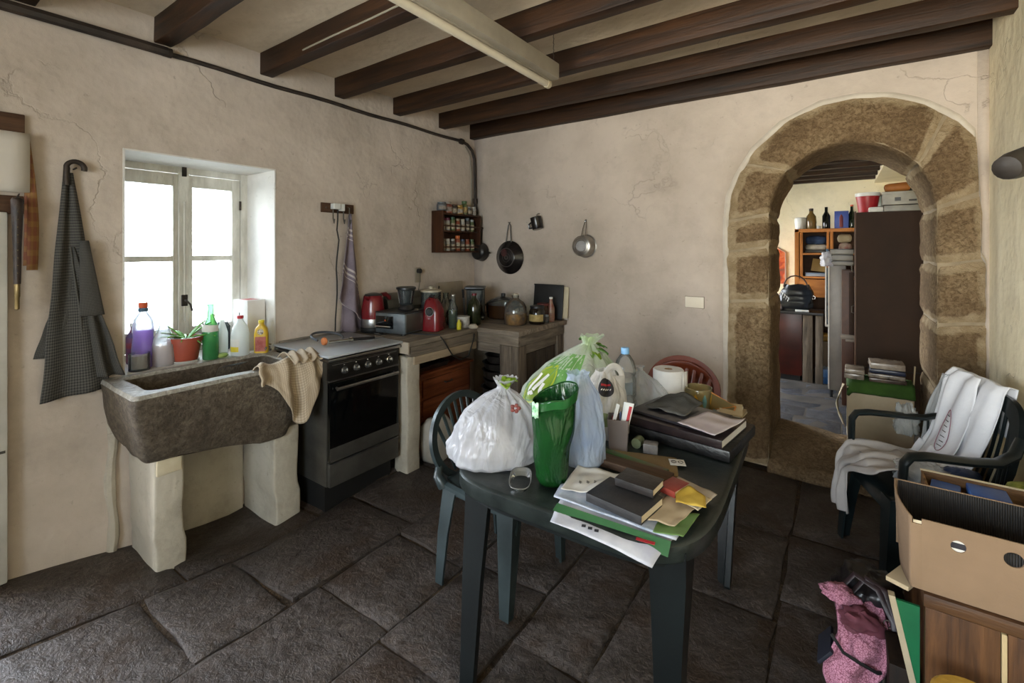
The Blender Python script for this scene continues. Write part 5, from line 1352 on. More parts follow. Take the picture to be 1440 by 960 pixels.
# white tied bag at the near left corner
wb_, f1 = bag('carrier_bag', 'big knotted white carrier bag on the near left corner of the table', (-1.09, 1.41, TZ), .178, .16, .295, M_bagw, 1.3, off=(.05, .01), k=13, prof=[(0, .86), (.05, .98), (.18, 1.02), (.38, .93), (.58, .74), (.76, .42), (.86, .14), (.90, .13), (1, .26)], neck=.87)
g = G(); g.box((.0, .0, .075), (.20, .16, .13), rz(20), .004); tag(g.o('carton', mat('inner_carton', '#5c4c3e', '#75624f', 5, .8), loc=(-1.09, 1.41, TZ)), 'brown carton inside the big knotted white bag', 'box')
def petal(nm, m, par, loc, L, w_, az, el, curl=.3, seed=0):
    g = G()
    def f(u, v):
        wd = w_ * math.sin(PI * (.08 + .9 * v)) ** .7
        x = L * v * math.cos(el) ; z = L * v * math.sin(el) - curl * L * v * v
        y = (u - .5) * 2 * wd
        z += abs(u - .5) * wd * .8 + .006 * noise.noise(V(u * 4, v * 6, seed))
        return V(loc[0] + x * math.cos(az) - y * math.sin(az), loc[1] + x * math.sin(az) + y * math.cos(az), loc[2] + z)
    g.sheet(f, 8, 12); return g.o(nm, m, par, solid=.003, ang=80)
for i, (az, el, L_) in enumerate(((-.2, .9, .085), (1.0, 1.1, .07), (-1.4, .7, .09), (2.4, 1.0, .05))):
    petal('lime_leaf', M_lime, wb_, (.045, .01, .265), L_, .022, az, el, .5, i)
# white big logo bag behind
lg, f2 = bag('carrier_bag', 'tall white carrier bag with green printing and a lime round logo at the back', (-1.06, 1.90, TZ), .215, .15, .385, M_bagg, 2.2, off=(.15, .03), k=9, prof=[(0, .75), (.06, .92), (.25, 1.05), (.45, .98), (.65, .72), (.8, .40), (.90, .14), (.93, .16), (1, .26)])
def patch(fn, u0, u1, v0, v1, m, par, nm, k=1.012, shape=None, nu=18, nv=18):
    g = G()
    if not shape: g.sheet(lambda u, v: (lambda p: V(p.x * k, p.y * k, p.z))(fn(u0 + (u1 - u0) * u, v0 + (v1 - v0) * v)), nu, nv)
    else:     # disc or ring in patch space
        r0, r1 = shape
        def q(u, v):
            a_ = 2 * PI * u; rr = r0 + (r1 - r0) * v
            p = fn((u0 + u1) / 2 + (u1 - u0) / 2 * rr * math.cos(a_), (v0 + v1) / 2 + (v1 - v0) / 2 * rr * math.sin(a_)); return V(p.x * k, p.y * k, p.z)
        g.sheet(q, 30, 6, wrap=True)
    return g.o(nm, m, par, ang=80)
M_grp = mat('printed_green', '#4f8040', '#6f9a58', 8, .35)
M_lmp = mat('printed_lime', '#75902a', '#8aa238', 8, .35)
patch(f2, .53, .74, .25, .80, M_grp, lg, 'printed_green_field', 1.008)
patch(f2, .545, .65, .30, .66, M_lmp, lg, 'printed_disc', 1.02, (0, .92))
patch(f2, .54, .655, .28, .68, mat('printed_yellow', '#a4ad2f', None, rough=.4), lg, 'printed_ring', 1.024, (.9, 1.02))
def stroke(fn, pts, wd, m, par, k=1.035, nm='printed_letter'):
    """flat printed stroke that follows the film; pts in (u, v)"""
    g = G(); P = []
    for i, (u, v) in enumerate(pts):
        p = fn(u, v); P.append(V(p.x * k, p.y * k, p.z))
    L = []
    for i, p in enumerate(P):
        a_ = P[max(0, i - 1)]; b_ = P[min(len(P) - 1, i + 1)]
        t_ = (b_ - a_).normalized(); nrm = V(p.x, p.y, 0).normalized(); s_ = t_.cross(nrm).normalized() * wd / 2
        L.append([g.bm.verts.new(p - s_), g.bm.verts.new(p + s_)])
    for a_, b_ in zip(L, L[1:]): g.face([a_[0], b_[0], b_[1], a_[1]])
    return g.o(nm, m, par, ang=80)
def sm(a_, b_, n_=8): return [(a_[0] + (b_[0] - a_[0]) * i / n_, a_[1] + (b_[1] - a_[1]) * i / n_) for i in range(n_ + 1)]
stroke(f2, sm((.567, .58), (.567, .40), 8) + sm((.567, .40), (.582, .36), 3)[1:] + sm((.582, .36), (.60, .40), 3)[1:], .018, M_whiteink, lg)
stroke(f2, sm((.602, .58), (.597, .42), 8), .018, M_whiteink, lg)
stroke(f2, sm((.618, .50), (.624, .40), 5) + sm((.624, .40), (.638, .42), 3)[1:], .016, M_whiteink, lg)
for i in range(9):
    petal('leafy_green', [M_leafd, M_lime][i % 2], lg, (.13, .03, .30 + .01 * i * .6), .10 + .01 * (i % 3), .016, -1.5 + i * .42, .55, .5 + .1 * (i % 2), i)
# green open bag
gb = T('green_bag', 'open green plastic bag standing at the near edge of the table', 'bag', (-.80, 1.36, TZ), 35)
def fg(u, v):
    a_ = 2 * PI * u
    sc = interp([(0, .52), (.06, .66), (.3, .78), (.6, .9), (1, 1.02)], v)
    rx_, ry_ = .074 * sc, .062 * sc
    fd = .05 * math.sin(3 * a_ + 4 * v) * (1 - v * .6) + .04 * abs(math.sin(4 * a_ - 3 * v))
    tilt = .015 * math.cos(a_) * v
    p = V(rx_ * (1 + fd) * math.copysign(abs(math.cos(a_)) ** .8, math.cos(a_)) + .012 * v, ry_ * (1 + fd) * math.sin(a_), .004 + (.305 + tilt + .014 * math.sin(a_ + 1)) * v)
    return p + disp(p, .009, 11, 3)
g = G(); g.sheet(fg, 70, 44, wrap=True); g.face([g.bm.verts.new(fg(i / 20, 0)) for i in range(20)]); g.o('film', M_green, gb, ang=70, solid=.0015)
g = G(); g.sheet(lambda u, v: (lambda p: V(p.x * (1.03 - .02 * v), p.y * (1.03 - .02 * v), p.z))(fg(u, .90 + .105 * v)), 70, 5, wrap=True); g.o('folded_cuff', mat('green_cuff', '#1f5527', '#17441e', 5, .3), gb, ang=70)
g = G(); g.sheet(lambda u, v: V(-.066 + .02 * u, -.045 - .015 * u, .245 + .05 * v + .004 * math.sin(u * 9)), 4, 6); g.o('price_tag', mat('tag_green_white', '#cfdccf', '#4f9a5a', 60, .5), gb, solid=.001)
# small red-and-green flower print at its left
g = G()
for i in range(5): g.lathe([(0, 0), (.008, .003), (.005, .006), (0, .007)], 6, (.012 * math.cos(i * 1.26), 0, .010 * math.sin(i * 1.26)), rx(90))
ft = g.o('artificial_flower', mat('faded_red_flower', '#5f2522', '#7a3a33', 30, .6), loc=(-.906, 1.30, .955), rot=(0, 0, R(35))); ft['kind'] = 'thing'; tag(ft, 'small faded red flower lying on the white bag beside the green bag', 'flower')
# bluish clear bag behind the green one
bb_, f3 = bag('carrier_bag', 'pale bluish translucent bag standing between the green bag and the pen holder', (-.775, 1.56, TZ), .085, .075, .33, M_bagb, 4.1, off=(-.02, .02), k=8, prof=[(0, .75), (.05, .95), (.3, 1.0), (.55, .95), (.78, .75), (.9, .5), (.96, .42), (1, .5)], neck=.96)
# white bag with dark label
lb_, f4 = bag('carrier_bag', 'white carrier bag with a dark oval printed label and an upright handle', (-.83, 1.87, TZ), .10, .095, .27, film('milky_bag_film', '#ddd9d4', .82, .25, .5, '#cfcac4', crease=.6), 6.0, off=(.0, .0), k=7, prof=[(0, .9), (.05, 1.0), (.4, .95), (.7, .8), (.85, .6), (.95, .42), (1, .38)], neck=.95)
g = G()
def hd(u, v):
    a_ = PI * u; r_ = .026 + .022 * v
    return V(.03 + r_ * math.cos(a_), -.035 + .004 * math.sin(u * 7), .25 + 1.35 * r_ * math.sin(a_))
g.sheet(hd, 18, 3); g.sheet(lambda u, v: V(.03 - .048 + .096 * u, -.035, .19 + .07 * v), 4, 3); g.o('handle', film('milky_bag_film', '#ddd9d4'), lb_, solid=.002, ang=80)
patch(f4, .66, .80, .66, .92, M_ink, lb_, 'dark_label', 1.03, (0, 1))
stroke(f4, sm((.685, .82), (.775, .82)), .014, M_redink, lb_, 1.05, 'red_lettering')
for q in range(5): stroke(f4, sm((.69 + q * .018, .755), (.70 + q * .018, .775), 2), .004, M_whiteink, lb_, 1.05, 'white_lettering')
patch(f4, .64, .84, .22, .42, mat('olive_band', '#6f7f4a', '#8a9466', 8, .5), lb_, 'olive_band', 1.015)
# clear bag behind the bottle
cb_, f5 = bag('carrier_bag', 'thin clear bag slumped between the water bottle and the kitchen roll', (-.775, 2.28, TZ), .11, .09, .21, M_bagc, 8.0, off=(-.05, .0), k=10, neck=.9)

# water bottle
wbt = T('water_bottle', 'clear plastic water bottle with a light blue cap among the bags', 'bottle', (-.815, 2.065, TZ))
pr_ = [(0, 0), (.04, 0), (.048, .008), (.05, .02), (.046, .03), (.05, .045), (.05, .06), (.046, .07), (.05, .085), (.05, .10), (.046, .11), (.051, .125), (.052, .2), (.046, .212), (.052, .224), (.05, .245), (.04, .28), (.024, .305), (.016, .312), (.016, .322)]
g = G(); g.lathe(pr_, 32); g.o('body', glass('bottle_pet', '#fafcff', .22, .04, 1.2), wbt, ang=60)
g = G(); g.lathe([(0, .002)] + [(r_ - .003, z) for r_, z in pr_ if 0 < r_ and z < .215] + [(.047, .215), (0, .215)], 28); g.o('water', glass('water_in_bottle', '#fafcff', .16, .02, .8), wbt)
g = G(); g.lathe([(.018, .312), (.019, .314), (.019, .338), (.017, .341), (0, .341)], 20); g.o('cap', mat('light_blue_cap', '#7fb0dc', None, rough=.4), wbt)
g = G(); g.sheet(lambda u, v: V(.0526 * math.cos(R(-150 + 120 * u)), .0526 * math.sin(R(-150 + 120 * u)), .135 + .055 * v), 14, 2); g.o('label', glass('pale_label', '#c6d4e0', .5, .2, .6), wbt)
# kitchen roll
kr_ = T('kitchen_roll', 'thick white paper roll standing behind the folders', 'paper roll', (-.715, 2.40, TZ))
g = G(); g.lathe([(.02, .002), (.073, .002), (.076, .006), (.076, .180), (.072, .186), (.022, .186), (.02, .18), (.02, .01)], 36); g.o('paper', mat('tissue_white', '#dcd9d6', '#cfccc9', 10, .95, .15, 50), kr_)
g = G(); g.lathe([(.0195, .004), (.0195, .186), (.017, .186), (.017, .004)], 20); g.o('core', M_card, kr_)
g = G(); g.sheet(lambda u, v: V(.076 + .012 * u, -.02 + .045 * u, .004 + .178 * v), 4, 2); g.o('loose_end', mat('tissue_white', '#dcd9d6'), kr_, solid=.001)
# decorated glass jar and orange candle pouch
jr = T('painted_jar', 'low glass jar painted yellow and blue beside the paper roll', 'jar', (-.575, 2.43, TZ))
g = G(); g.lathe([(0, 0), (.055, 0), (.062, .008), (.066, .09), (.062, .105), (.064, .11), (.06, .11), (.058, .09), (.055, .012), (0, .01)], 28); g.o('glass', glass('yellowish_glass', '#e9dca8', .35, .04, 1.2), jr)
for i in range(5):
    a_ = R(-160 + i * 36); g = G(); g.sheet(lambda u, v: V(.0672 * math.cos(a_ + (u - .5) * .34 * math.sin(PI * v)), .0672 * math.sin(a_ + (u - .5) * .34 * math.sin(PI * v)), .02 + .07 * v), 4, 8)
    g.o('painted_spot', [mat('gold_paint', '#c39a2a', None, rough=.4), mat('teal_paint', '#5f8a8a', None, rough=.4)][i % 2], jr, ang=80)
po = T('wrapped_candle', 'pointed clear pouch with orange and teal trim beside the painted jar', 'pouch', (-.485, 2.40, TZ))
g = G(); L = [V(-.06, 0, .0), V(.07, -.01, .0), V(.02, .05, .0)]; top = V(.045, .01, .085)
vs = [g.bm.verts.new(p) for p in L + [V(-.04, .02, .10)]]; tv = g.bm.verts.new(V(.085, .0, .055))
g.face([vs[0], vs[1], tv]); g.face([vs[1], vs[2], tv]); g.face([vs[0], tv, vs[3]]); g.face([vs[3], tv, vs[2]]); g.face([vs[0], vs[3], vs[2]]); g.o('pouch', glass('amber_film', '#d9c48a', .4, .1, 1.2), po, ang=10)
g = G(); g.tube([V(-.06, 0, 0), V(.085, 0, .055), V(-.04, .02, .10)], .004, 6); g.tube([V(.07, -.01, 0), V(.085, 0, .055)], .004, 6); g.o('orange_trim', mat('orange_trim', '#b8742a', None, rough=.5), po)
g = G(); g.box((.02, .0, .012), (.07, .05, .022), rz(20), .004); g.o('teal_wrapper', mat('teal_wrapper', '#6f9496', '#54797b', 20, .4), po)
# paper bundle behind
for i in range(4):
    g = G(); g.box((0, 0, .004), (.115 - .005 * i, .17, .008), rz(-6 + 5 * i), .001)
    tag(g.o('note_pad', [M_cream, mat('kraft_pad', '#a8926f', None), M_paper, M_cream][i], loc=(-.43 + .006 * (i % 2), 2.385 if False else 2.42, TZ + .001 + .0085 * i)), ['lowest cream pad of the pile at the far right table corner', 'kraft brown pad second from the bottom of the far corner pile', 'white pad third from the bottom of the far corner pile', 'top cream pad of the pile at the far right table corner'][i], 'pad', 'pads in the far corner pile')
# black case, folders, papers
def slab_thing(name, label, cat, c, d, rzz, m, tilt=(0, 0), bev=.003, pages=None, group=None):
    if pages is None:
        g = G(); g.box((0, 0, d[2] / 2), d, None, bev)
        return tag(g.o(name, m, loc=c, rot=(R(tilt[0]), R(tilt[1]), R(rzz))), label, cat, group)
    t = T(name, label, cat, c, 0, group); t.rotation_euler = (R(tilt[0]), R(tilt[1]), R(rzz))
    th = .0022; pg_ = 1
    for nm, z in (('cover', th / 2), ('cover', d[2] - th / 2)):
        g = G(); g.box((0, 0, z), (d[0], d[1], th), None, .0008); g.o(nm, m, t)
    g = G(); g.box((0, -d[1] / 2 + .0015, d[2] / 2), (d[0], .003, d[2]), None, .001); g.o('spine', m, t)
    g = G(); g.box((0, .001, d[2] / 2), (d[0] - .006, d[1] - .008, d[2] - 2 * th)); g.o('pages', pages, t)
    return t
M_blk = mat('black_leatherette', '#0d0c0c', '#181616', 20, .35, .25, 60)
M_blk2 = mat('dark_brown_vinyl', '#1a1314', '#2a2021', 14, .28, .1, 40)
slab_thing('portfolio_case', 'large flat black case at the bottom of the folder stack', 'case', (-.525, 2.07, TZ + .001), (.43, .36, .046), -6, M_blk, bev=.01)
t = slab_thing('ring_binder', 'shiny dark brown binder lying on the black case', 'binder', (-.535, 2.04, TZ + .050), (.40, .30, .032), -8, M_blk2, pages=M_paper)
slab_thing('black_folder', 'thin black folder with bent corner on top of the dark binder', 'folder', (-.56, 2.055, TZ + .085), (.34, .25, .010), -12, mat('black_folder_card', '#1c1a1d', '#2c292d', 8, .3), pages=mat('grey_sheets', '#8f8a88', None))
g = G(); g.sheet(lambda u, v: V(-.08 + .16 * u, -.11 + .22 * v, .004 + .006 * noise.noise(V(u * 3, v * 3, 1)) + .02 * u ** 8 * v ** 3), 12, 14)
tag(g.o('paper_sheet', mat('lilac_white_paper', '#cfc4c4', '#b9adb2', 3, .85), loc=(-.42, 1.985, TZ + .097), rot=(0, 0, R(-20)), solid=.0012), 'crumpled whitish sheet lying on the dark folders', 'paper')
g = G(); g.sheet(lambda u, v: V(-.09 + .18 * u, -.10 + .2 * v, .006 + .04 * (1 - abs(u - .55) * 1.9) * v + .01 * noise.noise(V(u * 4, v * 4, 4))), 14, 14)
tag(g.o('grey_cloth', mat('charcoal_felt', '#3f3f3d', '#53524f', 5, .95, .3, 30), loc=(-.60, 2.10, TZ + .098), rot=(0, 0, R(-8)), solid=.002, ang=80), 'folded charcoal grey cloth at the back of the folder stack', 'cloth')
# pen holder
ph_ = T('pen_holder', 'square smoky plastic holder with pens and a toothpaste tube', 'pen holder', (-.725, 1.765, TZ), 20)
g = G(); loft(g, [rrect(-a_, a_, -a_, a_, z, .006, 2, 3) for a_, z in ((.036, 0), (.042, .125), (.039, .125), (.034, .006))]); g.o('holder', glass('smoky_plastic', '#b9aca8', .55, .1, 1), ph_)
for i, (x, y, c, L_) in enumerate(((-.015, -.01, '#8a2a2a', .12), (-.02, .015, '#2a2a30', .11), (.0, .02, '#3a4a6a', .13), (.02, .018, '#5c3a3a', .115), (.02, -.015, '#6a625c', .105), (-.005, -.02, '#4a2a2f', .11))):
    g = G(); g.tube([V(x * .7, y * .7, .006), V(x * 1.2, y * 1.2, L_)], .0045, 8); g.tube([V(x * 1.2, y * 1.2, L_), V(x * 1.22, y * 1.22, L_ + .01)], [.0045, .002], 8)
    tag(g.o('pen', mat('pen_' + c[1:], c, None, rough=.4), loc=(-.725, 1.765, TZ)), ['dark red pen in the smoky holder', 'black pen at the left back of the smoky holder', 'blue grey pen standing tallest in the smoky holder', 'brownish pen at the right back of the smoky holder', 'grey pen at the right front of the smoky holder', 'plum pen at the front of the smoky holder'][i], 'pen', 'pens in the holder')
t = T('toothpaste_tube', 'white and red tube standing in the smoky pen holder', 'tube', (-.725, 1.765, TZ)); 
g = G(); L = [[V(.015 + .03 * k + w_ * math.cos(a_) * rr, .0 + th * math.sin(a_) * rr, .04 + .15 * k) for a_ in [2 * PI * i / 14 for i in range(14)]] for k, w_, th, rr in ((0, .014, .014, 1), (.1, .017, .015, 1), (.6, .019, .008, 1), (1, .021, .0015, 1))]
loft(g, L); g.o('tube', M_whitep, t)
for q, (k0, k1, mm) in enumerate(((.35, .92, M_redink),)):
    g = G(); g.sheet(lambda u, v: V(.015 + .03 * (k0 + (k1 - k0) * v) + .005 + .012 * u, -.012 + .007 * v, .04 + .15 * (k0 + (k1 - k0) * v)), 3, 6); g.o('red_print', mm, t)
g = G(); g.box((.0, -.02, .125), (.014, .004, .12), ry(15), .001); tag(g.o('ruler_strip', M_whitep, loc=(-.732, 1.765, TZ)), 'thin white strip leaning in the pen holder', 'strip')
# small things near holder
slab_thing('pencil_sharpener', 'small translucent grey box between pen holder and folders', 'box', (-.605, 1.80, TZ + .002), (.055, .045, .036), 15, mat('grey_translucent', '#5d5a59', '#706c6b', 30, .25), bev=.002)
g = G(); g.tube([V(0, 0, .02), V(.0, .045, .02)], .02, 16); tag(g.o('tape_roll', mat('olive_tape', '#4b5038', '#5f6448', 12, .4), loc=(-.665, 1.80, TZ)), 'small olive green roll beside the pen holder', 'roll')
slab_thing('manila_folder', 'brown card folder lying flat in the middle of the table', 'folder', (-.60, 1.685, TZ + .001), (.25, .15, .006), 18, mat('brown_folder', '#6f5b3c', '#826c49', 5, .8), bev=.001)
t = slab_thing('sticker_card', 'small pale card with a drawing of spectacles', 'card', (-.49, 1.752, TZ + .0085), (.055, .05, .0015), 25, M_paper, bev=.0002)
g = G(); g.tube([V(-.012 + .009 * math.cos(a_), .009 * math.sin(a_), .003) for a_ in [i * PI / 6 for i in range(12)]], .001, 4, closed=True); g.tube([V(.012 + .009 * math.cos(a_), .009 * math.sin(a_), .003) for a_ in [i * PI / 6 for i in range(12)]], .001, 4, closed=True); o_ = g.o('spectacles_drawing', M_ink, t); o_['kind'] = 'stuff'
slab_thing('wooden_tray', 'shallow dark wooden box lid in front of the pen holder', 'tray', (-.60, 1.60, TZ + .002), (.27, .062, .026), -2, wood('brown_lid', '#33231a', '#5c4633', 0, 3), bev=.003)
slab_thing('green_booklet', 'long thin green and brown booklet edge lying behind the wooden lid', 'booklet', (-.62, 1.652, TZ + .009), (.26, .03, .016), -8, mat('green_brown_cover', '#2f5a2a', '#4a3a28', 16, .4), bev=.002)
# sheets and magazines at the near edge
def flatpaper(name, label, pts, z, m, cat='paper', sag=0, seed=0, solid=.0012, bump=.004):
    """four corners, optional sag of the first edge below the table"""
    A, B_, C_, D_ = [V(x, y, 0) for x, y in pts]
    def f(u, v):
        p = A.lerp(B_, u).lerp(D_.lerp(C_, u), v)
        p.z = z + bump * noise.noise(V(u * 3, v * 3, seed)) + bump * .6
        if sag: p.z -= sag * (1 - v) ** 2.2 * (.5 + .9 * u * u); p.y += .02 * (1 - v) ** 2 * (1 if sag > .03 else 0)
        return p
    g = G(); g.sheet(f, 18, 16); return tag(g.o(name, m, ang=80, solid=solid), label, cat)
M_prn = checks('printed_text', '#cfccc8', '#b5b2ae', 9, 34, .8, .55, '#dedbd6')
fp_ = flatpaper('printed_leaflet', 'white crumpled leaflet with green band hanging over the near table edge', [(-.70, 1.185), (-.40, 1.20), (-.36, 1.335), (-.725, 1.30)], TZ + .004, mat('white_leaflet', '#b9b8bb', '#9c9ba3', 9, .6), sag=.030, seed=2)
g = G(); g.sheet(lambda u, v: V(-.715 + .345 * u, 1.225 + .03 * v + .012 * u, TZ + .0095 - .018 * (1 - v) * (.5 + u) + .0015), 16, 3); g.o('green_band', mat('leaflet_green', '#35603a', '#2c5531', 8, .5), fp_, ang=80)
for q in range(3):
    g = G(); g.box((-.60 + q * .02, 1.205, TZ + .004), (.012, .012, .001), rz(20)); g.o('logo_mark', M_ink, fp_)
g = G(); g.box((-.43, 1.236, TZ + .006), (.05, .012, .001), rz(8)); g.o('red_print', M_redink, fp_)
flatpaper('magazine', 'glossy magazine under the black books', [(-.74, 1.275), (-.36, 1.275), (-.345, 1.42), (-.76, 1.36)], TZ + .012, mat('magazine_cover', '#b9bcc6', '#6f7f8f', 12, .3), 'magazine', seed=5, solid=.004)
flatpaper('green_flyer', 'green edged flyer beneath the beige sheet at the table corner', [(-.42, 1.265), (-.345, 1.29), (-.335, 1.43), (-.43, 1.40)], TZ + .018, mat('leaf_green_flyer', '#54703c', '#617f48', 10, .5), seed=7)
flatpaper('handwritten_sheet', 'white handwritten sheets left of the black books', [(-.735, 1.31), (-.625, 1.345), (-.615, 1.515), (-.765, 1.49)], TZ + .020, M_paper, seed=8, bump=.01)
for q in range(3):
    g = G(); g.tube([V(-.70 + q * .02 + .006 * math.cos(a_ * 1.5), 1.38 + q * .015 + .006 * math.sin(a_), TZ + .0285) for a_ in [i * .7 for i in range(9)]], .0008, 4)
    o_ = g.o('handwriting', M_ink); o_.parent = [x for x in C.objects if x.name == 'handwritten_sheet'][0]
flatpaper('beige_sheet', 'beige note sheet under the corner of the big black book', [(-.47, 1.30), (-.375, 1.315), (-.35, 1.44), (-.44, 1.48)], TZ + .024, mat('beige_note', '#a8957a', '#b8a78c', 8, .85), seed=9)
flatpaper('letter', 'white letter with faint print at the right of the small books', [(-.47, 1.45), (-.345, 1.45), (-.315, 1.57), (-.45, 1.62)], TZ + .02, mat('letter_paper', '#b8aca0', '#a89c90', 6, .85), 'letter', seed=10)
flatpaper('envelope', 'cream envelope lying under the yellow note', [(-.435, 1.47), (-.34, 1.43), (-.32, 1.52), (-.41, 1.56)], TZ + .026, M_cream, 'envelope', seed=11)
slab_thing('black_book', 'wide black hardback lying at the near table edge', 'book', (-.535, 1.35, TZ + .024), (.185, .14, .026), -8, M_blk2 if False else mat('worn_black_cover', '#1b1a1b', '#2c2a2b', 14, .5, .2, 50), pages=M_cream)
slab_thing('black_notebook', 'smaller thick black notebook on top of the wide black book', 'notebook', (-.515, 1.425, TZ + .052), (.125, .09, .024), -4, mat('soft_black_cover', '#171514', '#26211f', 14, .4, .2, 40), pages=M_cream)
slab_thing('red_booklet', 'small dark red pocket book beside the black notebook', 'book', (-.430, 1.50, TZ + .032), (.058, .085, .020), -15, mat('dark_red_cover', '#7a2a22', '#8f3a2f', 14, .45, .2, 40), pages=M_cream)
g = G(); g.sheet(lambda u, v: V(-.04 + .085 * u, -.05 + .09 * v * (1 - .5 * abs(u - .4)), .006 + .012 * math.sin(u * 3) * v + .006 * noise.noise(V(u * 3, v * 3, 3))), 10, 8)
tag(g.o('yellow_note', mat('yellow_paper', '#b0902f', '#bb9c3f', 8, .8), loc=(-.375, 1.475, TZ + .034), rot=(0, 0, R(15)), solid=.001, ang=80), 'torn yellow paper note near the right table edge', 'note')
# clear tray at near left
ct = T('clear_tray', 'small clear plastic tray between white bag and green bag', 'tray', (-.885, 1.30, TZ), 30)
g = G(); loft(g, [[V(x * s_, y * s_, z) for x, y in sup(.035, .07, 3, 28)] for s_, z in ((.8, .002), (1.0, .022), (1.08, .024), (1.08, .021), (.98, .019), (.8, .004))], False, False); g.o('tray', glass('clear_tray_plastic', '#e4e2dc', .35, .08, 1.6), ct)
# ================================================================ cloth and bags on the armchair (chair axes: x forward, y towards the camera side)
ACL, ACR = ac.location.copy(), math.degrees(ac.rotation_euler.z)
M_tee = mat('white_cotton', '#e9e9ec', '#dcdde2', 4, .95, .25, 12)
M_off = mat('offwhite_cotton', '#b3ada9', '#a09a96', 4, .95, .3, 10)
def on_chair(name, label, cat):
    t = T(name, label, cat, ACL, ACR); t.scale = (.84, 1, 1); return t
def path(P, t):
    n = len(P) - 1; i = min(int(t * n), n - 1); f = t * n - i
    return Vector(P[i]).lerp(Vector(P[i + 1]), f)
def bkf(z, dx=.03): return V(-.20 - (z - .43) * .26 + dx, 0, z)
te = on_chair('white_tshirt', 'white T-shirt with a small printed oval thrown over the back of the armchair', 'T-shirt')
PT = [bkf(.70, -.035), bkf(.84, -.03), bkf(.905, -.02), bkf(.915, .02), bkf(.88, .045), bkf(.80, .05), bkf(.70, .055), bkf(.60, .065), bkf(.52, .09), V(-.10, 0, .468), V(-.02, 0, .46), V(.04, 0, .458)]
def tee(u, v):
    p = path(PT, v)
    y = -.265 + (.36 - .08 * smooth(.5, 1, v)) * u + .03 * v
    fo = math.sin(u * 15 + 3 * math.sin(v * 3)) * .014 + math.sin(u * 29 + v * 4) * .006
    fo *= .4 + smooth(.25, .6, v)
    p.x += fo + .02 * noise.noise(V(u * 3, v * 4, 2)); p.z += .012 * noise.noise(V(u * 4, v * 3, 7)) + (fo * .8 if v > .7 else 0) + (.012 if v > .7 else 0)
    p.y = y + .02 * noise.noise(V(v * 5, u * 2, 1))
    return p
g = G(); g.sheet(tee, 46, 60); g.o('cloth', M_tee, te, ang=80, solid=.004)
def tee2(u, v):
    p = path(PT[3:], v * .8); p.x += .022 + .012 * math.sin(u * 9 + v * 6)
    p.y = -.19 + .17 * u + .08 * v * (u - .3); p.z += .004; return p
g = G(); g.sheet(tee2, 20, 36); g.o('sleeve_fold', M_tee, te, ang=80, solid=.004)
g = G(); 
g.tube([(lambda q: V(q.x + .012, q.y, q.z))(tee2(.55 + .12 * math.cos(a_), .56 + .16 * math.sin(a_))) for a_ in [i * PI / 12 for i in range(24)]], .0018, 5, closed=True); g.o('printed_oval', mat('mauve_print', '#8a5a6a', None, rough=.7), te)
for q in range(7):
    a_ = tee2(.50 + .012 * (q % 2), .44 + q * .038); b_ = tee2(.60, .445 + q * .038)
    g = G(); g.tube([V(a_.x + .012, a_.y, a_.z), V(b_.x + .012, b_.y, b_.z)], .0018, 5); o_ = g.o('printed_character', M_ink, te)
oc = on_chair('offwhite_cloth', 'off-white sweatshirt spread over the armchair seat with a sleeve hanging down in front', 'sweatshirt')
PO = [V(-.13, 0, .462), V(-.02, 0, .468), V(.08, 0, .475), V(.17, 0, .478), V(.25, 0, .467), V(.285, 0, .43), V(.30, 0, .36), V(.31, 0, .30), V(.31, 0, .24), V(.305, 0, .19)]
def off_(u, v):
    hang = smooth(.45, .62, v)
    p = path(PO, min(v, .42 + (v - .42) * (1 if True else 0)))
    wide = 1 - .62 * hang
    yc = -.06 - .10 * hang
    y = yc + (u - .5) * .36 * wide
    if v > .45 and u > .6: pass
    fo = math.sin(u * 13 + v * 5) * .014 + math.sin(u * 24 + 2) * .006
    p.z += (abs(fo) * 1.5 + .012) * (1 - hang) + .02 * noise.noise(V(u * 3, v * 4, 8)) * (1 - hang)
    p.x += fo * hang * 1.3 + .012 * hang
    return V(p.x, y + .012 * noise.noise(V(u * 3, v * 6, 3)), p.z)
g = G(); g.sheet(off_, 34, 50); g.o('cloth', M_off, oc, ang=80, solid=.006)
g = G(); L = []
for i in range(12):
    k = i / 11; c = V(.02 + .21 * min(1, k * 1.4), -.15 + .25 * k * (1 - k) , .49 - .02 * k)
    L.append([c + V(0, .045 * math.cos(a_), .020 * math.sin(a_) * (1 + .3 * math.sin(i * 1.7))) for a_ in [2 * PI * j / 14 for j in range(14)]])
loft(g, L); g.o('sleeve', M_off, oc, ang=60)
pb = on_chair('plastic_bag', 'crumpled shiny clear plastic bag lying on the armchair seat', 'bag')
def crum(cx, cy, cz, a_, b_, c_, seed, amp=.35):
    def f(u, v):
        th, ph = 2 * PI * u, PI * v
        d = V(math.cos(th) * math.sin(ph), math.sin(th) * math.sin(ph), -math.cos(ph))
        n_ = noise.noise(d * 1.7 + V(seed, 0, 0)) * amp + abs(noise.noise(d * 4.5 + V(0, seed, 0))) * amp * .7
        d = d * (1 + n_)
        return V(cx + d.x * a_, cy + d.y * b_, max(cz + d.z * c_, cz - c_ * .75))
    return f
g = G(); g.sheet(crum(.04, .10, .51, .12, .10, .055, 3), 50, 24, wrap=True); g.o('film', M_bagc, pb, ang=70)
pb2 = on_chair('plastic_bag', 'crumpled clear wrapping squeezed beside the far armrest of the armchair', 'bag')
g = G(); g.sheet(crum(-.09, -.30, .61, .055, .045, .08, 6, .6), 50, 24, wrap=True); g.o('film', film('clear_wrap', '#ccd0cf', .5, .1, .8, crease=1, bscale=22), pb2, ang=70)
pb3 = on_chair('plastic_bag', 'thin clear bag hanging down behind the far edge of the armchair back', 'bag')
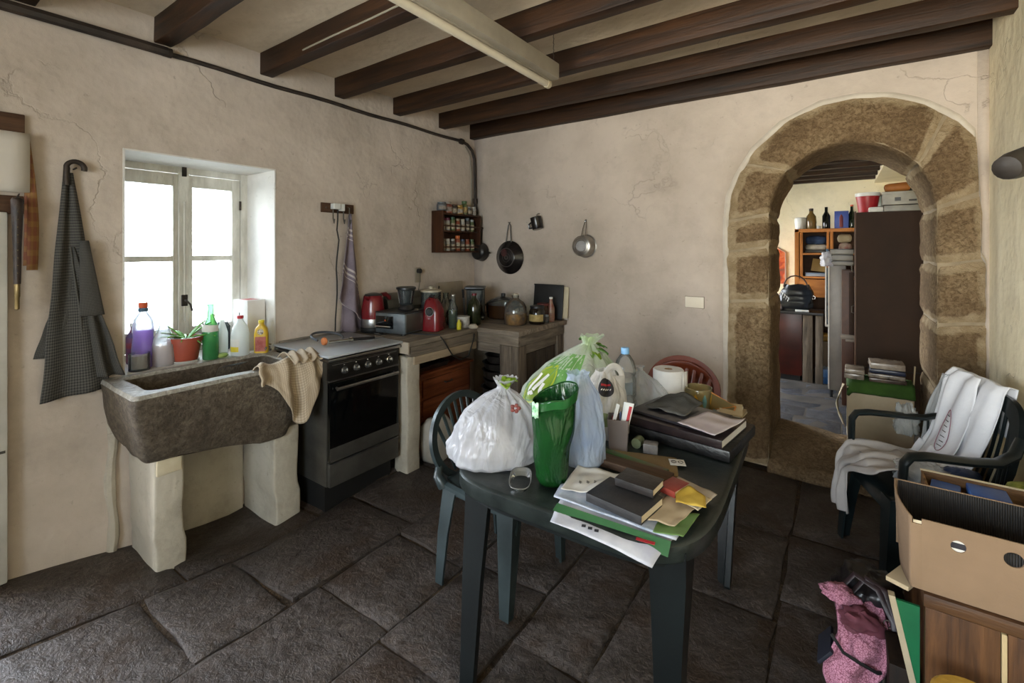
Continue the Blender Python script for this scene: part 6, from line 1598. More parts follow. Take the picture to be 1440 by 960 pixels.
g = G(); g.sheet(lambda u, v: bkf(.88 - .36 * v, .05 + .02 * math.sin(u * 8)) + V(.02 * v, -.235 - .07 * math.sin(PI * v) * (1 - u) - .03 * u, 0), 12, 24); g.o('film', M_bagc, pb3, ang=80, solid=.001)
bl2 = on_chair('blue_bag', 'dark blue and black sports bag on the armchair seat behind the near armrest', 'bag')
g = G(); g.sheet(crum(-.10, .13, .51, .09, .07, .05, 9, .3), 36, 18, wrap=True); g.o('body', mat('navy_nylon', '#0f1c33', '#16335f', 6, .5), bl2, ang=60)
g = G(); g.box((-.12, .17, .50), (.08, .02, .05), rz(25), .006); g.o('blue_panel', mat('bright_blue_nylon', '#1f4f8f', None, rough=.5), bl2)
g = G(); g.tube([V(-.02, .17, .46), V(.03, .21, .49), V(.06, .225, .46), V(.05, .22, .42)], .012, 8, flat=.4); g.o('strap', M_rub, bl2)
# sheet hanging on the right wall and small litter behind the chair
g = G(); g.sheet(lambda u, v: V(XR - .012 - .01 * math.sin(u * 11) - .01 * v, 2.12 + .80 * u - .05 * v * u, .93 - .62 * v + .05 * math.sin(u * 3)), 24, 16)
tag(g.o('hanging_sack', mat('grey_brown_sack', '#6f6455', '#84786a', 4, .9, .4, 20), ang=80, solid=.006), 'grey brown sackcloth hanging low on the right wall behind the boxes', 'sack')
t = T('white_bundle', 'white crumpled plastic bundle between the armchair and the boxes', 'bag', (.50, 2.34, 0))
g = G(); g.sheet(crum(0, 0, .32, .11, .10, .30, 12, .25), 40, 24, wrap=True); g.o('film', M_bagw, t, ang=70)
g = G(); g.sheet(crum(0, 0, .03, .035, .03, .03, 14, .4), 16, 10, wrap=True); tag(g.o('lemon_rind', mat('yellow_green_peel', '#9a9a3a', '#5f6f2a', 14, .6), loc=(.52, 2.35, .62), ang=70), 'yellow green scrap lying on the white bundle behind the armchair', 'scrap')

# ================================================================ cabinet with boxes at the near right
M_cab = wood('brown_stained_pine', '#2e1a0d', '#674425', 2, 3, .5, .6, 11)
M_cabx = wood('brown_stained_rail', '#2c1b10', '#573b23', 0, 3, .5, .6, 11)
cb = T('wooden_cabinet', 'brown stained pine cabinet at the lower right corner carrying two boxes', 'cabinet', (.178, 1.56, 0))
g = G(); g.bb(.004, .47, .02, .52, 0, .595, .003); g.o('carcass', M_cab, cb)
g = G(); g.bb(-.004, .48, -.006, .53, .597, .630, .004); g.o('top', M_cabx, cb)
for x0, x1 in ((.0, .134), (.146, .28), (.292, .47)):
    g = G(); g.bb(x0, x1, .0, .02, .004, .594, .002); g.o('plank', M_cab, cb)
for x in (.140, .286):
    g = G(); g.bb(x - .0045, x + .0045, -.003, .018, .004, .592, .001); g.o('pale_strip', mat('pale_beading', '#b09a72', None, rough=.6), cb)
M_cdb = mat('kraft_board', '#836a52', '#766049', 3, .85, .15, 50)
M_cor = NT('black_corrugated')
s_ = M_cor.n('ShaderNodeSeparateXYZ'); M_cor.l(M_cor.tc.outputs['Object'], s_.inputs[0])
hb = M_cor.math('SINE', M_cor.math('MULTIPLY', s_.outputs[0], 1300))
M_cor = M_cor.done(M_cor.prin(M_cor.mix(M_cor.math('MULTIPLY_ADD', hb, .5, .5), '#0c0b0b', '#26221f'), .6, 0, M_cor.bump(hb, .6, .003)))
bx = T('cardboard_box', 'large brown cardboard fruit box with a black corrugated inside and two hand holes', 'box', (.152, 1.565, .632))
BW, BD, BH = .50, .215, .18
g = G(); N_ = 24
# front wall: panel with two round holes, rounded notch at upper left
def ring_pts(cx, cz, r_, n): return [(cx + r_ * math.cos(2 * PI * i / n + PI / 4), cz + r_ * math.sin(2 * PI * i / n + PI / 4)) for i in range(n)]
def panel_with_holes(holes, x0, x1, z0, z1, y0, y1, m, par, nm):
    g = G(); xs_ = [x0]
    for cx, cz, r_ in holes: xs_ += [cx - .022, cx + .022]
    xs_.append(x1)
    for y in (y0, y1):
        for i in range(len(xs_) - 1):
            a_, b_ = xs_[i], xs_[i + 1]
            if i % 2 == 0: g.face([g.bm.verts.new(p) for p in (V(a_, y, z0), V(b_, y, z0), V(b_, y, z1), V(a_, y, z1))])
            else:
                cx, cz, r_ = holes[i // 2]; n = 24
                g.face([g.bm.verts.new(p) for p in (V(a_, y, z0), V(b_, y, z0), V(b_, y, cz - .022), V(a_, y, cz - .022))])
                g.face([g.bm.verts.new(p) for p in (V(a_, y, cz + .022), V(b_, y, cz + .022), V(b_, y, z1), V(a_, y, z1))])
                h_ = .022; out = []
                for k in range(n):
                    t_ = 2 * PI * k / n + PI / 4; c, s = math.cos(t_), math.sin(t_); m_ = max(abs(c), abs(s)); out.append((cx + h_ * c / m_, cz + h_ * s / m_))
                inn = ring_pts(cx, cz, r_, n)
                O_ = [g.bm.verts.new((x, y, z)) for x, z in out]; I_ = [g.bm.verts.new((x, y, z)) for x, z in inn]
                for k in range(n): g.face([O_[k], O_[(k + 1) % n], I_[(k + 1) % n], I_[k]])
    for cx, cz, r_ in holes:
        inn = ring_pts(cx, cz, r_, 24); A_ = [g.bm.verts.new((x, y0, z)) for x, z in inn]; B_ = [g.bm.verts.new((x, y1, z)) for x, z in inn]
        for k in range(24): g.face([A_[k], A_[(k + 1) % 24], B_[(k + 1) % 24], B_[k]])
    for x in (x0, x1):
        g.face([g.bm.verts.new(p) for p in (V(x, y0, z0), V(x, y1, z0), V(x, y1, z1), V(x, y0, z1))])
    for z in (z0, z1):
        g.face([g.bm.verts.new(p) for p in (V(x0, y0, z), V(x1, y0, z), V(x1, y1, z), V(x0, y1, z))])
    bmesh.ops.remove_doubles(g.bm, verts=g.bm.verts, dist=.0001)
    return g.o(nm, m, par, ang=40)
panel_with_holes([(.088, .134, .0145), (.183, .138, .0175)], .020, BW, .0, .180, 0, .004, M_cdb, bx, 'front_panel')
g = G(); g.bb(0, .021, .0, .004, .0, .165, .001); g.o('front_edge_flap', M_cdb, bx)
g = G(); g.bb(.004, .026, .005, .007, .150, .172, .0); g.o('pale_tab', M_cream, bx)
g = G(); g.sheet(lambda u, v: V(-.0 - .012 * math.sin(PI * u) - .016 * u * v, BD * u, BH * v * (1 + .05 * u)), 14, 8); g.o('side_panel', M_cdb, bx, solid=.004, ang=60)
g = G(); g.bb(BW - .004, BW, .004, BD, 0, BH); g.o('side_panel', M_cdb, bx)
g = G(); g.bb(.004, BW - .004, .004, BD, 0, .004); g.o('bottom', M_cdb, bx)
g = G(); g.bb(-.014, BW, BD - .004, BD, 0, BH + .008, .001); g.o('back_panel', M_cdb, bx)
g = G(); g.bb(-.010, BW - .002, BD - .007, BD - .005, .004, BH + .006); g.o('corrugated_lining', M_cor, bx)
g = G(); g.bb(.024, BW - .004, .006, .008, .004, .150); g.o('corrugated_lining', M_cor, bx)
g = G(); g.bb(.070, .106, .0045, .0055, .116, .152); g.o('white_lining', M_paper, bx)
g = G(); g.bb(.071, .105, .0035, .0045, .127, .141); g.o('dark_slot', M_ink, bx)
b2 = T('patterned_box', 'second box with a bark brown wood-grain inside behind the fruit box', 'box', (.225, 1.795, .632))
Mbrk = wood('bark_print', '#3f2a1a', '#95704b', 0, 6, .7, .6, 6)
for a_ in ((0, .43, .27, .276, 0, .125), (0, .43, 0, .006, 0, .12), (0, .006, .006, .27, 0, .12), (.424, .43, .006, .27, 0, .12), (.0, .43, .0, .27, 0, .004)):
    g = G(); g.bb(*a_, .001); g.o('panel', Mbrk, b2)
g = G(); g.bb(-.002, .432, .268, .278, .125, .1275); g.o('cut_edge', M_cream, b2)
for i, (x, y, z, w_, d_, h_) in enumerate(((.05, .20, .09, .07, .10, .02), (.15, .21, .10, .09, .09, .022), (.30, .18, .09, .13, .12, .02), (.05, .13, .06, .09, .07, .03))):
    g = G(); g.box((x, y, z), (w_, d_, h_ + .02), rz(8 * i - 10), .004)
    tag(g.o('blue_packet', mat('blue_packet', '#22407f', '#2f5aa0', 8, .4), loc=(.225, 1.795, .632)), ['left blue packet at the back of the wood-grain box', 'middle blue packet in the wood-grain box', 'right blue packet in the wood-grain box', 'front left blue packet in the wood-grain box'][i], 'packet', 'blue packets in the patterned box')
t = T('crate_filling', 'pale papers filling the bottom of the wood-grain box', 'papers', (.225, 1.795, .637)); g = G(); g.bb(.01, .42, .012, .26, 0, .06, .004); g.o('papers', M_cream, t)
# green board with pale edge
gbd = T('green_board', 'green painted board with a pale wood edge leaning at the cabinet side', 'board', (.0, 1.60, 0))
g = G(); g.prism([(.120, .565), (.172, .565), (.172, .315), (.168, .312)], .008, rx(90), (0, .008, 0)); g.o('green_panel', mat('bottle_green_paint', '#0f5a35', '#126a3f', 6, .5), gbd)
g = G(); g.prism([(.108, .572), (.122, .572), (.174, .318), (.174, .300), (.163, .300)], .022, rx(90), (0, .02, 0)); g.o('pale_edge', mat('pale_planed_edge', '#a5957a', '#b8a88c', 8, .6), gbd)
g = G(); g.box((.148, 1.66, .600), (.05, .10, .012), rz(-25), .001)
tag(g.o('wood_offcut', mat('pale_offcut', '#b5a182', None, rough=.7), ang=30), 'pale wooden offcut sticking out under the fruit box', 'offcut')
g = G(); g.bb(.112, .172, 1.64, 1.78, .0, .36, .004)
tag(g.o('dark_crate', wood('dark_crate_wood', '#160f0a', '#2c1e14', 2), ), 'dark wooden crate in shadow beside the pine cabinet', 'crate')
# stool top
sl = T('yellow_stool', 'round yellow straw seat peeping in at the bottom edge in front of the cabinet', 'stool', (.245, 1.425, 0))
g = G(); g.lathe([(0, .478), (.066, .478), (.074, .484), (.074, .492), (.066, .499), (.03, .501), (0, .501)], 30); g.o('seat', mat('straw_yellow', '#a07a2a', '#b8933f', 18, .6, .3, 60), sl)
for a_ in (45, 135, 225, 315):
    g = G(); g.tube([V(.05 * math.cos(R(a_)), .05 * math.sin(R(a_)), .48), V(.085 * math.cos(R(a_)), .085 * math.sin(R(a_)), 0)], .010, 8); g.o('leg', M_cab, sl)

# ================================================================ bags on the floor
cx_ = T('grey_carton', 'small grey brown carton on the floor under the pink garment', 'box', (.06, 1.83, 0))
g = G(); g.bb(-.02, .10, -.05, .17, .0, .265, .004); g.o('carton', mat('dusty_carton', '#4a4036', '#5f5347', 4, .85), cx_)
g = G(); g.bb(.042, .046, -.0515, -.05, .02, .26); g.o('seam', M_ink, cx_)
pk = T('pink_garment', 'pink patterned padded garment with dark straps heaped on the carton', 'garment', (.03, 1.79, -.01))
def mk_pink():
    t = NT('pink_pattern'); v = t.n('ShaderNodeTexVoronoi', feature='DISTANCE_TO_EDGE'); v.inputs['Scale'].default_value = 150; t.l(t.tc.outputs['Object'], v.inputs['Vector'])
    c = t.mix(t.ramp(v.outputs['Distance'], [(.02, 1.0), (.12, 0.0)]), '#b0788a', '#6b3344')
    return t.done(t.prin(c, .9, 0, t.bump(t.noise(16, 3), .7, .03)))
MPK = mk_pink()
def pg(u, v):
    x = -.045 + .125 * u; y = -.06 - .02 * math.sin(v * 2.5) + .015 * math.sin(u * 9 + v)
    z = .40 - .235 * v
    if v < .3: y += (.3 - v) * .35
    return V(x + .015 * math.sin(v * 6) - .012 * v, y + .012 * noise.noise(V(u * 5, v * 5, 2)), z + .012 * noise.noise(V(u * 4, v * 4, 5)))
g = G(); g.sheet(pg, 26, 34); g.o('front_piece', MPK, pk, ang=80, solid=.012)
g = G(); g.sheet(crum(.10, .02, .325, .065, .05, .035, 4, .5), 34, 18, wrap=True); g.o('side_bundle', MPK, pk, ang=70)
g = G(); g.sheet(crum(.02, -.02, .37, .05, .04, .028, 15, .6), 26, 14, wrap=True); g.o('turned_collar', mat('dark_red_lining', '#4a2028', '#6b3540', 8, .8), pk, ang=70)
g = G(); g.sheet(crum(-.03, .03, .405, .045, .035, .022, 8, .5), 24, 14, wrap=True); g.o('cuff', MPK, pk, ang=70)
g = G(); g.tube([V(-.05, -.095, .35), V(-.02, -.105, .315), V(.02, -.10, .30), V(.06, -.09, .285), V(.09, -.06, .28)], .005, 6); g.o('strap', M_rub, pk)
hb_ = T('black_handbag', 'black leather bag with looped straps lying behind the pink garment', 'bag', (.06, 1.90, .265))
g = G(); g.sheet(crum(.02, .03, .085, .09, .11, .09, 2, .3), 40, 20, wrap=True); g.o('body', mat('black_soft_leather', '#0f0d0f', '#1d191c', 8, .35, .3, 14), hb_, ang=70)
for k in range(2):
    g = G(); g.tube([V(-.06 + .03 * k, -.06, .13), V(-.02 + .03 * k, -.04, .185), V(.04 + .02 * k, -.06, .17), V(.075, -.10, .11), V(.08, -.12, .05)], .010, 8, flat=.35); g.o('strap', mat('strap_leather', '#1c1413', '#35252a', 10, .45), hb_)
g = G(); g.lathe([(.008, 0), (.011, .002), (.011, .004), (.008, .004)], 16, (.06, -.10, .10), rx(70)); g.o('buckle', M_iron, hb_)
g = G(); g.box((-.035, 1.76, .255), (.06, .12, .01), ry(-55), .002); tag(g.o('navy_folder', mat('navy_card', '#10131f', None, rough=.6), ang=30), 'dark navy card corner sticking out left of the pink garment', 'card')
g = G(); g.sheet(lambda u, v: V(.035 + .035 * u, 1.735 - .01 * math.sin(u * 5), .13 * (1 - v) + .012), 6, 6); tag(g.o('printed_packet', mat('grey_blue_print', '#4f6470', '#8a9aa0', 40, .5), solid=.004), 'small grey blue printed packet on the floor against the carton', 'packet')
g = G(); g.sheet(crum(0, 0, .03, .06, .05, .035, 5, .5), 26, 14, wrap=True); tag(g.o('plastic_scrap', film('clear_wrap', '#ccd0cf'), loc=(.10, 2.22, 0), ang=70), 'scrap of clear plastic at the armchair foot', 'scrap')

# ================================================================ carton in the passage
ct_ = T('beige_carton', 'beige cardboard carton in the arch passage under green cloth and wrapped packs', 'box', (.045, 4.02, .15))
g = G(); g.rock(.0, .36, 0, .30, -.04, .385, .01, .08, .004, 6, 3); g.o('carton', mat('beige_board', '#a8977b', '#b8a78b', 3, .85, .1), ct_)
g = G(); g.sheet(lambda u, v: V(-.006 - .05 * math.sin(PI * v) * (1 - u * .4) - .02 * u, .28 * u, .395 - .30 * v - .06 * u) + disp(V(u, v, 0), .012, 4), 12, 12); g.o('torn_flap', mat('pale_flap', '#c2b292', '#ad9c7d', 6, .8), ct_, solid=.003, ang=80)
g = G(); g.sheet(lambda u, v: V(.005 + .36 * u, -.02 + .31 * v, .395 + .035 * math.sin(PI * (.1 + .8 * v)) + .006 * noise.noise(V(u * 5, v * 5, 1)) - .05 * smooth(.15, 0, v) - .03 * smooth(.06, 0, u)), 24, 18)
tag(g.o('green_cloth', mat('moss_green_felt', '#26400f', '#3a5a1a', 6, .95, .4, 30), loc=(.045, 4.02, .15), solid=.02, ang=80), 'folded moss green cloth on top of the beige carton', 'cloth')
M_wr = mat('wrapped_print', '#8f8272', '#4f463e', 22, .25, .15, 20)
for i, (x, y, z, w_, d_, h_, m_, lab) in enumerate(((.09, 4.12, .585, .115, .17, .038, M_wr, 'lower pack of the short left pile on the green cloth'), (.09, 4.12, .625, .112, .17, .030, mat('pale_wrapped', '#a09484', '#776a5c', 14, .25), 'top pack of the short left pile on the green cloth'),
        (.268, 4.12, .585, .20, .17, .028, mat('brown_wrapped', '#5f5045', '#382d26', 14, .25), 'lowest pack of the tall right pile on the green cloth'), (.268, 4.12, .615, .198, .17, .028, M_wr, 'second pack of the tall right pile on the green cloth'),
        (.27, 4.12, .645, .19, .165, .030, mat('navy_wrapped', '#14182a', '#1f2436', 8, .3), 'dark navy pack in the tall right pile'), (.268, 4.12, .677, .19, .165, .042, mat('pale_wrapped', '#a09484'), 'pale top pack of the tall right pile'))):
    g = G(); g.rock(-w_ / 2, w_ / 2, -d_ / 2, d_ / 2, 0, h_, .006, .05, .003, 12, i)
    tag(g.o('wrapped_pack', m_, loc=(x, y, z), rot=(0, 0, R(-3 + 2 * (i % 3)))), lab, 'pack', 'wrapped packs on the carton')
g = G(); g.box((.405, 4.10, .50), (.008, .02, .42), ry(3), .002); tag(g.o('thin_stick', mat('pale_stick', '#9a8763', None), ang=30), 'thin pale stick standing between the packs and the stone jamb', 'stick')

# ================================================================ back room
wr = T('wardrobe', 'tall dark brown wardrobe side seen through the arch', 'wardrobe', (.118, 4.9, 0))
M_wd = mat('dark_brown_board', '#251409', '#321d0e', 3, .8, .1, 50)
g = G(); g.bb(0, .62, 0, .60, .05, 1.81, .004); g.o('carcass', M_wd, wr)
g = G(); g.bb(.0, .62, -.004, .0, .50, .508); g.bb(-.0, .62, .02, .58, 0, .05); g.o('joint_strip', mat('dark_joint', '#120b06', None), wr)
g = G(); g.bb(-.012, .0, -.0, .02, .05, 1.82, .002); g.o('front_edge', mat('edge_brown', '#4a3020', '#5c3f2b', 8, .5), wr)
for z in (.95, 1.3):
    g = G(); g.tube([V(-.012, .01, z), V(-.03, .0, z + .01), V(-.03, .0, z + .06), V(-.012, .01, z + .07)], .004, 6); g.o('handle', M_wire, wr)
# brown cupboard and grey refrigerator beside it
br = T('brown_cupboard', 'narrow brown cupboard edge with a pale ledge between refrigerator and wardrobe', 'cupboard', (.02, 5.35, 0))
g = G(); g.bb(0, .092, 0, .26, .03, 1.30, .004); g.o('carcass', mat('red_brown_board', '#3c2114', '#54301d', 5, .5), br)
g = G(); g.bb(-.006, .095, -.05, .0, .66, .70, .003); g.bb(.03, .095, -.08, -.0, .645, .662, .003); g.o('ledge', mat('grey_ledge', '#7c7166', None, rough=.5), br)
g = G(); g.bb(.055, .09, -.006, 0, .70, 1.28, .002); g.o('door_strip', M_wd, br)
fr = T('refrigerator', 'grey side of an old refrigerator with a white open door edge', 'refrigerator', (-.085, 5.62, 0))
g = G(); g.bb(.0, .14, .0, .55, .09, 1.335, .006); g.o('body', mat('grey_enamel', '#6f6a66', '#837e79', 4, .4), fr)
g = G(); g.bb(-.006, .006, -.008, .01, .10, 1.33, .003); g.bb(-.03, -.018, -.01, .01, .72, 1.33, .003); g.bb(-.03, .0, -.01, .01, .72, .74, .003); g.o('white_gasket', mat('white_gasket', '#c9c6c1', None, rough=.5), fr)
g = G(); g.bb(-.026, -.008, .01, .40, .74, 1.30, .003); g.o('door', mat('navy_door_inside', '#2a3340', '#6f8090', 20, .5), fr)
for x in (.02, .12):
    g = G(); g.cyl((x, .03, 0), .014, .09, 10); g.o('foot', M_black, fr)
for i, (z, h_, w_, lab) in enumerate(((1.337, .045, .19, 'lowest grey case on top of the refrigerator'), (1.384, .06, .185, 'middle grey case on top of the refrigerator'), (1.446, .055, .19, 'top grey case with dark lid on the refrigerator'))):
    t = T('storage_case', lab, 'case', (.0, 5.70, z), 0, 'cases on the refrigerator')
    g = G(); g.bb(-.075, -.075 + w_, -.10, .10, 0, h_, .006); g.o('case', mat('grey_case', '#6e6a63', '#7f7a72', 6, .4), t)
    g = G(); g.bb(-.078, -.072 + w_, -.103, .103, h_ - .009, h_ - .001, .001); g.o('lid_edge', M_black, t)
g = G(); g.sheet(crum(-.11, 5.60, 1.38, .05, .05, .07, 3, .7), 30, 18, wrap=True); tag(g.o('white_rag', M_bagw, ang=70), 'crumpled white plastic hanging at the corner of the refrigerator', 'bag')
g = G(); g.tube([V(0, 0, 0), V(.03, .0, .06), V(.0, 0, .14)], .012, 8); tag(g.o('blue_tool', mat('dusty_blue', '#4f6478', None, rough=.5), loc=(-.10, 5.63, 1.36)), 'curved pale blue strap beside the grey cases', 'strap')
# pine shelf
sh = T('pine_shelf', 'orange pine shelf cabinet on the far wall full of cloth and papers', 'shelf', (-.44, 6.54, 0))
M_pine = wood('orange_pine', '#8f5220', '#c47f3c', 2, 3, .5, .15, 9)
M_pinex = wood('orange_pine_rail', '#8f5220', '#c47f3c', 0, 3, .5, .15, 9)
for nm, a_, m_ in (('post', (0, .045, 0, .03, .0, 1.735), M_pine), ('side', (0, .02, .03, .40, .0, 1.735), M_pine), ('post', (.055, .085, .0, .03, .75, 1.70), M_pine), ('top', (0, .78, 0, .40, 1.70, 1.74), M_pinex), ('post', (.32, .345, 0, .03, .9, 1.70), M_pine), ('post', (.355, .385, 0, .03, .9, 1.70), M_pine),
                   ('shelf', (.085, .32, .0, .38, 1.43, 1.452), M_pinex), ('shelf', (.085, .78, .0, .38, 1.15, 1.175), M_pinex), ('drawer_front', (.045, .355, -.005, .02, .93, 1.14), M_pinex), ('shelf', (.385, .78, .0, .38, 1.43, 1.452), M_pinex), ('back', (.02, .78, .385, .40, .0, 1.70), mat('pine_back', '#3a2312', '#54351c', 5, .7))):
    g = G(); g.bb(*a_, .002); g.o(nm, m_, sh)
def soft(name, label, cat, loc, d, m, seed, grp=None):
    g = G(); g.rock(-d[0] / 2, d[0] / 2, -d[1] / 2, d[1] / 2, 0, d[2], min(d) * .42, .04, .008, 12, seed)
    return tag(g.o(name, m, loc=loc, ang=70), label, cat, grp)
soft('folded_jeans', 'folded dark blue cloth on the upper shelf of the pine cabinet', 'cloth', (-.225, 6.69, 1.555), (.22, .2, .10), mat('denim_blue', '#1c2a44', '#2c3f60', 10, .9), 1)
soft('folded_sheets', 'pile of white folded sheets under the blue cloth', 'cloth', (-.225, 6.69, 1.487), (.22, .2, .068), mat('white_linen', '#b8b0a4', '#9a9287', 16, .9), 2)
soft('dark_pile', 'thin dark folded cloth at the bottom of the upper pine shelf', 'cloth', (-.225, 6.69, 1.453), (.22, .2, .034), mat('charcoal_felt', '#3f3f3d'), 3)
slab_thing('brown_envelope', 'ochre envelope leaning on the lower pine shelf', 'envelope', (-.20, 6.65, 1.23), (.16, .012, .15), 0, mat('ochre_paper', '#a5874f', None), tilt=(-14, 8), bev=.001)
slab_thing('paper_bundle', 'blue and white paper bundle at the bottom of the lower pine shelf', 'papers', (-.235, 6.64, 1.176), (.20, .16, .04), 4, mat('blue_white_bundle', '#b9b9b9', '#3f6a94', 20, .7, stretch=(.2, .2, 4)))
soft('red_white_packet', 'white and red packet in the right bay of the pine shelf', 'packet', (.06, 6.65, 1.453), (.13, .14, .12), mat('red_white_pack', '#b8ab9c', '#8a2a2a', 7, .6), 5)
soft('beige_bag', 'beige cloth bag above the red and white packet', 'bag', (.05, 6.67, 1.575), (.14, .14, .10), mat('beige_linen', '#a39376', '#b8a88a', 7, .9), 6)
# bottles along the top of the shelf
bottle('white_jar_bag', 'white crumpled jar at the left end of the shelf top', 'jar', (-.385, 6.64, 1.742), [(0, 0), (.05, 0), (.055, .01), (.065, .1), (.06, .135), (.05, .14), (0, .14)], mat('white_plastic', '#dcdcd8'))
bottle('wine_bottle', 'clear ribbed bottle of pale wine on the shelf top', 'bottle', (-.275, 6.64, 1.742), [(0, 0), (.05, 0), (.055, .01), (.052, .05), (.055, .08), (.052, .11), (.05, .15), (.022, .19), (.02, .22), (0, .22)], glass('straw_glass', '#b59a62', .5, .06, 1.4), (.022, .215, .03, M_iron))
bottle('wine_bottle', 'black wine bottle left of the blue box on the shelf top', 'bottle', (-.125, 6.64, 1.742), [(0, 0), (.038, 0), (.04, .01), (.04, .15), (.016, .2), (.016, .255), (0, .258)], mat('black_bottle_glass', '#0b0c0a', None, rough=.06))
t = T('blue_bottle_box', 'blue carton with a red bottle picture on the shelf top', 'box', (.02, 6.65, 1.742)); g = G(); g.bb(-.065, .07, -.05, .05, 0, .20, .003); g.o('carton', mat('blue_carton', '#2a4390', None, rough=.45), t)
g = G(); g.lathe([(0, 0), (.02, 0), (.02, .12), (.01, .15), (.01, .18), (0, .18)], 12, (.0, -.045, .01), None, 1, .5); g.o('red_bottle_print', mat('red_brown_print', '#6b1f22', None, rough=.5), t)
bottle('wine_bottle', 'dark green bottle with an orange top right of the blue box', 'bottle', (.12, 6.64, 1.742), [(0, 0), (.034, 0), (.036, .01), (.036, .15), (.015, .2), (.014, .26), (0, .262)], mat('green_black_glass', '#141d12', None, rough=.06), (.015, .25, .02, M_orange))
bottle('small_white_bottle', 'small white bottle by the wardrobe edge on the shelf top', 'bottle', (.19, 6.61, 1.742), [(0, 0), (.022, 0), (.024, .01), (.024, .1), (.012, .13), (0, .14)], M_whitep)
g = G(); g.lathe([(0, 0), (.02, .0), (.022, .03), (0, .034)], 12); tag(g.o('tea_light', M_whitep, loc=(-.20, 6.61, 1.742)), 'tiny white candle cup between the two left bottles', 'candle')
# painting
pn = T('painting', 'abstract orange and red picture in a thin pale frame on the far wall', 'picture', (-.70, 6.949, 1.05))
def mk_paint():
    t = NT('abstract_paint'); c = t.ramp(t.noise(7, 4, .6, dist=1.5), [(.3, '#6b4a3a'), (.45, '#b5441f'), (.55, '#d0682f'), (.7, '#8f8f80')]); return t.done(t.prin(c, .6))
g = G(); g.prism([(0, 0), (.19, 0), (.19, .40), (0, .53)], .012, rx(90), (-.06, .0, 0)); g.o('canvas', mk_paint(), pn)
g = G(); g.tube([V(-.06, -.012, .535), V(.135, -.012, .405), V(.135, -.012, 0)], .009, 6); g.o('frame', mat('pale_frame', '#b09a86', None, rough=.5), pn)
# low dark red cabinet, planks, bag on it
lc = T('low_cabinet', 'low dark red lacquered cabinet under the black bag', 'cabinet', (-.80, 6.12, 0))
g = G(); g.bb(0, .46, .0, .37, .07, .765, .004); g.o('carcass', mat('dark_red_lacquer', '#2c0d08', '#4a180f', 4, .3), lc)
g = G(); g.bb(-.02, .66, -.03, .40, .765, .795, .004); g.o('top', mat('dark_table_top', '#1c1917', '#2d2926', 6, .4), lc)
g = G(); g.bb(.02, .44, .02, .35, 0, .07); g.o('plinth', M_black, lc)
for x0, x1 in ((.465, .56), (.585, .655)):
    g = G(); g.rock(x0, x1, .0, .05, 0, .765, .005, .15, .004, 6, x0); g.o('plank', M_post, lc)
bg_ = T('black_tote', 'big black quilted bag with a brown handle and white print on the low cabinet', 'bag', (-.42, 6.20, .797))
def tote(u, v):
    th = 2 * PI * u; w_ = interp([(0, .8), (.2, 1), (.7, .95), (1, .72)], v); sq = lambda c: math.copysign(abs(c) ** .6, c)
    return V(.17 * w_ * sq(math.cos(th)) + .03 * v, .11 * w_ * sq(math.sin(th)), .29 * v + .006 * math.sin(v * 26) * 1) + disp(V(math.cos(th), math.sin(th), v * 2), .018, 2, 4)
g = G(); g.sheet(tote, 50, 26, wrap=True); g.face([g.bm.verts.new(tote(i / 24, 1) - V(0, 0, .01)) for i in range(24)]); g.o('body', mat('black_nylon', '#0c0d10', '#1a1c20', 8, .3, .3, 16), bg_, ang=70)
g = G(); g.tube([V(-.10 + .23 * (.5 - .5 * math.cos(PI * k / 8)), -.06, .27 + .13 * math.sin(PI * k / 8)) for k in range(9)], .008, 8); g.o('handle', mat('brown_handle', '#4a3428', None, rough=.5), bg_)
for q in range(5):
    g = G(); p = tote(.60 + .028 * q, .70 - .06 * q); g.tube([V(p.x * 1.05, p.y * 1.08, p.z - .02), V(p.x * 1.05 + .012, p.y * 1.08, p.z + .025), V(p.x * 1.05 + .02, p.y * 1.08, p.z)], .0035, 5); g.o('white_print', M_whiteink, bg_)
g = G(); g.lathe([(.014, 0), (.02, .003), (.02, .006), (.014, .006)], 14, (.185, -.03, .16), rx(90)); g.o('ring', M_chrome, bg_)
soft('red_white_cloth', 'red and white bundle left of the black bag on the low cabinet', 'cloth', (-.62, 6.16, .797), (.18, .14, .09), mat('red_white_bundle', '#a52a34', '#c9c4c0', 7, .8), 8)
soft('blue_cloth', 'grey blue bundle on top of the red and white cloth', 'cloth', (-.64, 6.20, .888), (.14, .12, .10), mat('grey_blue_bundle', '#3f4a5a', '#8a93a0', 9, .8), 9)
slab_thing('white_tablet', 'small white flat box in front of the black bag', 'box', (-.34, 6.12, .797), (.13, .05, .022), 0, M_whitep)
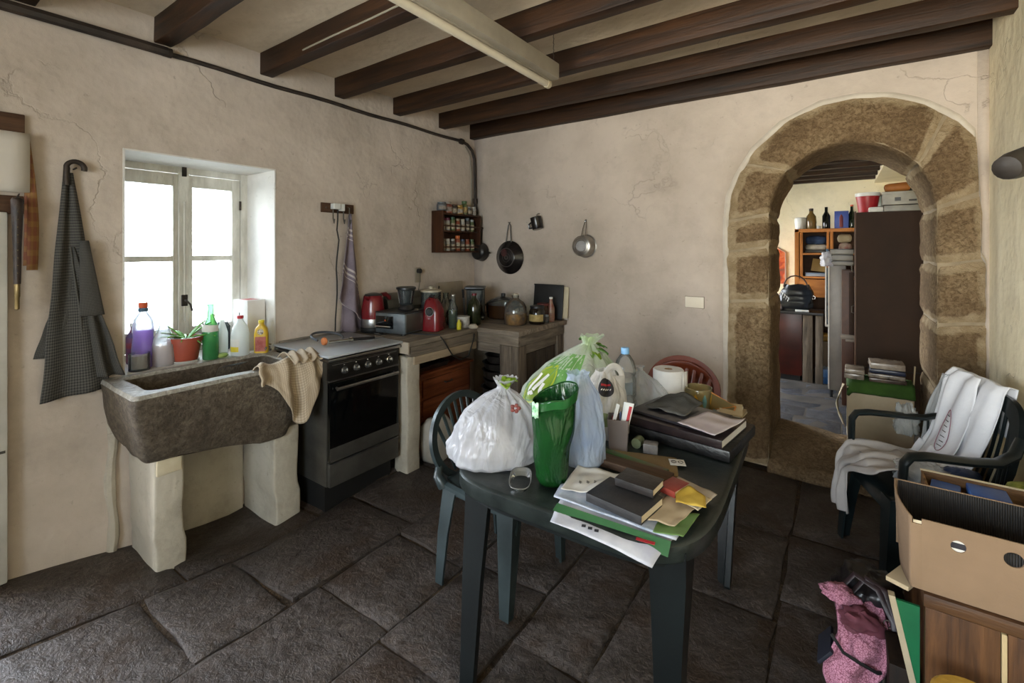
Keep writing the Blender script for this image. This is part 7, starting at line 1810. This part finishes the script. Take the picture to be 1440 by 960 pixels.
# bucket, carton, sacks between cabinet and refrigerator
bk_ = T('paint_bucket', 'pale blue and white paint bucket on the back room floor', 'bucket', (-.14, 6.24, 0))
g = G(); g.lathe([(0, 0), (.065, 0), (.07, .01), (.077, .14), (.078, .15)], 26); g.o('body', mat('blue_white_print', '#8fa3b8', '#3f6fa8', 5, .4, stretch=(1, 1, .4)), bk_)
g = G(); g.lathe([(.082, .15), (.082, .17), (.07, .175), (0, .175)], 26); g.o('lid', mat('blue_lid', '#5f7fa8', '#9fb0c4', 8, .4), bk_)
g = G(); g.tube([V(-.08, 0, .15), V(-.07, -.05, .09), V(.0, -.075, .075), V(.07, -.05, .09), V(.08, 0, .15)], .003, 6); g.o('bail', M_wire, bk_)
g = G(); g.bb(-.17, -.03, 6.36, 6.52, .0, .44, .004); tag(g.o('tan_carton', mat('tan_board', '#857159', '#95816a', 4, .85)), 'tan cardboard carton standing behind the paint bucket', 'box')
soft('ochre_bag', 'ochre yellow bag lying on the tan carton', 'bag', (-.10, 6.44, .441), (.18, .14, .09), mat('ochre_bag', '#8a641f', '#a57d2f', 6, .6), 11)
# things on the wardrobe
rb_ = T('red_bucket', 'red bucket with a white rim at the left end of the wardrobe top', 'bucket', (.205, 5.15, 1.812))
g = G(); g.lathe([(0, 0), (.06, 0), (.065, .01), (.085, .15)], 24); g.o('body', mat('red_bucket_plastic', '#8f1820', '#a51f28', 4, .4), rb_)
g = G(); g.lathe([(.086, .15), (.09, .152), (.09, .18), (.082, .182), (.08, .15)], 24); g.o('rim', M_whitep, rb_)
soft('grey_plastic_bag', 'greenish grey plastic bag between the red bucket and the white crate', 'bag', (.29, 5.20, 1.812), (.10, .12, .17), mat('grey_green_film', '#7c8478', '#a3a89c', 8, .35), 12)
slab_thing('white_dish', 'small white rounded dish box in front of the bucket on the wardrobe', 'box', (.255, 5.02, 1.812), (.10, .10, .045), 0, M_whitep, bev=.014)
wc = T('white_crate', 'white plastic crate with a lid on the wardrobe top', 'crate', (.42, 5.12, 1.812))
g = G(); g.bb(-.11, .13, -.10, .10, 0, .055, .006); g.o('lower_box', mat('dirty_white_plastic', '#a8a59c', '#908d84', 8, .5), wc)
g = G(); g.bb(-.12, .13, -.11, .10, .06, .16, .006); g.bb(-.125, .135, -.115, .105, .15, .17, .004); g.o('upper_box', mat('dirty_white_plastic', '#a8a59c'), wc)
g = G(); g.bb(-.04, .0, -.112, -.109, .09, .12); g.bb(.05, .10, -.112, -.109, .085, .10); g.o('clip', M_black, wc)
soft('orange_gourd', 'orange brown loaf shaped bundle on top of the white crate', 'bundle', (.40, 5.10, 1.984), (.17, .10, .075), mat('orange_brown_bundle', '#8a4f1a', '#a8682a', 5, .6), 13)
soft('olive_hat', 'dark olive hat lying beside the orange bundle on the crate', 'hat', (.515, 5.14, 1.984), (.09, .10, .07), mat('dark_olive_cloth', '#2a2a20', None), 14)
